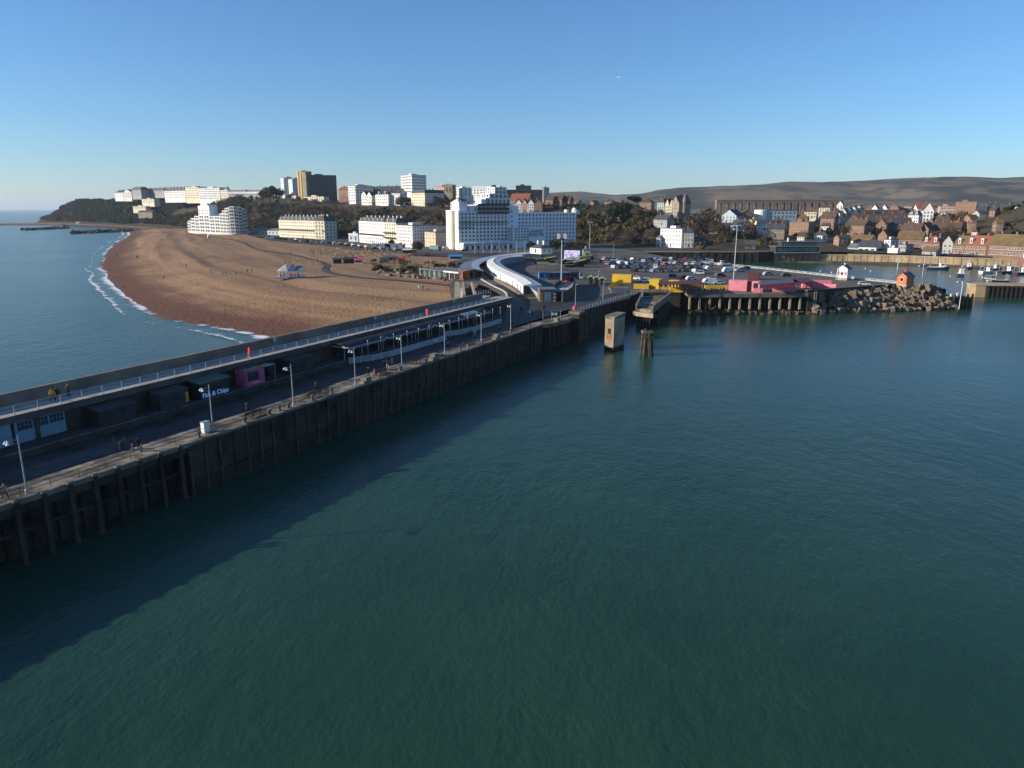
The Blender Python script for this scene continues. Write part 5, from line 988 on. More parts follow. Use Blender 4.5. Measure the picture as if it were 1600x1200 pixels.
# ---- white stepped apartment crescent by the beach
def crescent():
    bays = [(295, 898, 300, 889, 345), (300, 889, 306, 880, 341), (306, 880, 313, 870, 337.5), (313, 870, 321, 858, 336), (321, 858, 329, 847, 336), (329, 847, 337, 838, 338), (337, 838, 345, 829, 338), (345, 829, 350, 824, 334), (350, 824, 354.5, 820, 329), (354.5, 820, 361, 816, 325), (361, 816, 368, 815, 322.5), (368, 815, 375, 818, 323), (375, 818, 381, 825, 324.5), (381, 825, 387, 835, 326)]
    z0 = ZA(363.5, 850); t = thing('apartment_crescent', 'white stepped crescent of apartments beside the beach', 'apartment block', (XA(345, 829, z0), 829, z0)); o0 = t.location.copy()
    for (uL, YL, uR, YR, vt) in bays:
        a = Vector((XA(uL, YL, z0), YL, z0)) - o0; b = Vector((XA(uR, YR, z0), YR, z0)) - o0; zt = ZA(vt, (YL + YR) / 2) - z0; d = b - a; L = d.length; ang = math.atan2(d.y, d.x)
        bay = link('bay', MB().box(0, L + .3, 0, 14, -5, zt).mesh('bay', W['white']), t, a, ang)
        ns = max(2, round(zt / 3.6))
        for j in range(ns):
            zz = zt * j / ns
            for x in (.28, .72):
                o = link('window', WIN['dark'], bay, (L * x, 0, zz + .7)); o.scale = (L * .32, 1.2, zt / ns * .6)
            MB().box(.1, L - .1, -1.1, 0, zz - .12, zz + .05).box(.1, L - .1, -1.12, -1.04, zz + .05, zz + .9).obj('balcony', W['offw'], bay)
    for (u0, u1, Y, vb, vt, nm) in [(313, 330, 880, 338, 321.5, 0), (317, 328, 884, 325, 319.5, 0)]:
        a = Vector((XA(u0, Y, z0), Y, 0)) - Vector((o0.x, o0.y, 0)); b = Vector((XA(u1, Y - 12, z0), Y - 12, 0)) - Vector((o0.x, o0.y, 0)); d = b - a; L = d.length; zt = ZA(vt, Y) - z0
        tw = link('tower', MB().box(0, L, 0, 11, 0, zt).mesh('tower', W['white']), t, a, math.atan2(d.y, d.x))
        for i in range(4):
            for j in range(2): o = link('window', WIN['dark'], tw, (L * (i + .5) / 4, 0, zt * .68 + j * 3.3)); o.scale = (1.6, 1, 1.7)
    return t
crescent()
# ---- the big white hotel
def hotel():
    zb = 6.5; A = Vector((XA(718, 500, zb), 500, zb)); B = Vector((XA(903, 548, zb), 548, zb)); d = B - A; L = d.length; rz = math.atan2(d.y, d.x)
    t = thing('hotel', 'huge white stepped hotel with rows of windows and a sign reading GRAND BURSTIN', 'hotel', A, rz)
    M = mat('hotel_white', (.76, .77, .78), .75, (.68, .69, .71), .1, 6)
    def X(u): return L * (u - 718) / (903 - 718)
    def Z(v, u): Y = 500 + 48 * (u - 718) / 185.; return ZA(v, Y) - zb
    def block(nm, u0, u1, y0, y1, v, vb=None, par=t):
        z = Z(v, (u0 + u1) / 2); z0 = -2 if vb is None else Z(vb, (u0 + u1) / 2)
        return MB().box(X(u0), X(u1), y0, y1, z0, z).obj(nm, M, par), z
    west, zw = block('west_wing', 718, 791, 0, 20, 330)
    east, ze = block('east_wing', 806, 903, 3, 19, 332)
    core_, zc = block('stair_core', 791, 806, 1, 20, 322)
    bow, zbow = block('projecting_bay', 790, 840, -7, 1, 354)
    low, zl = block('ground_floor', 718, 792, -6, 0, 379.5); MB().box(X(718), X(792), -7, -.02, zl, zl + .5).obj('terrace_edge', W['white'], low)
    # stepped upper storeys
    for (u0, u1, y0, y1, v, vb) in [(745, 797, 2, 19, 320, 331), (760, 797, 3, 18, 309, 321), (766, 794, 4, 17, 302, 310), (775, 793, 5, 16, 292, 303)]:
        s_, zz = block('upper_step', u0, u1, y0, y1, v, vb); MB().box(X(u0), X(u1), y0 - 1.1, y0, Z(vb, 770) + .5, Z(vb, 770) + .75).obj('balcony', M_DKMET, s_)
        n = max(3, int((u1 - u0) / 6)); rows = 1 if v > 300 else 2
        windows(s_, ((X(u0), y0), 0), n, rows, .5, X(u1) - X(u0) - .5, Z(vb, 770) + .6, zz - .3, .5, .6, 'dark'); windows(s_, ((X(u0), y1), -math.pi / 2), 3, rows, .5, y1 - y0 - .5, Z(vb, 770) + .6, zz - .3, .45, .6, 'dark')
    MB().box(X(776), X(780), 8, 11, Z(292, 776), Z(288.5, 776)).obj('chimney', M_DKMET, t)
    for (u0, u1, v, vb) in [(721, 733, 316, 330), (736, 744, 321, 330), (753, 762, 311, 321)]: block('roof_pavilion', u0, u1, 3, 12, v, vb)
    for v0 in (347.5, 355): MB().box(X(718) - 1, X(791 if v0 < 350 else 738), -1.3, 0, Z(v0, 750) - .2, Z(v0, 750) + .1).obj('balcony', M_DKMET, t)
    for v0 in (320.5, 327, 333): MB().box(X(744), X(791), -1.3, 1.9, Z(v0, 765) - .2, Z(v0, 765) + .1).box(X(744), X(791), -1.32, -1.25, Z(v0, 765) + .1, Z(v0, 765) + 1.0).obj('balcony', M_DKMET, t)
    windows(west, ((0, 0), 0), 13, 8, 1, X(791) - 1, zl + 1.2, zw - .5, .42, .5, 'dark')
    windows(east, ((X(806), 3), 0), 17, 8, 1, X(903) - X(806) - 1, Z(379, 850), ze - .4, .36, .46, 'dark')
    windows(bow, ((X(790), -7), 0), 5, 5, 1, X(815) - X(790), zl + .8, zbow - .4, .45, .5, 'dark'); windows(bow, ((X(790), 1), -math.pi / 2), 3, 5, .8, 7.4, zl + .8, zbow - .4, .45, .5, 'dark')
    windows(core_, ((X(791), 1), 0), 1, 5, 1, 5, Z(365, 795), zc - 2, .2, .3, 'dark')
    # blind end wall with a pale rounded stair shaft
    MB().tube((-.2, 9, -2), (-.2, 9, zw + .3), 2.2, 2.2, 16).obj('stair_shaft', W['cream'], t); MB().box(-.5, 0, 12.5, 20, -2, zw + .6).box(-.5, 0, 0, 5.6, -2, zw + .4).obj('end_wall', W['white'], t)
    for i in range(9): MB().box(X(722 + 8 * i), X(725 + 8 * i), -6.08, -6.0, .3, zl - 1.5).obj('shop_window', M_GLASS, t)
    MB().box(X(718), X(790), -6.12, -6.02, zl - 1.2, zl - .6).obj('fascia', W['pinkr'], t)
    nav = mat('hotel_sign_blue', (.02, .04, .2), .6)
    text('lettering', 'GRAND', 3.1, nav, bow, (X(826), -7.06, Z(361, 826)), (R(90), 0, 0), bold=.06); text('lettering', 'BURSTIN', 3.1, nav, bow, (X(826), -7.06, Z(366.5, 826)), (R(90), 0, 0), bold=.06)
    MB().box(X(890), X(894), 6, 9, ze, ze + 2).obj('plant_room', W['white'], t)
hotel()
# ---- on the cliff top, left to right
T = bld
T('small white houses at the left end of the cliff-top row', 180, 1560, 193, 1540, 309, 301, 14, 'hip', 5, 'white', 'slate', 5, 3, 2, 2)
T('white gabled villa among trees at the left of the cliff top', 194, 1530, 206, 1520, 309, 300, 14, 'gablef', 5, 'white', 'slate', 4, 3, 2, 2)
T('grey mansard house with towers left of the long terrace', 207, 1520, 221, 1500, 306, 297, 16, 'mansard', 6, 'grey', 'slate', 5, 3, 2, 3)
T('long grey and white terrace with a dark roof on the cliff top', 221, 1540, 257, 1480, 304, 298.5, 18, 'mansard', 6, 'grey', 'slate', 16, 2, 3, 6)
T('large white hotel block with a dark mansard roof on the cliff top', 258, 1330, 290, 1290, 310, 298.5, 20, 'mansard', 6.5, 'white', 'slate', 12, 3, 4, 6, dorm=6)
T('cream six storey block on the cliff top', 291, 1290, 311, 1265, 311, 292.5, 20, 'flat', 0, 'cream', 'lead', 8, 5, 4)
T('long white block with many windows on the cliff top', 311.5, 1265, 344, 1240, 312, 293.5, 20, 'flat', 0, 'white', 'lead', 14, 5, 4)
T('cream end block right of the long white block', 345, 1240, 357, 1230, 312, 297, 16, 'flat', 0, 'cream', 'lead', 5, 4, 3)
T('white terraced flats with grey balconies on the cliff top', 358, 1225, 385, 1205, 312, 300, 16, 'mansard', 3.5, 'offw', 'grey', 12, 3, 3, 5, cw=True, balc=(.3, .62))
T('second white terraced flats with balconies, near the dark trees', 386, 1205, 410, 1185, 312.5, 300, 16, 'mansard', 3.5, 'offw', 'grey', 10, 3, 3, 4, cw=True, balc=(.3, .62))
cs = thing('church_spire', 'dark pointed church spire above the cliff-top terrace', 'church', (XA(358, 1290, 50), 1290, 46)); MB().box(-2.4, 2.4, -2.4, 2.4, 0, 14).obj('tower', W['stone'], cs); MB().lathe([(3.2, 14), (.05, 28)], 8).obj('spire', RM['slate'], cs)
T('low white garden wall building below the cliff-top flats', 382, 1170, 430, 1120, 315, 312.5, 5, 'flat', 0, 'white', 'white', 8, 1, 0, door=False)
T('pale theatre pavilion with tall windows on the wooded slope', 222, 1420, 241, 1400, 317, 311, 12, 'flat', 0, 'cream', 'grey', 7, 2, 2)
T('low cream terrace building on the wooded slope', 208, 1400, 228, 1385, 327, 322.5, 10, 'flat', 0, 'cream', 'lead', 7, 1, 2, door=False)
T('brown tiled lodge low on the wooded slope', 216, 1370, 238, 1355, 335, 331.5, 9, 'gable', 3, 'stone', 'brown', 6, 1, 2)
T('left of two slim white tower blocks on the cliff top', 440, 1250, 444.5, 1238, 304, 278, 22, 'flat', 0, 'offw', 'lead', 2, 10, 5, name='tower_block', cat='tower block', group='slim tower blocks')
T('right of two slim white tower blocks on the cliff top', 452, 1230, 458, 1215, 305, 280, 20, 'flat', 0, 'offw', 'lead', 2, 10, 5, name='tower_block', cat='tower block', group='slim tower blocks')
T('white villa below the slim tower blocks', 448, 1090, 463, 1075, 315, 306, 12, 'hip', 4, 'white', 'slate', 5, 3, 2, 2)
dk = T('dark office tower block with pale floor lines on the cliff top', 480.5, 1052, 527, 1066, 307, 274, 20, 'flat', 0, 'dark', 'lead', 12, 9, 6, ww=.8, wh=.6, wk='dark', name='tower_block', cat='tower block')
for j in range(9): MB().box(.0, frame(480.5, 1052, 527, 1066, 307, 274)[1], -.5, 0, 3.3 * j + 1.0, 3.3 * j + 1.5).obj('floor_band', mat('floor_band_grey', (.15, .16, .18), .6), dk)
fn = T('tall golden-brown stair tower joined to the dark office tower', 467, 1062, 480, 1050, 311, 268.5, 10, 'flat', 0, 'stone', 'lead', 0, 1, 0, name='tower_block', cat='tower block', door=False)
MB().box(-.2, 3.2, -.6, 0, -6, 39.5).box(6.0, 9.4, -.6, 0, -6, 39.5).obj('fin', W['gold'], fn)
T('cream podium building under the dark office tower', 475, 1030, 506, 1010, 314, 307.5, 10, 'flat', 0, 'cream', 'lead', 8, 2, 2)
T('red brick and white house right of the dark tower', 529, 930, 545, 920, 307, 297, 12, 'gable', 4, 'brick', 'red', 5, 3, 2, 2)
T('pale six storey office block with a dark side', 545, 915, 556, 900, 316, 290.5, 24, 'flat', 0, 'offw', 'lead', 4, 6, 6, name='office_block', ww=.6)
T('dark grey office wing behind the pale office block', 560, 935, 585, 935, 312, 292, 16, 'flat', 0, 'dark', 'lead', 8, 5, 3, wk='dark')
T('white twin gabled villa on the cliff edge', 565, 878, 573, 872, 319, 305, 11, 'gablef', 4.5, 'white', 'slate', 3, 3, 2, 1, group='gabled villas'); T('white gabled villa with tall chimney on the cliff edge', 573.5, 872, 581, 866, 319, 306, 11, 'gablef', 4.5, 'white', 'slate', 3, 3, 2, 1, group='gabled villas')
T('broad white villa with bay windows and chimneys on the cliff edge', 587, 862, 607, 846, 319, 304, 13, 'hip', 4.5, 'white', 'slate', 6, 3, 3, 3, dorm=2)
T('white villa row behind the round tree on the cliff edge', 608, 852, 625, 842, 316, 302, 12, 'gable', 4, 'white', 'slate', 6, 3, 2, 3)
T('long dark roofed building behind the white villas', 583, 930, 622, 915, 306, 297.5, 14, 'gable', 5, 'stone', 'slate', 10, 2, 2, 3)
T('white tower block with rows of dark windows on the cliff top', 627, 905, 644, 890, 302, 274, 22, 'flat', 0, 'white', 'lead', 7, 6, 6, name='tower_block', cat='tower block', ww=.7, wh=.35, wk='dark')
T('cream hotel with tall windows and a dark mansard roof', 643, 812, 664, 794, 324.5, 302, 26, 'mansard', 3.6, 'cream', 'slate', 7, 5, 6, 4, ww=.42)
T('orange gabled house right of the cream hotel', 672, 805, 684, 800, 322, 312, 10, 'gablef', 4, 'orange', 'brown', 3, 2, 2, 1)
T('red and white house left of the church tower', 680, 880, 694, 872, 306, 292, 12, 'flat', 0, 'pinkr', 'lead', 4, 4, 3)
ct = thing('church', 'dark square stone church tower with a flagpole and dark nave', 'church', (XA(695, 835, 44), 835, ZA(318, 835)), R(-20)); MB().box(0, 9.5, 0, 9.5, -4, ZA(288.5, 835) - ZA(318, 835)).obj('tower', W['stone'], ct)
ch = ZA(288.5, 835) - ZA(318, 835); MB().xprism([(-3, ch * .35), (3, ch * .72), (9, ch * .35), (9, 0), (-3, 0)], -20, 0).obj('nave', RM['slate'], ct); MB().tube((1, 1, ch), (1, 1, ch + 9), .16).obj('flagpole', M_GALV, ct)
for k in range(4): MB().box(.4 + 2.4 * k, 1.6 + 2.4 * k, -.1, .6, ch, ch + 1).obj('battlement', W['stone'], ct)
for x in (2, 6): MB().box(x, x + 1.5, -.1, 0, ch * .62, ch * .85).obj('belfry_opening', M_BLACK, ct)
T('white cubic building right of the church tower', 711, 850, 724, 842, 306, 293.5, 14, 'flat', 0, 'white', 'white', 3, 3, 2)
T('long white shed on the skyline behind the hotel', 733, 905, 776, 890, 304, 294.5, 24, 'gable', 3, 'white', 'white', 8, 2, 2, door=False)
T('white house group stepping down behind the hotel', 744, 740, 762, 730, 318, 306, 12, 'flat', 0, 'white', 'grey', 5, 3, 2)
T('white round-topped villa left of the hotel roof', 704, 735, 716, 728, 326, 317, 9, 'hip', 4, 'white', 'white', 4, 2, 2)
T('dark grey office building on the skyline right of the hotel tower', 790, 850, 851, 850, 308, 297, 22, 'flat', 0, 'dark', 'grey', 14, 3, 4, wk='dark', ww=.8); T('dark top storey block on the skyline office', 806, 862, 830, 862, 300, 290.5, 14, 'flat', 0, 'dark', 'lead', 0, 1, 0, wk='dark', door=False)
T('pale stair tower at the right end of the skyline office', 849, 845, 858, 846, 308, 293.5, 10, 'flat', 0, 'grey', 'lead', 2, 4, 2)
T('house with a broad bright red tiled roof behind the hotel', 796, 720, 825, 712, 322, 312.5, 14, 'gable', 6, 'brick', 'red', 6, 2, 2, 2)
for i, (u0, u1, w_, rf) in enumerate([(805, 815, 'white', 'slate'), (815.5, 823, 'pinkr', 'red'), (824, 834, 'white', 'slate'), (834.5, 847, 'orange', 'brown')]):
    T('%s gabled house in the short row above the hotel wing' % ['white', 'pink', 'second white', 'orange brick'][i], u0, 690 - i * 2, u1, 689 - i * 2, 331, 318, 9, 'gablef', 4, w_, rf, 3, 3, 2, 1, group='gabled houses above the hotel')
for i, (u0, u1, v) in enumerate([(852, 864, 312), (866, 878, 311), (880, 890, 313)]):
    T('%s brown roofed brick house from the left on the skyline beyond the hotel' % ORD[i], u0, 760, u1, 756, v + 8, v, 9, 'gable', 4, 'brick', 'brown', 3, 2, 2, 1, group='brick skyline houses')
sw = T('small white gable house just above the right end of the hotel', 893, 612, 900, 609, 331, 327.5, 5, 'gablef', 2, 'white', 'grey', 2, 1, 1, down=2)
# station house by the tracks
T('small white station house with a hipped dark roof and two chimneys', 828, 386, 845.5, 377, 395, 387.5, 7, 'hip', 2.2, 'white', 'slate', 3, 1, 2, 2, cw=True, ww=.25, down=.5, name='station_house')
T('long dark green walled shed behind the bar terraces', 846, 402, 884, 400, 408, 393.5, 8, 'flat', 0, 'dark', 'lead', 0, 1, 0, down=.5, door=False); T('blue grey shed right of the video screen', 911, 402, 922, 402, 407, 391, 5, 'flat', 0, 'grey', 'lead', 1, 1, 1, down=.5)
# ---- houses right of the wooded bluff
T('orange brick house at the top of the wooded bluff', 1000, 705, 1017, 700, 327, 316, 11, 'hip', 4, 'orange', 'brown', 5, 2, 2, 2)
T('tall blue-white house beside the gothic villas', 1026, 690, 1037, 686, 336, 317, 10, 'mansard', 4, 'pblue', 'brown', 3, 4, 2, 2)
for i in range(3): T('cream gothic villa with steep gables, %s of three' % ['left', 'middle', 'right'][i], 1038 + 7 * i, 678 - 2 * i, 1044.6 + 7 * i, 676 - 2 * i, 340, 321, 11, 'gablef', 6, 'cream', 'brown', 2, 4, 2, 1, group='cream gothic villas')
gd = T('dark gothic house with a turret and steep roofs', 1060, 660, 1078, 664, 341, 318, 12, 'gable', 7, 'stone', 'slate', 4, 4, 3, 2); MB().lathe([(1.5, -4), (1.5, 16), (1.7, 16.2), (.1, 21)], 8, (5, -.5)).obj('turret', W['stone'], gd)
T('blue-grey row of small houses below the gothic villas', 1021, 610, 1042, 600, 352, 343, 9, 'gable', 3.5, 'grey', 'slate', 6, 2, 2, 2)
T('plain white four storey house below the wooded slope', 1031, 548, 1064, 531, 385.5, 357.5, 12, 'flat', 0, 'white', 'lead', 7, 4, 3, 1, ww=.3, wh=.5)
T('small pale blue domed annexe at the left of the white house', 1025, 545, 1031, 543, 386, 372, 6, 'hip', 2, 'pblue', 'grey', 1, 2, 1); T('grey gabled house right of the white four storey house', 1068, 530, 1083, 528, 386, 364, 9, 'hip', 3.5, 'grey', 'slate', 3, 3, 2, 1)
T('low blue-grey shed right of the grey house', 1084, 532, 1103, 532, 386, 377, 8, 'gable', 2, 'grey', 'slate', 4, 1, 1)
T('pale blue gabled hall in the valley', 1127, 640, 1150, 630, 347, 337, 12, 'gablef', 5, 'pblue', 'slate', 4, 2, 2); T('small brick chapel house in the valley', 1157, 640, 1175, 640, 347, 336, 10, 'gablef', 4, 'orange', 'brown', 3, 2, 2)
wd = thing('drum_building', 'white drum-ended building in front of the viaduct', 'building', (XA(1193, 640, 25), 648, ZA(343, 645))); hh = ZA(328.5, 645) - ZA(343, 645); MB().lathe([(5.5, -4), (5.5, hh), (5.2, hh + .4)], 20).obj('drum', W['white'], wd); MB().box(0, 30, -4, 5.3, -4, hh - .1).obj('wing', W['pblue'], wd); windows(wd, ((4, -4), 0), 7, 2, 2, 25, 1, hh - .5, .22, .4, 'dark'); MB().box(0, 30.3, -4.3, 5.5, hh - .1, hh + .25).obj('roof', RM['grey'], wd)
T('orange painted low shop in the valley', 1174, 610, 1188, 610, 350, 343.5, 7, 'flat', 0, 'gold', 'lead', 3, 1, 1); T('white low house right of the orange shop', 1183, 585, 1200, 585, 360, 350, 8, 'gable', 3, 'white', 'slate', 4, 2, 2, 1); T('grey stone shop row in the shaded street', 1196, 560, 1225, 555, 370, 358, 9, 'gable', 4, 'stone', 'slate', 7, 2, 2, 3)
T('blue-grey house in the shade of the bare trees', 1140, 590, 1162, 580, 372, 352, 10, 'gable', 4, 'pblue', 'slate', 5, 3, 2, 2); T('slate roofed house at the foot of the bare trees', 1108, 600, 1135, 590, 372, 356, 10, 'gable', 4, 'stone', 'slate', 6, 2, 2, 2); T('small dark boat shed on the near quay', 1163, 500, 1181, 498, 390, 383, 8, 'gable', 3, 'dark', 'slate', 3, 1, 1)
T('orange brick apartment block with a pale stair window', 1232, 585, 1262, 575, 369, 347, 12, 'flat', 0, 'orange', 'lead', 6, 4, 3, ww=.36); T('brown hipped roof cream house above the brick apartments', 1256, 690, 1275, 686, 341, 331, 12, 'hip', 4.5, 'cream', 'olive', 4, 2, 2, 1); T('cream house with a brown hipped roof near the viaduct end', 1279, 740, 1296, 736, 333, 324.5, 11, 'hip', 4, 'cream', 'brown', 4, 2, 2, 1)
T('brick house with a low brown roof behind the apartments', 1245, 640, 1262, 636, 352, 341, 10, 'hip', 4, 'brick', 'olive', 4, 2, 2, 1); T('white house with a plain front on the town slope', 1295, 660, 1311, 655, 344, 333, 10, 'hip', 3, 'white', 'brown', 3, 2, 2, 1); T('brick house with a white gabled porch', 1281, 620, 1303, 612, 352, 341, 10, 'gable', 5, 'brick', 'brown', 4, 2, 2, 2)
for i, (u, v, Y, c) in enumerate([(1307, 327, 745, 'white'), (1312, 339, 665, 'cream'), (1320, 337.5, 670, 'white'), (1328, 336, 672, 'white'), (1336, 334, 680, 'cream'), (1361, 333, 700, 'white'), (1376, 333, 700, 'white')]):
    T('small %s gabled house below the viaduct, %s from the left in its row' % (c, ORD[i]), u, Y, u + 9.5, Y - 3, v, v - 7, 9, 'gablef', 3.6, c, 'slate', 2, 2, 2, 1, group='small gabled houses on the slope')
T('long brick flats with cream bays on the town slope', 1318, 585, 1349, 572, 371, 352, 11, 'gable', 4.5, 'brick', 'brown', 7, 3, 2, 4, wk='cream', ww=.55); T('brick gable house with solar panels beside the flats', 1367, 590, 1384, 586, 362, 352, 14, 'gablef', 5, 'orange', 'slate', 3, 2, 2, 1); T('row of blue panelled roofs right of the brick gable house', 1384, 600, 1400, 596, 361, 353, 10, 'gable', 3.5, 'brick', 'slate', 4, 2, 2, 1); T('orange brick gable cottage below the solar panel house', 1371, 545, 1385, 541, 377, 368, 9, 'gablef', 4, 'orange', 'brown', 2, 2, 2, 1)
k = 0
for row, (Y, v) in enumerate([(690, 341), (655, 347), (622, 354)]):
    for i in range(6):
        u = 1329 + 14.5 * i + row * 5
        if row == 2 and (u < 1350): continue
        T('%s brick house from the left in the %s row of hillside terraces' % (ORD[i], ['upper', 'middle', 'lower'][row]), u, Y - i, u + 13, Y - 1 - i, v, v - 6, 9, 'gable', 4, 'brick', 'brown' if (i + row) % 3 else 'slate', 3, 2, 1, 1, group='hillside terraces', door=False)
T('brick school block with flat roof on the upper slope', 1390, 760, 1402, 756, 333, 322, 12, 'flat', 0, 'orange', 'lead', 3, 3, 2); T('dark flat building with a white roof hut on the upper slope', 1402, 765, 1424, 760, 332, 324, 12, 'flat', 0, 'brick', 'white', 6, 2, 2)
T('white and grey villa with three dormers', 1418, 640, 1434, 634, 349, 337, 10, 'mansard', 4, 'white', 'slate', 4, 2, 2, 1, dorm=2); T('tall white gabled house with a brown roof', 1440, 665, 1457, 662, 346, 329, 14, 'gablef', 7, 'white', 'brown', 3, 3, 2, 1); T('red roofed house behind the tall white gable', 1432, 690, 1450, 688, 334, 326, 10, 'gable', 4, 'white', 'red', 4, 2, 2, 1)
T('big brick school building with a tall block on the hill', 1490, 745, 1523, 735, 340, 315.5, 16, 'flat', 0, 'orange', 'lead', 6, 4, 3, ww=.4); T('long pale windowed wing of the brick school', 1467, 750, 1491, 745, 334, 322.5, 12, 'flat', 0, 'pinkr', 'lead', 9, 2, 2, ww=.7)
T('low brick house right of the school', 1527, 720, 1540, 716, 338, 328, 10, 'gable', 4, 'orange', 'slate', 3, 2, 2, 1); T('grey church-like house with a tall chimney right of the school', 1541, 725, 1560, 722, 338, 325, 10, 'gable', 5, 'stone', 'slate', 4, 2, 2, 2); T('white cubic house on the right skyline', 1580, 700, 1590, 697, 334, 323, 9, 'flat', 0, 'white', 'white', 2, 3, 2); T('pale low houses at the right skyline', 1558, 690, 1576, 686, 343, 334, 9, 'gable', 3, 'white', 'brown', 5, 2, 2, 2)
T('brick house with a long red-brown front in the middle slope', 1460, 610, 1482, 604, 357, 346, 10, 'gable', 4, 'brick', 'brown', 5, 2, 2, 2); T('brown roofed house with a white bargeboard gable', 1430, 570, 1450, 562, 368, 358, 10, 'gablef', 5, 'brick', 'brown', 3, 2, 2, 1); T('long brown roofed terrace in the middle slope', 1452, 572, 1500, 560, 368, 358, 10, 'gable', 5, 'brick', 'brown', 10, 2, 2, 4); T('small orange chimney house at the lane bend', 1512, 560, 1524, 558, 358, 349, 8, 'flat', 0, 'orange', 'lead', 2, 2, 1)
T('dark brown tiled cottage with brick bays left of the terrace', 1406, 545, 1436, 535, 371, 360, 10, 'gable', 5, 'brick', 'brown', 6, 2, 2, 2)
# ---- along the far quay
T('blue shed shop on the far quay', 1324, 505, 1339, 500, 396, 387, 8, 'gable', 2.5, 'pblue', 'grey', 4, 1, 1); T('long grey fish market shed with skylights on the far quay', 1339.5, 500, 1368, 492, 396, 386, 14, 'gable', 4, 'offw', 'slate', 3, 1, 1, ww=.8); T('low olive roofed cottages behind the fish market', 1319, 535, 1358, 520, 385, 376, 10, 'gable', 4, 'cream', 'olive', 7, 1, 2, 3)
T('white tower-like house with a green roof on the far quay', 1380, 500, 1390, 496, 392, 375, 9, 'flat', 0, 'white', 'olive', 2, 3, 2); T('plain white garage block at the quay edge', 1386, 474, 1402, 470, 398, 389, 5, 'flat', 0, 'white', 'white', 0, 1, 0, door=False); T('grey glass fronted cafe beside the white garage', 1402.5, 482, 1414, 478, 398, 383, 9, 'flat', 0, 'grey', 'grey', 4, 2, 2, ww=.8)
T('dark brick pub with a brown roof behind the cafe', 1400, 515, 1440, 505, 388, 374, 11, 'gable', 5, 'brick', 'olive', 7, 2, 2, 3); T('brick building with white window band and two dormers', 1437, 482, 1466, 472, 396, 379.5, 11, 'hip', 4.5, 'brick', 'red', 7, 2, 2, 2, dorm=2, ww=.62); T('blue-grey kiosk with a mossy yellow roof', 1440, 459, 1462, 452, 400, 393, 7, 'gable', 2.5, 'grey', 'olive', 4, 1, 1, wh=.4)
T('grey boarded gable house on the quay', 1471, 466, 1487, 460, 397, 380, 10, 'gablef', 4.5, 'grey', 'olive', 2, 2, 2)
T('brick cottages with a mossy roof and one white dormer', 1487.5, 460, 1505, 453, 398, 383, 10, 'gable', 5.5, 'brick', 'olive', 4, 2, 1, 1, dorm=1, ww=.62); T('brick cottages with a bright red roof and two white dormers', 1505.5, 453, 1540, 440, 399.5, 383, 10, 'gable', 5.5, 'brick', 'red', 8, 2, 1, 2, dorm=2, ww=.6)
lr = T('long brick row with a mossy roof at the right edge of the quay', 1541, 439, 1660, 400, 403, 384.5, 11, 'gable', 6, 'brick', 'olive', 22, 2, 2, 5, ww=.62)
MB().box(22, 25.5, -.6, 0, 0, 7.6).yprism([(22, 7.6), (23.75, 9.6), (25.5, 7.6)], -.6, .5).obj('white_bay', W['white'], lr)
# restaurant on stilts above the harbour
rs = thing('stilt_restaurant', 'dark two storey restaurant with long green-lit windows standing on stilts', 'restaurant', Vector((XA(1212, 471, 6), 471, 0)), R(2)); M_GRN = mat('green_glass', (.10, .19, .16), .2, (.05, .10, .09), .4, 3, spec=.6)
MB().box(0, 28, 0, 10, 6.4, 9.9).obj('dining_room', W['dark'], rs); MB().box(-1, 28.6, -1.2, 10, 9.9, 10.3).obj('roof', RM['grey'], rs); MB().box(5, 27, 3, 10, 10.3, 12.8).obj('upper_room', W['dark'], rs); MB().box(4, 28, 2.2, 10.4, 12.8, 13.1).obj('upper_roof', RM['grey'], rs)
for i in range(9): MB().box(1.6 + 2.8 * i, 4.2 + 2.8 * i, -.08, 0, 7.4, 9.2).obj('window', M_GRN, rs)
for i in range(7): MB().box(6 + 3 * i, 8.6 + 3 * i, 2.92, 3, 10.8, 12.3).obj('window', M_GRN, rs)
MB().box(-1, 28.6, -1.4, 0, 6.0, 6.4).obj('deck', M_GALV, rs); MB().tube((9, 4, 10), (9, 4, 15.5), .5).obj('flue', W['white'], rs)
for i in range(8): MB().tube((.6 + 3.8 * i, -.8, -1), (.6 + 3.8 * i, -.8, 6), .2).obj('stilt', M_DKMET, rs)
# the harbour walls
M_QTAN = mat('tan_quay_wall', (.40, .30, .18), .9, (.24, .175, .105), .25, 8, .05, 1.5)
def quay_wall(label, pts, z1, m, bay=6.0, foot=None, rib=True):
    a0 = Vector((*pts[0], 0)); t = thing('harbour_wall', label, 'wall', a0)
    for p, q_ in zip(pts[:-1], pts[1:]):
        p = Vector((*p, 0)) - a0; q_ = Vector((*q_, 0)) - a0; n = max(1, round((q_ - p).length / bay)); d = (q_ - p) / n; nn = Vector((-d.y, d.x, 0)).normalized()
        for i in range(n):
            c = p + d * (i + .5); MB().obox(c + Vector((0, 0, -3)), d * .495, nn * 1.0, z1 + 3).obj('wall_bay', m, t)
            if rib: MB().obox(p + d * i + nn * (-1.0 if nn.y > 0 else 1.0) + Vector((0, 0, -3)), d.normalized() * .25, nn * .25, z1 + 2.6).obj('buttress', m, t)
        MB().obox(p.lerp(q_, .5) + Vector((0, 0, z1)), (q_ - p) / 2, nn * 1.15, .35).obj('coping', M_STONE, t)
    return t
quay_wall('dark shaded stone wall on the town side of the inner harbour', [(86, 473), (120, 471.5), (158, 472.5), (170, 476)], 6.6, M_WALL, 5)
quay_wall('sloping tan stone wall below the stilt restaurant', [(170, 476), (186, 477), (215, 470)], 4.8, M_QTAN, 3.5)
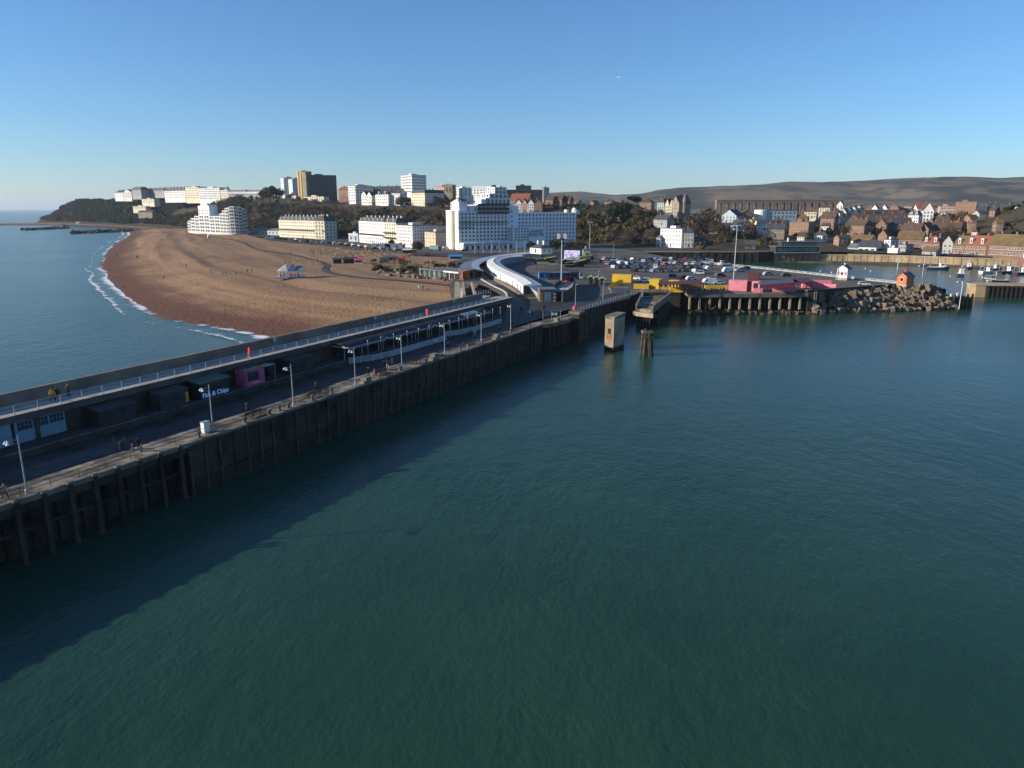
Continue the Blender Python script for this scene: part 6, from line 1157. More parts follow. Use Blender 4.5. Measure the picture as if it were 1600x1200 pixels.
quay_wall('long tan stone quay wall below the brick houses', [(215, 470), (239, 457.5), (267, 435.5), (296, 420.5), (330, 390.5), (420, 352)], 5.3, M_QTAN, 4)
fs = MB().add([(168, 470, -.4), (200, 462, -.5), (236, 446, -.4), (264, 424, -.4), (300, 404, -.4), (335, 372, -.4), (340, 392, 1.0), (296, 420, 1.2), (267, 435, 1.2), (239, 457, 1.2), (215, 469, 1.0), (172, 476, .8)], [tuple(range(12))]).obj('foreshore', mat('harbour_mud', (.10, .085, .055), .6, (.04, .045, .025), .15, 8, .1, 1)); struct(fs)
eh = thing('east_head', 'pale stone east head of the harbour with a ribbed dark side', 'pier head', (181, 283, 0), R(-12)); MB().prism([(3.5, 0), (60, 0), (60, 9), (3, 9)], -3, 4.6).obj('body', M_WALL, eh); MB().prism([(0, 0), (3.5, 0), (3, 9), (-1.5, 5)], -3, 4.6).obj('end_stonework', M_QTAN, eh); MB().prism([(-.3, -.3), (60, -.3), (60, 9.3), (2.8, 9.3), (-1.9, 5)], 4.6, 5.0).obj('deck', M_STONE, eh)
for i in range(26): MB().box(4.2 + 1.6 * i, 4.8 + 1.6 * i, -.5, 0, -3, 4.3).obj('rib', M_WEED, eh)
# ---- the railway viaduct
def viaduct():
    Y = 1080; z0 = 4.0; zt = ZA(313.5, Y); x0 = XA(1120, Y, zt); x1 = XA(1318, Y, zt); t = thing('viaduct', 'long brick railway viaduct with tall round arches across the valley', 'viaduct', (x0, Y, z0)); m = mat('viaduct_brick', (.30, .19, .135), .9, (.20, .13, .095), .12, 6); L = x1 - x0; n = 18; w_ = L / n; H = zt - z0; pier = w_ * .13
    for i in range(n):
        cx = w_ * (i + .5); r_ = w_ / 2 - pier; sp = H - r_ - 3.2; mb = MB(); prof = [(cx - w_ / 2, 0), (cx - w_ / 2, H)] ; arc = [(cx + r_ * math.cos(a), sp + r_ * math.sin(a)) for a in [math.pi * k / 10 for k in range(11)]]
        for k in range(10):
            (xa, za), (xb, zb_) = arc[k], arc[k + 1]; mb.add([(xa, 0, za), (xb, 0, zb_), (xb, 0, H), (xa, 0, H), (xa, 8, za), (xb, 8, zb_), (xb, 8, H), (xa, 8, H)], [(0, 3, 2, 1), (4, 5, 6, 7), (0, 1, 5, 4), (3, 7, 6, 2)])
        mb.obj('arch', m, t); MB().box(cx - w_ / 2, cx - r_, 0, 8, -3, H - .01).box(cx + r_, cx + w_ / 2, 0, 8, -3, H - .01).obj('pier', m, t)
    MB().box(0, L, -.4, 8.4, H, H + 1.0).obj('parapet', m, t)
viaduct()

# ---- fill of lesser houses along the streets of the town
rf = random.Random(12)
def filler(street, Y, u0, u1, zfun, step=12):
    i = 0; u = u0
    while u < u1:
        w_ = rf.uniform(.7, 1.15) * step; Yk = Y + rf.uniform(-9, 9); x = XA(u + w_ / 2, Yk, 15); z = hz(x, Yk) + .3; cu = 800 + F_PX * x / (Yk * _c - (z - CAM_H) * _s)
        clash = False
        for (ax, ay, c, s_, fw, fd) in FOOT:
            for k in (0, .5, 1):
                for dy in (0, 9):
                    px_ = XA(u + w_ * k, Yk, z) - ax; py = Yk + dy - ay; lx = px_ * c + py * s_; ly = -px_ * s_ + py * c
                    if -2 < lx < fw + 2 and -3 < ly < fd + 2: clash = True
        if not clash and i < 58:
            wl = rf.choices(['brick', 'white', 'cream', 'stone', 'orange', 'grey'], (5, 4, 2, 2, 2, 1))[0]; rm_ = rf.choices(['brown', 'slate', 'red', 'olive'], (5, 4, 1, 1))[0]; b_ = (Yk * _s + (z - CAM_H) * _c) / (Yk * _c - (z - CAM_H) * _s); vb = 600 - F_PX * b_; hgt = rf.uniform(4.2, 6.2)
            bld('%s house with %s roof on %s, %s from the left' % ({'brick': 'brick', 'white': 'white', 'cream': 'cream', 'stone': 'stone', 'orange': 'orange brick', 'grey': 'grey'}[wl], {'brown': 'brown', 'slate': 'slate', 'red': 'red', 'olive': 'mossy'}[rm_], street, ORD[i]), u, Yk, u + w_, Yk - rf.uniform(0, 7), vb, vb - hgt / Yk * F_PX, 9, rf.choice(['gable', 'gable', 'gable', 'gablef', 'hip', 'hip']), rf.uniform(2.0, 3.2), wl, rm_, 3, 2, 1, 1, group='houses on ' + street, door=False, down=5); i += 1
        u += w_ + rf.uniform(.5, 5)
for st, Y, u0, u1 in (('the lowest hillside street', 535, 1245, 1560), ('the second hillside street', 592, 1100, 1560), ('the third hillside street', 640, 1105, 1540), ('the fourth hillside street', 705, 1100, 1600), ('the fifth hillside street', 775, 1120, 1620), ('the sixth hillside street', 860, 1290, 1640), ('the topmost hillside street', 950, 1320, 1660), ('the street behind the hotel', 800, 740, 960), ('the rear cliff-top street', 900, 690, 960)):
    filler(st, Y, u0, u1, None)
# ================================================================== on the beach and by the market
def BP(u, v, z=6.0):
    p = P(u, v, z)
    for _ in range(4): p = P(u, v, float(beach_h(np.array([p.x]), np.array([p.y]))[0]))
    return p
# carousel pavilion
cp = BP(456, 434); cz = thing('carousel', 'small fairground carousel with blue and white canvas roof on the beach', 'carousel', cp, R(15))
MB().box(-5.2, 5.2, -3.2, 3.2, 0, .5).obj('platform', mat('carousel_boards', (.42, .30, .38), .7, (.2, .14, .25), 1.5), cz)
M_CVW = mat('white_canvas', (.78, .74, .64), .8); M_CVB = mat('blue_canvas', (.06, .15, .34), .8)
MB().add([(-5.4, -3.4, 3.0), (-1.4, -3.4, 3.0), (-1.4, 3.4, 3.0), (-5.4, 3.4, 3.0), (-2.0, 0, 5.8)], [(0, 1, 4), (1, 2, 4), (2, 3, 4), (3, 0, 4), (3, 2, 1, 0)]).obj('canopy', M_CVW, cz)
MB().add([(-1.4, -3.4, 3.0), (2.0, -3.4, 3.0), (2.0, 3.4, 3.0), (-1.4, 3.4, 3.0), (.6, 0, 6.0)], [(0, 1, 4), (1, 2, 4), (2, 3, 4), (3, 0, 4), (3, 2, 1, 0)]).obj('canopy', M_CVB, cz)
MB().xprism([(-3.4, 3.0), (0, 4.9), (3.4, 3.0), (3.4, 2.9), (-3.4, 2.9)], 2.0, 5.4).obj('canopy', mat('grey_green_canvas', (.20, .24, .22), .8), cz)
for i in range(9):
    for y in (-3.1, 3.1): MB().tube((-5 + 1.25 * i, y, .5), (-5 + 1.25 * i, y, 3.0), .07).obj('post', M_WHITE, cz)
for i in range(7): MB().box(-4.6 + 1.35 * i, -3.8 + 1.35 * i, -2.2, -1.4, .5, 1.6 + .3 * (i % 2)).obj('ride_figure', [M_RED, M_CYAN, M_WHITE, M_PKR][i % 4], cz)
MB().box(-6.6, -4.2, -4.6, -3.6, 0, .9).box(-4.0, -1.5, -4.4, -3.9, 0, 1.1).obj('ticket_desk', M_WPINK, cz)
# boardwalk
bw = [(220, 364), (280, 366.5), (330, 369.5), (375, 376), (398, 389), (430, 395), (458, 398), (480, 404), (500, 409), (513, 415), (506, 420), (512, 426), (530, 430), (560, 434), (600, 437), (650, 441), (700, 446), (716, 449)]
pts = resample(smooth_poly([Vector(BP(u, v)[:2]) for u, v in bw], 2), 4.0); V = []; Fq = []
for i, p in enumerate(pts):
    d = (pts[min(i + 1, len(pts) - 1)] - pts[max(i - 1, 0)]).normalized(); n = Vector((-d.y, d.x))
    for s_ in (-1.5, -.5, .5, 1.5): q_ = p + n * s_; V.append((q_.x, q_.y, float(beach_h(np.array([q_.x]), np.array([q_.y]))[0]) + .22))
    if i: Fq += [((i - 1) * 4 + j, (i - 1) * 4 + j + 1, i * 4 + j + 1, i * 4 + j) for j in range(3)]
struct(link('boardwalk', np_mesh('boardwalk', np.array(V), np.array(Fq), mat('boardwalk_timber', (.075, .062, .055), .9, (.045, .038, .034), .6))))
# fenced yard of timber frames left of the boardwalk bend
for i, (u, v, w_) in enumerate([(437, 411, 5), (447, 412, 4), (457, 412, 5), (468, 412, 5), (478, 411, 4), (490, 413, 4), (498, 412.5, 3)]):
    t = thing('climbing_frame', 'low timber frame of the beach play yard, %s from the left' % ORD[i], 'frame', BP(u, v), R(10 * i), 'timber frames in the play yard')
    for x in (-w_ / 2, 0, w_ / 2):
        for y in (-.9, .9): MB().tube((x, y, -.2), (x, y, 1.5 + .5 * ((i + int(x)) % 2)), .11).obj('post', M_STONE, t)
    for y in (-.9, .9): MB().tube((-w_ / 2, y, 1.35), (w_ / 2, y, 1.35), .09).obj('beam', M_STONE, t)
# garden of boulders, shrubs and timber beside the market
r2 = random.Random(4)
for i, u in enumerate(sorted(r2.uniform(588, 708) for _ in range(58))):
    v = 428 + (u - 588) * .085 + r2.uniform(-9, 2); p = BP(u, v); o = link('garden_boulder', ROCKS[i % 12], None, (p.x, p.y, p.z + .3)); k = r2.uniform(.6, 1.45); o.scale = (k * 1.3, k, k * .8); o.rotation_euler = (0, 0, r2.uniform(0, 6)); tag(o, 'pale boulder in the beach garden, %s from its left end' % ORD[i], 'boulder', 'boulders in the beach garden')
    o.data = ROCKS[i % 12]
def shrub_mesh(seed, m):
    rng = np.random.default_rng(seed); q = leaf_cloud(rng, 260, 9, .15, 'ever' if seed % 2 else 'bare'); return np_mesh('foliage', q.reshape(-1, 3), np.arange(260 * 4).reshape(-1, 4), m)
# ================================================================== trees and scrub
M_EVER = mat('evergreen_leaves', (.045, .065, .022), .8, (.014, .024, .010), .09, 4, spec=.2); M_BARE = mat('bare_twigs', (.125, .09, .062), .95, (.055, .042, .032), .05, 4, spec=.1); M_SCRUB = mat('yellowed_scrub', (.15, .115, .04), .95, (.06, .06, .022), .05, 4, spec=.1); M_TRUNK = mat('bark', (.06, .045, .035), .95)
def leaf_cloud(rng, n, lumps, size, kind):
    """n small faces through a lumpy crown of unit radius (height 0..2)"""
    c = rng.normal(size=(lumps, 3)); c /= np.linalg.norm(c, axis=1)[:, None]; c *= rng.uniform(.25, .72, (lumps, 1)); c[:, 2] = c[:, 2] * .85 + 1.05
    rad = rng.uniform(.28, .5, lumps); k = rng.integers(0, lumps, n); d = rng.normal(size=(n, 3)); d /= np.linalg.norm(d, axis=1)[:, None]; p = c[k] + d * (rad[k] * rng.uniform(.55, 1.0, n) ** .5)[:, None]
    if kind == 'bare':
        out = p - np.array([0, 0, .45]); out /= np.linalg.norm(out, axis=1)[:, None]; ax = out + rng.normal(size=(n, 3)) * .45; ax /= np.linalg.norm(ax, axis=1)[:, None]; sd = np.cross(ax, rng.normal(size=(n, 3))); sd /= np.linalg.norm(sd, axis=1)[:, None]
        L = size * rng.uniform(1.4, 2.6, n)[:, None]; w_ = size * rng.uniform(.16, .3, n)[:, None]; q = np.stack([p - sd * w_, p + sd * w_, p + ax * L + sd * w_ * .35, p + ax * L - sd * w_ * .35], 1)
    else:
        a = rng.normal(size=(n, 3)); a /= np.linalg.norm(a, axis=1)[:, None]; b = np.cross(a, d + .3 * rng.normal(size=(n, 3))); b /= np.linalg.norm(b, axis=1)[:, None]; s_ = size * rng.uniform(.6, 1.25, n)[:, None]
        q = np.stack([p - a * s_ - b * s_ * .7, p + a * s_ * .8 - b * s_, p + a * s_ + b * s_ * .7, p - a * s_ * .9 + b * s_], 1)
    return q                                               # n x 4 x 3
rg_ = np.random.default_rng(5)
FAR = {k: [leaf_cloud(rg_, 95 if k != 'bare' else 130, 8, .20 if k != 'bare' else .17, k) for _ in range(5)] for k in ('ever', 'bare', 'scrub')}
def in_foot(x, y, pad=3.0):
    for (ax, ay, c, s_, w_, d) in FOOT:
        dx, dy = x - ax, y - ay; lx = dx * c + dy * s_; ly = -dx * s_ + dy * c
        if -pad < lx < w_ + pad and -pad - 4 < ly < d + pad: return True
    return False
def scatter():
    out = {'ever': [], 'bare': [], 'scrub': []}; rng = np.random.default_rng(9); PTS = []
    def put(x, y, r, h, kind):
        z = 0.0; PTS.append((kind, len(out[kind]), x, y)); q = FAR[kind][rng.integers(0, 5)]; a = rng.uniform(0, 6.28); ca, sa = math.cos(a), math.sin(a); q2 = q.copy(); q2[..., 0] = (q[..., 0] * ca - q[..., 1] * sa) * r + x; q2[..., 1] = (q[..., 0] * sa + q[..., 1] * ca) * r + y; q2[..., 2] = q[..., 2] * h / 2 + z - h * .12; out[kind].append(q2)
    # wooded cliff
    n = 56000; X = rng.uniform(-1180, 235, n); Y = rng.uniform(555, 1900, n); dc, ins = poly_dist(X, Y, CLIFF); cover = vnoise(X, Y, 45); tone = vnoise(X, Y, 80) + .5 * vnoise(X, Y, 28)
    for x, y, d, i, cv, tn in zip(X, Y, dc, ins, cover, tone):
        if not i or d > 108 or (y > 1500 and x > -700) or (y > 1000 and x > -250): continue
        if cv < -.42 and x > -100 or (d > 58 and x > -420 and rng.random() < .68): continue
        if x > -75 and x < 5 and d < 70 and tn > -.1 and rng.random() < .7: continue      # open sandy slope above the hotel
        if in_foot(x, y, 2): continue
        sc = (1.0 if d < 58 else .85 if x < -420 else .58) * (1.25 if y > 1100 else 1.0); r = rng.uniform(3.2, 5.6) * sc; h = rng.uniform(5.5, 10.0) * sc
        kind = 'ever' if tn > .02 else ('scrub' if tn < -.28 and rng.random() < .6 else 'bare')
        put(x, y, r, h, kind)
    # trees between the houses of the town, on the right-hand hill and round the viaduct
    n = 4200; X = rng.uniform(120, 640, n); Y = rng.uniform(490, 1060, n); dc, ins = poly_dist(X, Y, CLIFF); tone = vnoise(X, Y, 60)
    for x, y, i, tn in zip(X, Y, ins, tone):
        hill = ((x - 408) / 52.) ** 2 + ((y - 545) / 70.) ** 2 < 1.6
        u_ = 800 + F_PX * x / (y * _c + 3)
        if i or in_foot(x, y, 2.5) or rng.random() > (.9 if hill else .45 if y < 800 else .75): continue
        if u_ < 1330 and y < 560 and not (1080 < u_ < 1240): continue
        r = rng.uniform(2.2, 4.4); put(x, y, r, rng.uniform(4, 7.5) if not hill else rng.uniform(3, 6), 'ever' if tn > .12 else 'bare' if rng.random() < .75 else 'scrub')
    n = 1500; X = rng.uniform(150, 1250, n); Y = rng.uniform(1090, 1500, n); tone = vnoise(X, Y, 90)
    for x, y, tn in zip(X, Y, tone): put(x, y, rng.uniform(4, 8), rng.uniform(7, 13), 'ever' if tn > .2 else 'bare')
    n = 420; X = rng.uniform(-120, 160, n); Y = rng.uniform(690, 1000, n)
    for x, y in zip(X, Y):
        if in_foot(x, y, 5) or rng.random() < .45: continue
        put(x, y, rng.uniform(2.2, 3.6), rng.uniform(3, 5), 'bare' if rng.random() < .7 else 'ever')
    zz = land_h(np.array([p[2] for p in PTS]), np.array([p[3] for p in PTS]))
    for (k, i, x, y), z in zip(PTS, zz): out[k][i][..., 2] += z
    for k, m, lb in (('ever', M_EVER, 'dark evergreen woodland on the cliff and between the houses'), ('bare', M_BARE, 'bare brown winter woodland on the cliff and behind the town'), ('scrub', M_SCRUB, 'yellowed scrub on the open parts of the slopes')):
        q = np.concatenate(out[k]).reshape(-1, 3); Fq = np.arange(len(q)).reshape(-1, 4); o = link('woodland' if k != 'scrub' else 'scrub', np_mesh('woodland', q, Fq, m)); stuff(o); tag(o, lb, 'woodland' if k != 'scrub' else 'scrub')
scatter()
# ---- single trees
def tree_proto(kind, seed):
    rng = np.random.default_rng(seed); n = {'ever': 900, 'pine': 900, 'bare': 1100}[kind]; q = leaf_cloud(rng, n, 16 if kind != 'pine' else 9, .085 if kind != 'bare' else .10, 'bare' if kind == 'bare' else 'ever')
    if kind == 'pine': q[..., 2] = q[..., 2] * .55 + 1.0
    cm = np_mesh('crown', q.reshape(-1, 3), np.arange(n * 4).reshape(-1, 4), M_BARE if kind == 'bare' else M_EVER); mb = MB().tube((0, 0, -.2), (.02, .01, .75), .06, .042, 7); r_ = random.Random(seed); base = Vector((.02, .01, .72))
    for i in range(6):
        a = i * 1.05 + r_.uniform(-.3, .3); e = Vector((math.cos(a) * .55, math.sin(a) * .55, r_.uniform(1.1, 1.6))); mb.tube(base - Vector((0, 0, .15)), e, .03, .012, 5)
    return cm, mb.mesh('trunk', M_TRUNK)
TP = {k: [tree_proto(k, 40 + i * 7 + len(k)) for i in range(2)] for k in ('ever', 'pine', 'bare')}
def tree(label, u, v, Y, r, h, kind, i=0, name=None, z=None):
    x = XA(u, Y, ZA(v, Y)); zz = hz(x, Y) if z is None else z; t = thing(name or {'ever': 'evergreen_tree', 'pine': 'pine_tree', 'bare': 'bare_tree'}[kind], label, 'tree', (x, Y, zz - .2), i * 1.3); cm, tm = TP[kind][i % 2]
    for nm, me in (('crown', cm), ('trunk', tm)): o = link(nm, me, t); o.scale = (r, r, h / 2)
    return t
for i, (u, v, Y, r, h, kd, lb) in enumerate([
    (972, 345, 640, 9, 17, 'ever', 'tall dark pine rising above the wooded bluff right of the hotel'), (990, 340, 650, 8, 15, 'pine', 'second dark pine right of the tallest pine'), (958, 345, 640, 7, 15, 'ever', 'round dark evergreen left of the tall pine'),
    (1095, 380, 575, 17, 26, 'bare', 'huge spreading bare tree in the valley right of the gothic house'), (1075, 372, 590, 9, 17, 'bare', 'bare tree left of the huge spreading tree'), (1122, 385, 560, 9, 16, 'bare', 'bare tree right of the huge spreading tree'), (1062, 350, 640, 6, 12, 'ever', 'evergreen below the dark gothic house'),
    (626, 318, 835, 9, 11, 'bare', 'round brown bare tree beside the cream cliff-top hotel'), (637, 319, 830, 7, 10, 'bare', 'smaller round bare tree touching the cream cliff-top hotel'), (425, 318, 1085, 14, 19, 'ever', 'broad dark evergreen left of the slim tower blocks'), (437, 316, 1100, 10, 15, 'ever', 'dark evergreen right beside the slim tower blocks'), (412, 316, 1110, 9, 13, 'ever', 'dark evergreen at the end of the white flats'),
    (645, 348, 640, 6, 9, 'ever', 'dark evergreen on the slope above the plain block'), (690, 318, 780, 9, 9, 'bare', 'bare tree below the church tower'), (716, 320, 760, 9, 9, 'bare', 'wide bare tree between the church and the hotel'),
    (832, 390, 470, 5, 8, 'ever', 'dark tree behind the small station house'), (870, 388, 480, 6, 9, 'ever', 'dark tree behind the floodlight mast'), (890, 386, 485, 5, 8, 'bare', 'bare tree at the right end of the hotel'), (1170, 375, 560, 6, 12, 'bare', 'bare tree by the shaded street'), (1215, 362, 600, 6, 13, 'bare', 'bare tree in front of the blue-grey wing'), (1243, 340, 660, 7, 13, 'ever', 'dark evergreen right of the white drum building'),
    (1460, 375, 530, 6, 10, 'bare', 'bare tree above the brick row with dormers'), (1482, 370, 530, 9, 14, 'bare', 'wide bare tree above the grey gable house'), (1500, 352, 600, 8, 13, 'bare', 'bare tree below the brick school'), (1320, 372, 560, 5, 12, 'bare', 'bare tree at the left end of the cream bay flats'), (1590, 362, 500, 8, 13, 'ever', 'dark evergreen on the hill at the right edge'), (1570, 365, 505, 6, 9, 'ever', 'smaller evergreen on the hill near the right edge'), (1545, 372, 500, 5, 7, 'bare', 'bare bush tree at the foot of the right hill'),
    (612, 386, 560, 3, 6, 'ever', 'small dark tree before the cream terrace'), (655, 394, 500, 4, 7, 'ever', 'small evergreen on the verge by the beige block'), (650, 406, 440, 3, 9, 'bare', 'thin bare tree by the sea road'), (230, 342, 1330, 12, 13, 'ever', 'large evergreen low on the wooded slope'), (905, 392, 470, 6, 9, 'bare', 'bare tree behind the screen')]):
    tree(lb, u, v, Y, r, h, kd, i, z=6.5 if (Y < 500 and u < 930) else None)
SHR = [shrub_mesh(1, M_EVER), shrub_mesh(2, M_BARE), shrub_mesh(3, M_SCRUB), shrub_mesh(4, M_SCRUB)]
for i, u in enumerate(sorted(r2.uniform(583, 722) for _ in range(59))):
    v = 421 + (u - 583) * .07 + r2.uniform(-13, 4); p = BP(u, v); t = thing('garden_shrub', '%s shrub in the beach garden, shrub %s from its left end' % (['dark green', 'bare twiggy', 'yellowed', 'dry twiggy'][i % 4], ORD[i]), 'shrub', p, r2.uniform(0, 6), 'shrubs in the beach garden'); o = link('foliage', SHR[i % 4], t); k = r2.uniform(.9, 2.0); o.scale = (k * 1.2, k * 1.2, k * .8)
    MB().tube((0, 0, -.2), (0, 0, k * .6), .06).obj('stem', M_TRUNK, t)
for i, u in enumerate(sorted(r2.uniform(590, 700) for _ in range(14))):
    p = BP(u, 416 + (u - 590) * .06 + r2.uniform(-5, 5)); t = thing('garden_post', 'weathered timber post in the beach garden, %s from its left end' % ORD[i], 'post', p, group='timber posts in the beach garden'); MB().tube((0, 0, -.3), (.05, 0, r2.uniform(2, 4.2)), .16, .12).obj('shaft', M_STONE, t)
# market pavilion by the station canopies
mk = thing('market_pavilion', 'flat roofed market pavilion with glass front and an orange gable end', 'pavilion', BP(660, 432), R(0)); a = P(660, 432, 6.0); b = P(722, 437, 6.5); mk.location = (a.x, a.y, 6.0); d = b - a; mk.rotation_euler = (0, 0, math.atan2(d.y, d.x)); L = d.length
MB().box(0, L, 0, 11, 0, 3.0).obj('hall', W['dark'], mk); MB().box(-.6, L + .4, -1.4, 11.5, 3.0, 3.4).obj('roof', RM['grey'], mk)
for i in range(8): MB().box(.4 + i * L / 8, L / 8 - .25 + i * L / 8, -.1, 0, .3, 2.7).obj('glass_panel', M_GRN if i < 5 else M_GLASS, mk); MB().box(i * L / 8 - .1, i * L / 8 + .15, -1.2, -.95, 0, 3.0).obj('column', M_STONE if i % 3 else M_WPINK, mk)
MB().box(L * .62, L * .98, -1.46, -1.4, 2.9, 3.5).obj('sign_band', M_WPINK, mk); MB().add([(L, -1.5, 0.2), (L + 2.8, 1, .2), (L + 2.8, 1, 5.0), (L, -1.5, 3.9), (L + .1, -1.2, .2), (L + 2.9, 1.3, .2), (L + 2.9, 1.3, 5), (L + .1, -1.2, 3.9)], [(0, 1, 2, 3), (7, 6, 5, 4), (0, 4, 5, 1), (1, 5, 6, 2), (2, 6, 7, 3), (3, 7, 4, 0)]).obj('gable_end', M_ORNG, mk)
gk = cabin('kiosk', 'green kiosk with blue shutters under the left station canopy', 741, 436, 6.5, 3.5, 3.1, mat('kiosk_bright_green', (.03, .12, .05), .7), R(6), doors=2, roofm=M_CYAN)
for i, (u, v, w_, c, lb) in enumerate([(611, 408, 7, M_CANB, 'blue stall roof in the beach garden'), (628, 411.5, 4, M_RED, 'red stall in the beach garden'), (600, 412, 4, M_DKROOF, 'dark stall at the left of the beach garden'), (547, 411, 7, M_DKROOF, 'dark food stall beside the boardwalk bend'), (560, 413, 4, M_PKR, 'pink striped food stall beside the boardwalk'), (527, 412, 4, M_DKROOF, 'small dark stall at the boardwalk bend'), (712, 407, 7, M_CYAN, 'bright blue stall roof left of the station canopies'), (640, 396, 8, M_CVW, 'white marquee by the sea road')]):
    t = thing('market_stall', lb, 'stall', BP(u, v) if u < 700 else P(u, v, 6.5), R(6), 'market stalls'); MB().box(-w_ / 2, w_ / 2, 0, 2.4, 0, 2.2).obj('counter', M_BLACK if i % 2 else M_WPINK, t); MB().xprism([(-.6, 2.1), (1.2, 2.9), (3.0, 2.1), (3.0, 2.2), (1.2, 3.05), (-.6, 2.2)], -w_ / 2 - .3, w_ / 2 + .3).obj('roof', c, t); MB().box(-w_ / 2 + .3, w_ / 2 - .3, -.06, 0, 1.0, 1.9).obj('opening', M_GLASS, t)
for i, (u, v, L_) in enumerate([(590, 387, 12), (608, 387, 14), (620, 388.5, 10)]): t = thing('site_cabin', 'long %s cabin on the verge before the terraces, %s of three' % (['blue-grey', 'dark', 'blue'][i], ['left', 'middle', 'right'][i]), 'cabin', P(u, v, 6.1), R(-22), 'cabins on the verge'); MB().box(-L_ / 2, L_ / 2, 0, 3, 0, 2.8).obj('body', [M_CANB, W['dark'], M_CANB][i], t); MB().box(-L_ / 2 - .1, L_ / 2 + .1, -.1, 3.1, 2.8, 2.95).obj('roof', RM['grey'], t); MB().box(-1, 1, -.05, 0, 1, 2.2).obj('window', M_GLASS, t)
wl_ = thing('water_tank', 'white domed shelter on the upper beach before the apartment crescent', 'shelter', BP(327, 372)); MB().lathe([(1.6, 0), (1.8, 1.0), (1.5, 3.0), (.6, 4.2), (.05, 4.6)], 10).obj('shell', M_WHITE, wl_); MB().box(-.6, .6, -1.85, -1.6, 0, 2.0).obj('opening', M_GLASS, wl_)
tk = thing('lorry', 'pale green lorry parked by the verge left of the hotel', 'lorry', P(680, 392, 6.4), R(-8)); MB().box(-3.6, 2.4, -1.2, 1.2, 1.0, 3.6).obj('box', mat('pale_green_paint', (.42, .56, .5), .6), tk); MB().box(2.5, 4.1, -1.15, 1.15, .6, 2.9).obj('cab', M_DKMET, tk); MB().box(4.1, 4.14, -1, 1, 1.7, 2.6).obj('window', M_CGLASS, tk)
for x in (-2.6, 3.2):
    for y in (-1.05, 1.05): link('wheel', CARM['suv'][2], tk, (x, y, .5)).scale = (1.5, 1.2, 1.5)
# rows of young planting and picnic tables on the upper beach
tf = [];  rng = np.random.default_rng(3)
for v in np.arange(388, 404, 2.0):
    for u in np.arange(478 + (v - 388) * .6, 645, 3.0):
        if v > 399 and u < 520: continue
        p = P(u + rng.uniform(-.6, .6), v + rng.uniform(-.3, .3), 6.0); q = leaf_cloud(rng, 7, 3, .35, 'ever') * np.array([.85, .85, .6]); q += np.array([p.x, p.y, 5.75]); tf.append(q)
q = np.concatenate(tf).reshape(-1, 3); o = stuff(link('planted_rows', np_mesh('planted_rows', q, np.arange(len(q)).reshape(-1, 4), mat('pale_tufts', (.42, .36, .2), .9)))); tag(o, 'rows of small pale tufts planted on the upper beach', 'planting')
# rock groynes in the far bay
rb = thing('rock_groyne', 'long dark rock groyne in the far bay, nearer one', 'rocks', P(160, 363.5, 0)); rb2 = thing('rock_groyne', 'short dark rock groyne in the far bay, farther left', 'rocks', P(72, 358, 0)); r_ = random.Random(2)
for par, (u0, v0), (u1, v1), n in ((rb, (112, 365), (208, 361), 60), (rb2, (35, 359.5), (108, 356.5), 46)):
    for i in range(n): p = P(u0 + (u1 - u0) * i / n, v0 + (v1 - v0) * i / n + r_.uniform(-.6, .6), 0); rock(p.x, p.y, r_.uniform(.1, 1.0), r_.uniform(2.0, 3.6), par, tuple(par.location))
for c in list(rb.children) + list(rb2.children): c.material_slots[0].link = 'OBJECT'; c.material_slots[0].material = M_WALL
for i, (u, v, c) in enumerate([(69, 346, M_RED), (122, 349, M_WHITE), (75, 346, M_WHITE), (150, 347.5, M_STONE)]):
    p = P(u, v, 3.0); t = thing('beach_cabin', ['red', 'white and red', 'white', 'stone'][i] + ' cabin on the far shore below the headland', 'cabin', (p.x, p.y, 2.6)); MB().box(-5, 5, 0, 5, -1, 3.5).obj('wall', c, t); MB().xprism([(-.5, 3.4), (2.5, 5.2), (5.5, 3.4), (5.5, 3.6), (2.5, 5.5), (-.5, 3.6)], -5.4, 5.4).obj('roof', RM['red'] if i < 2 else RM['grey'], t)
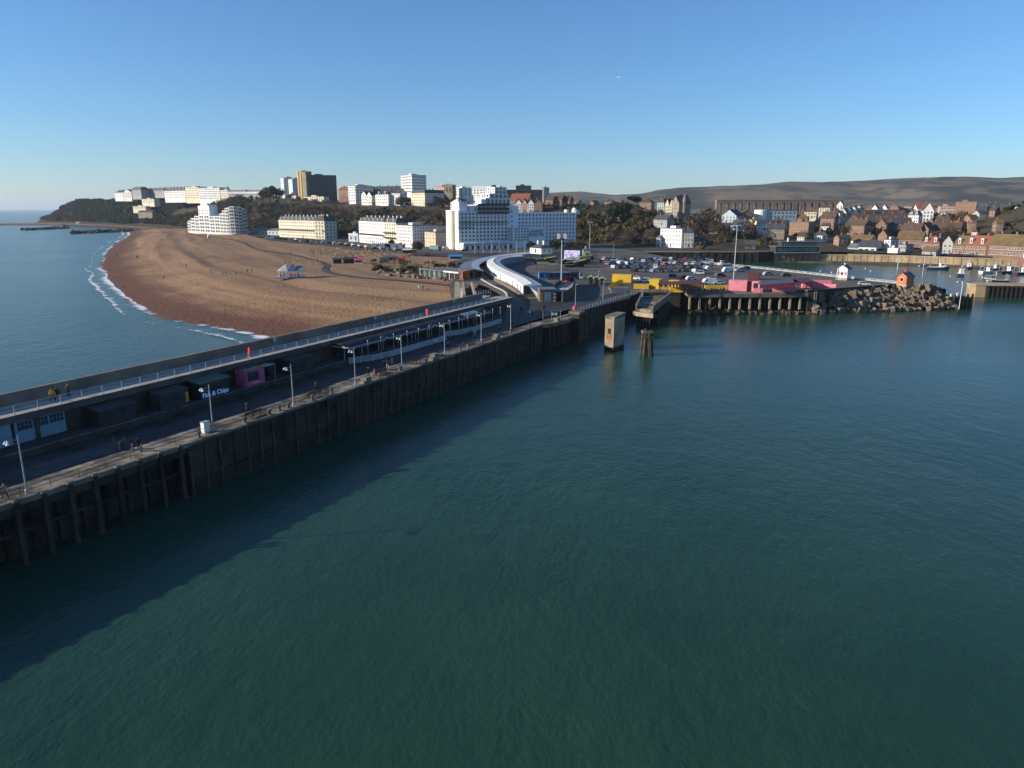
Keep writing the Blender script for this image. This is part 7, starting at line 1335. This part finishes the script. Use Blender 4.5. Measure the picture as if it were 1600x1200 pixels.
# ================================================================== people
def person_mesh(pose):
    if pose == 'walk': lf, lb, al, ar = .34, -.32, .22, -.24
    elif pose == 'sit': lf, lb, al, ar = 0, 0, .1, .1
    else: lf, lb, al, ar = .05, -.03, .03, .02
    V = []; E = []; Rr = []
    def v(p, r): V.append(p); Rr.append(r); return len(V) - 1
    if pose == 'sit': hip = .50; up = 0
    else: hip = .92
    pel = v((0, 0, hip), (.15, .12)); wa = v((0, 0, hip + .2), (.135, .105)); ch = v((0, 0, hip + .40), (.165, .12)); nk = v((0, .01, hip + .58), (.06, .06)); hd = v((0, .03, hip + .70), (.085, .095)); tp = v((0, .02, hip + .80), (.08, .085)); E += [(pel, wa), (wa, ch), (ch, nk), (nk, hd), (hd, tp)]
    for s_, lg, ar_ in ((-1, lf, al), (1, lb, ar)):
        if pose == 'sit': k = v((s_ * .11, .42, .50), (.075, .075)); f = v((s_ * .11, .45, .08), (.05, .055)); t = v((s_ * .11, .60, .04), (.045, .035))
        else: k = v((s_ * .10, lg * .55, .49), (.075, .08)); f = v((s_ * .10, lg * (1.0 if lg > 0 else 1.15), .09), (.05, .055)); t = v((s_ * .11, lg * 1.0 + .15, .04), (.045, .035))
        hp = v((s_ * .10, 0, hip - .06), (.10, .10)); E += [(pel, hp), (hp, k), (k, f), (f, t)]
        sh = v((s_ * .20, 0, hip + .47), (.075, .075)); el = v((s_ * .27, -.03 + ar_ * .4, hip + .20), (.055, .055)); wr = v((s_ * .26, .06 + ar_, hip - .02), (.038, .038)); ha = v((s_ * .25, .08 + ar_ * 1.15, hip - .12), (.035, .045)); E += [(ch, sh), (sh, el), (el, wr), (wr, ha)]
    me = bpy.data.meshes.new('person'); me.from_pydata(V, E, []); o = bpy.data.objects.new('tmp', me); COL.objects.link(o); m = o.modifiers.new('s', 'SKIN'); sv = me.skin_vertices[0].data
    for i, r in enumerate(Rr): sv[i].radius = r; sv[i].use_root = (i == 0)
    o.modifiers.new('d', 'SUBSURF').levels = 1; dg = bpy.context.evaluated_depsgraph_get(); dg.update(); res = bpy.data.meshes.new_from_object(o.evaluated_get(dg)); bpy.data.objects.remove(o)
    res.name = 'person'; res.materials.clear()
    for nm in ('skin', 'top', 'trousers', 'hair', 'shoes'): res.materials.append(SKIN)
    for p in res.polygons:
        c = p.center; p.use_smooth = True
        if c.z > hip + .60: p.material_index = 3 if (c.z > hip + .78 or c.y < 0.0) else 0
        elif c.z > hip + .54 and abs(c.x) < .09: p.material_index = 0
        elif c.z > hip - .02 or (abs(c.x) > .185 and c.z > hip - .09): p.material_index = 1
        elif abs(c.x) > .185 and pose != 'sit': p.material_index = 0
        elif c.z < .1: p.material_index = 4
        else: p.material_index = 2
    return res
SKIN = mat('skin', (.45, .27, .19), .7); HAIR = mat('dark_hair', (.03, .022, .016), .8); SHOE = mat('shoes', (.03, .028, .026), .8)
CL = {n: mat('cloth_' + n.replace(' ', '_'), c, .9) for n, c in {'black': (.015, .015, .018), 'navy': (.02, .03, .07), 'yellow': (.65, .38, .03), 'white': (.72, .71, .68), 'brown': (.14, .085, .05), 'grey': (.16, .16, .17), 'red': (.45, .03, .04), 'pink': (.5, .2, .25), 'blue': (.06, .14, .32), 'green': (.06, .1, .05), 'tan': (.36, .25, .16), 'jeans': (.05, .08, .15)}.items()}
PM = {p: person_mesh(p) for p in ('stand', 'walk', 'sit')}
def person(label, loc, rz, top, bottom, pose='stand'):
    o = link('person', PM[pose], None, loc, R(rz)); tag(o, label, 'person')
    for sl, m in zip(o.material_slots, (SKIN, CL[top], CL[bottom], HAIR, SHOE)): sl.link = 'OBJECT'; sl.material = m
    return o
def deck(u, v): return P(u, v, 6.512)
def prom(u, v): return P(u, v, 10.7)
person('person in a bright yellow coat walking on the promenade', prom(83, 628), 60, 'yellow', 'black', 'walk'); person('person in black beside the yellow coat on the promenade', prom(91, 626), 60, 'black', 'black', 'walk'); person('person in brown standing by the promenade parapet', prom(108, 620), 200, 'brown', 'navy')
person('person in dark clothes walking alone on the near quay', deck(218, 705), 30, 'black', 'navy', 'walk'); person('person in pale jacket at the left edge of the quay', deck(3, 785), 250, 'grey', 'tan', 'walk'); person('person in tan coat at the left edge of the quay', deck(9, 781), 250, 'tan', 'brown', 'walk')
person('person in black standing beside the bench with a seated companion', deck(576, 589), 200, 'black', 'black'); person('person in pink sitting on the bench end', ST(37.9, 2.15, 6.50), 60, 'pink', 'white', 'sit'); person('person in black walking on the quay before the third canopy', deck(601, 578), 40, 'black', 'black', 'walk'); person('person in white trousers walking on the quay', deck(606, 577), 40, 'brown', 'white', 'walk')
person('person in a cream coat by the end of the near picket fence', deck(681, 541), 220, 'white', 'green', 'walk'); person('person in dark grey in a group by the far picket fence', deck(731, 528), 30, 'grey', 'black', 'walk'); person('person in navy in the group by the far picket fence', deck(735, 527), 40, 'navy', 'black'); person('person in blue walking before the group by the fence', deck(743, 529), 220, 'blue', 'jeans', 'walk'); person('person in black walking alone near the far lamp post', deck(760, 527), 20, 'black', 'navy', 'walk')
person('person in white at the promenade terrace', prom(710, 476), 10, 'white', 'grey', 'walk'); person('person in navy beside the person in white on the terrace', prom(716, 474.5), 10, 'navy', 'jeans'); person('person in black at the left of the terrace group', prom(706, 477), 190, 'black', 'black'); person('person in black alone on the far promenade', prom(680, 483.5), 200, 'black', 'navy', 'walk')
person('person in black crossing the quay road', deck(814, 489), 30, 'black', 'black', 'walk'); person('person in cream in the crowd by the mesh gate', deck(828, 496), 100, 'tan', 'grey'); person('person in grey in the crowd by the mesh gate', deck(832, 492), 70, 'grey', 'black'); person('person in black in the crowd by the mesh gate', deck(844, 495), 10, 'black', 'black', 'walk'); person('person in brown in the crowd by the mesh gate', deck(848, 492), 200, 'brown', 'black'); person('person in navy behind the mesh gate', deck(850, 486), 10, 'navy', 'black'); person('person in dark coat on the wet quay below the beach huts', deck(921, 461), 30, 'black', 'brown', 'walk'); person('person in red by the yellow containers', P(987, 447, 6.51), 10, 'red', 'black')
person('person in black on the quay below the curved wall', deck(800, 512), 40, 'black', 'black', 'walk')
for i, (u, v, tp, bt, lb) in enumerate([(183, 400, 'black', 'black', 'walker in black near the far tide line'), (214, 403.5, 'black', 'navy', 'left walker of a pair high on the shingle'), (216, 403, 'brown', 'black', 'right walker of a pair high on the shingle'), (180, 434, 'white', 'grey', 'walker in white at the water edge'), (193, 451, 'black', 'black', 'walker in black on the wet shingle'), (256, 437, 'black', 'jeans', 'walker alone on the middle ridge of the beach'), (291, 417, 'grey', 'black', 'walker in grey in the middle of the beach'), (330, 426, 'red', 'black', 'walker in red left of the beach group'), (348, 430, 'black', 'black', 'first walker of the pair left of the carousel'), (353, 430, 'navy', 'black', 'second walker of the pair left of the carousel'), (369, 429.5, 'grey', 'navy', 'walker in grey between two pairs on the beach'), (387, 426.5, 'black', 'black', 'left walker of the pair nearest the carousel'), (393, 425.5, 'black', 'jeans', 'right walker of the pair nearest the carousel'), (654, 453, 'white', 'tan', 'walker in white with a dog on the beach'), (661, 453, 'black', 'black', 'walker in black with a dog on the beach'), (415.5, 395, 'black', 'black', 'walker in black on the boardwalk'), (454, 398, 'black', 'navy', 'walker in dark clothes on the middle boardwalk'), (496, 408, 'navy', 'black', 'walker in navy on the boardwalk before the bend'), (509, 421, 'black', 'black', 'walker in black at the boardwalk bend'), (438, 424, 'black', 'black', 'person in black beside the carousel')]):
    person(lb, BP(u, v), 37 * i, tp, bt, 'walk' if i % 3 else 'stand')
dg_ = thing('dog', 'small dark dog beside the walkers on the beach', 'dog', BP(668, 454), R(10))
MB().add([(x, y * w_, z + hh * k) for x, w_, z, hh in ((-.38, .10, .34, .16), (-.1, .11, .30, .22), (.25, .12, .28, .27), (.36, .07, .40, .2), (.46, .075, .48, .2), (.55, .06, .5, .14), (.66, .035, .5, .07)) for (y, k) in ((-1, .15), (-1, .85), (0, 1), (1, .85), (1, .15), (0, 0))], [(i * 6 + j, i * 6 + (j + 1) % 6, i * 6 + 6 + (j + 1) % 6, i * 6 + 6 + j) for i in range(6) for j in range(6)] + [(5, 4, 3, 2, 1, 0), tuple(range(36, 42))]).obj('body', CL['black'], dg_, smooth=True)
for x, y in ((-.32, -.08), (-.32, .08), (.25, -.08), (.25, .08)): MB().tube((x, y, .36), (x + (-.05 if x < 0 else .0), y, .18), .055, .035, 6).tube((x + (-.05 if x < 0 else 0), y, .18), (x + .01, y, 0), .033, .028, 6).obj('leg', CL['black'], dg_)
MB().tube((-.38, 0, .46), (-.62, 0, .62), .03, .012).obj('tail', CL['black'], dg_)
# ---- gull in the sky
gl = thing('gull', 'white gull gliding high in the sky', 'gull', D(966, 121, 150), R(25)); gw = mat('gull_white', (.75, .75, .74), .8)
gl.rotation_euler = (R(18), R(-12), R(25)); MB().lathe([(.01, -.28), (.06, -.2), (.09, 0), (.06, .18), (.02, .3)], 8).obj('body', gw, gl); gl.children[0].rotation_euler = (R(90), 0, 0)
for s_ in (-1, 1): MB().add([(s_ * .05, .08, .02), (s_ * .35, .14, .12), (s_ * .75, .0, .06), (s_ * .35, -.04, .1), (s_ * .05, -.1, .01)], [(0, 1, 2, 3, 4)]).add([(s_ * .05, .08, .0), (s_ * .35, .14, .10), (s_ * .75, .0, .05), (s_ * .35, -.04, .08), (s_ * .05, -.1, -.01)], [(4, 3, 2, 1, 0)]).obj('wing', gw, gl)
MB().add([(-.05, .28, 0), (.05, .28, 0), (.09, .42, .0), (-.09, .42, 0)], [(0, 1, 2, 3)]).obj('tail', gw, gl)
# ---- sea haze over the whole place
hzb = MB().box(-31000, 31000, -600, 46000, -6, 262).obj('haze', bpy.data.materials.new('haze')); m = hzb.data.materials[0]; m.use_nodes = True; t = m.node_tree; t.nodes.remove(t.nodes['Principled BSDF']); pv = t.nodes.new('ShaderNodeVolumePrincipled'); pv.inputs['Color'].default_value = (.72, .82, .95, 1); pv.inputs['Density'].default_value = 0.000048; pv.inputs['Anisotropy'].default_value = .2
t.links.new(pv.outputs[0], t.nodes['Material Output'].inputs['Volume']); stuff(hzb); tag(hzb, 'thin pale sea haze over the bay and the far downs', 'haze')

# ---- clutter on the pier deck
def picnic():
    b = link('picnic_table', None)
    for j in range(4): MB().box(-.9, .9, -.36 + .18 * j, -.20 + .18 * j, .72, .77).obj('top_plank', M_SLAT, b)
    for y in (-.75, .75): MB().box(-.9, .9, y - .13, y + .13, .42, .47).obj('seat', M_SLAT, b)
    for x in (-.65, .65): MB().add([(x - .04, -.7, 0), (x + .04, -.7, 0), (x + .04, -.15, .72), (x - .04, -.15, .72), (x - .04, -.6, 0), (x + .04, -.6, 0), (x + .04, -.05, .72), (x - .04, -.05, .72)], [(0, 1, 2, 3), (7, 6, 5, 4), (0, 4, 5, 1), (1, 5, 6, 2), (2, 6, 7, 3), (3, 7, 4, 0)]).add([(x - .04, .7, 0), (x + .04, .7, 0), (x + .04, .15, .72), (x - .04, .15, .72), (x - .04, .6, 0), (x + .04, .6, 0), (x + .04, .05, .72), (x - .04, .05, .72)], [(3, 2, 1, 0), (4, 5, 6, 7), (1, 5, 4, 0), (2, 6, 5, 1), (3, 7, 6, 2), (0, 4, 7, 3)]).obj('trestle', M_SLAT, b)
    return b
pt = picnic()
for i, (s_, t_) in enumerate([(-8, 10.6), (-1, 11.0), (3.5, 10.4), (8, 10.8), (15, 10.8), (18, 10.2), (25, 10.9), (28, 10.3), (33, 10.8), (37, 10.6)]):
    o = pt if i == 0 else copy_tree(pt); o.location = ST(s_, t_, 6.51); o.rotation_euler = (0, 0, PIER_RZ + .3 * math.sin(i * 7)); tag(o, 'dark picnic table on the shaded quay, %s from the near end' % ORD[i], 'table', 'picnic tables on the quay')
bn = MB().lathe([(.26, 0), (.3, .1), (.3, .95), (.22, 1.05)], 10).mesh('bin', M_DKMET)
for i, s_ in enumerate([-6, 13, 27, 47, 66, 88]): tag(link('litter_bin', bn, None, ST(s_, 5.0, 6.51)), 'round dark litter bin on the quay road edge, %s from the near end' % ORD[i], 'bin', 'litter bins on the quay')
for t_ in (7.2, 8.64): arm_part('track_rail', MB().box(-60, 100, t_ - .04, t_ + .04, 6.504, 6.52), M_RUST)
arm_part('road_patch', MB().box(-16, -3, 5.4, 8.9, 6.504, 6.51), mat('road_patch', (.09, .085, .08), .9, (.05, .048, .045), .4, 6)); arm_part('road_patch', MB().box(18, 31, 4.9, 6.4, 6.504, 6.51), MATS['road_patch'])
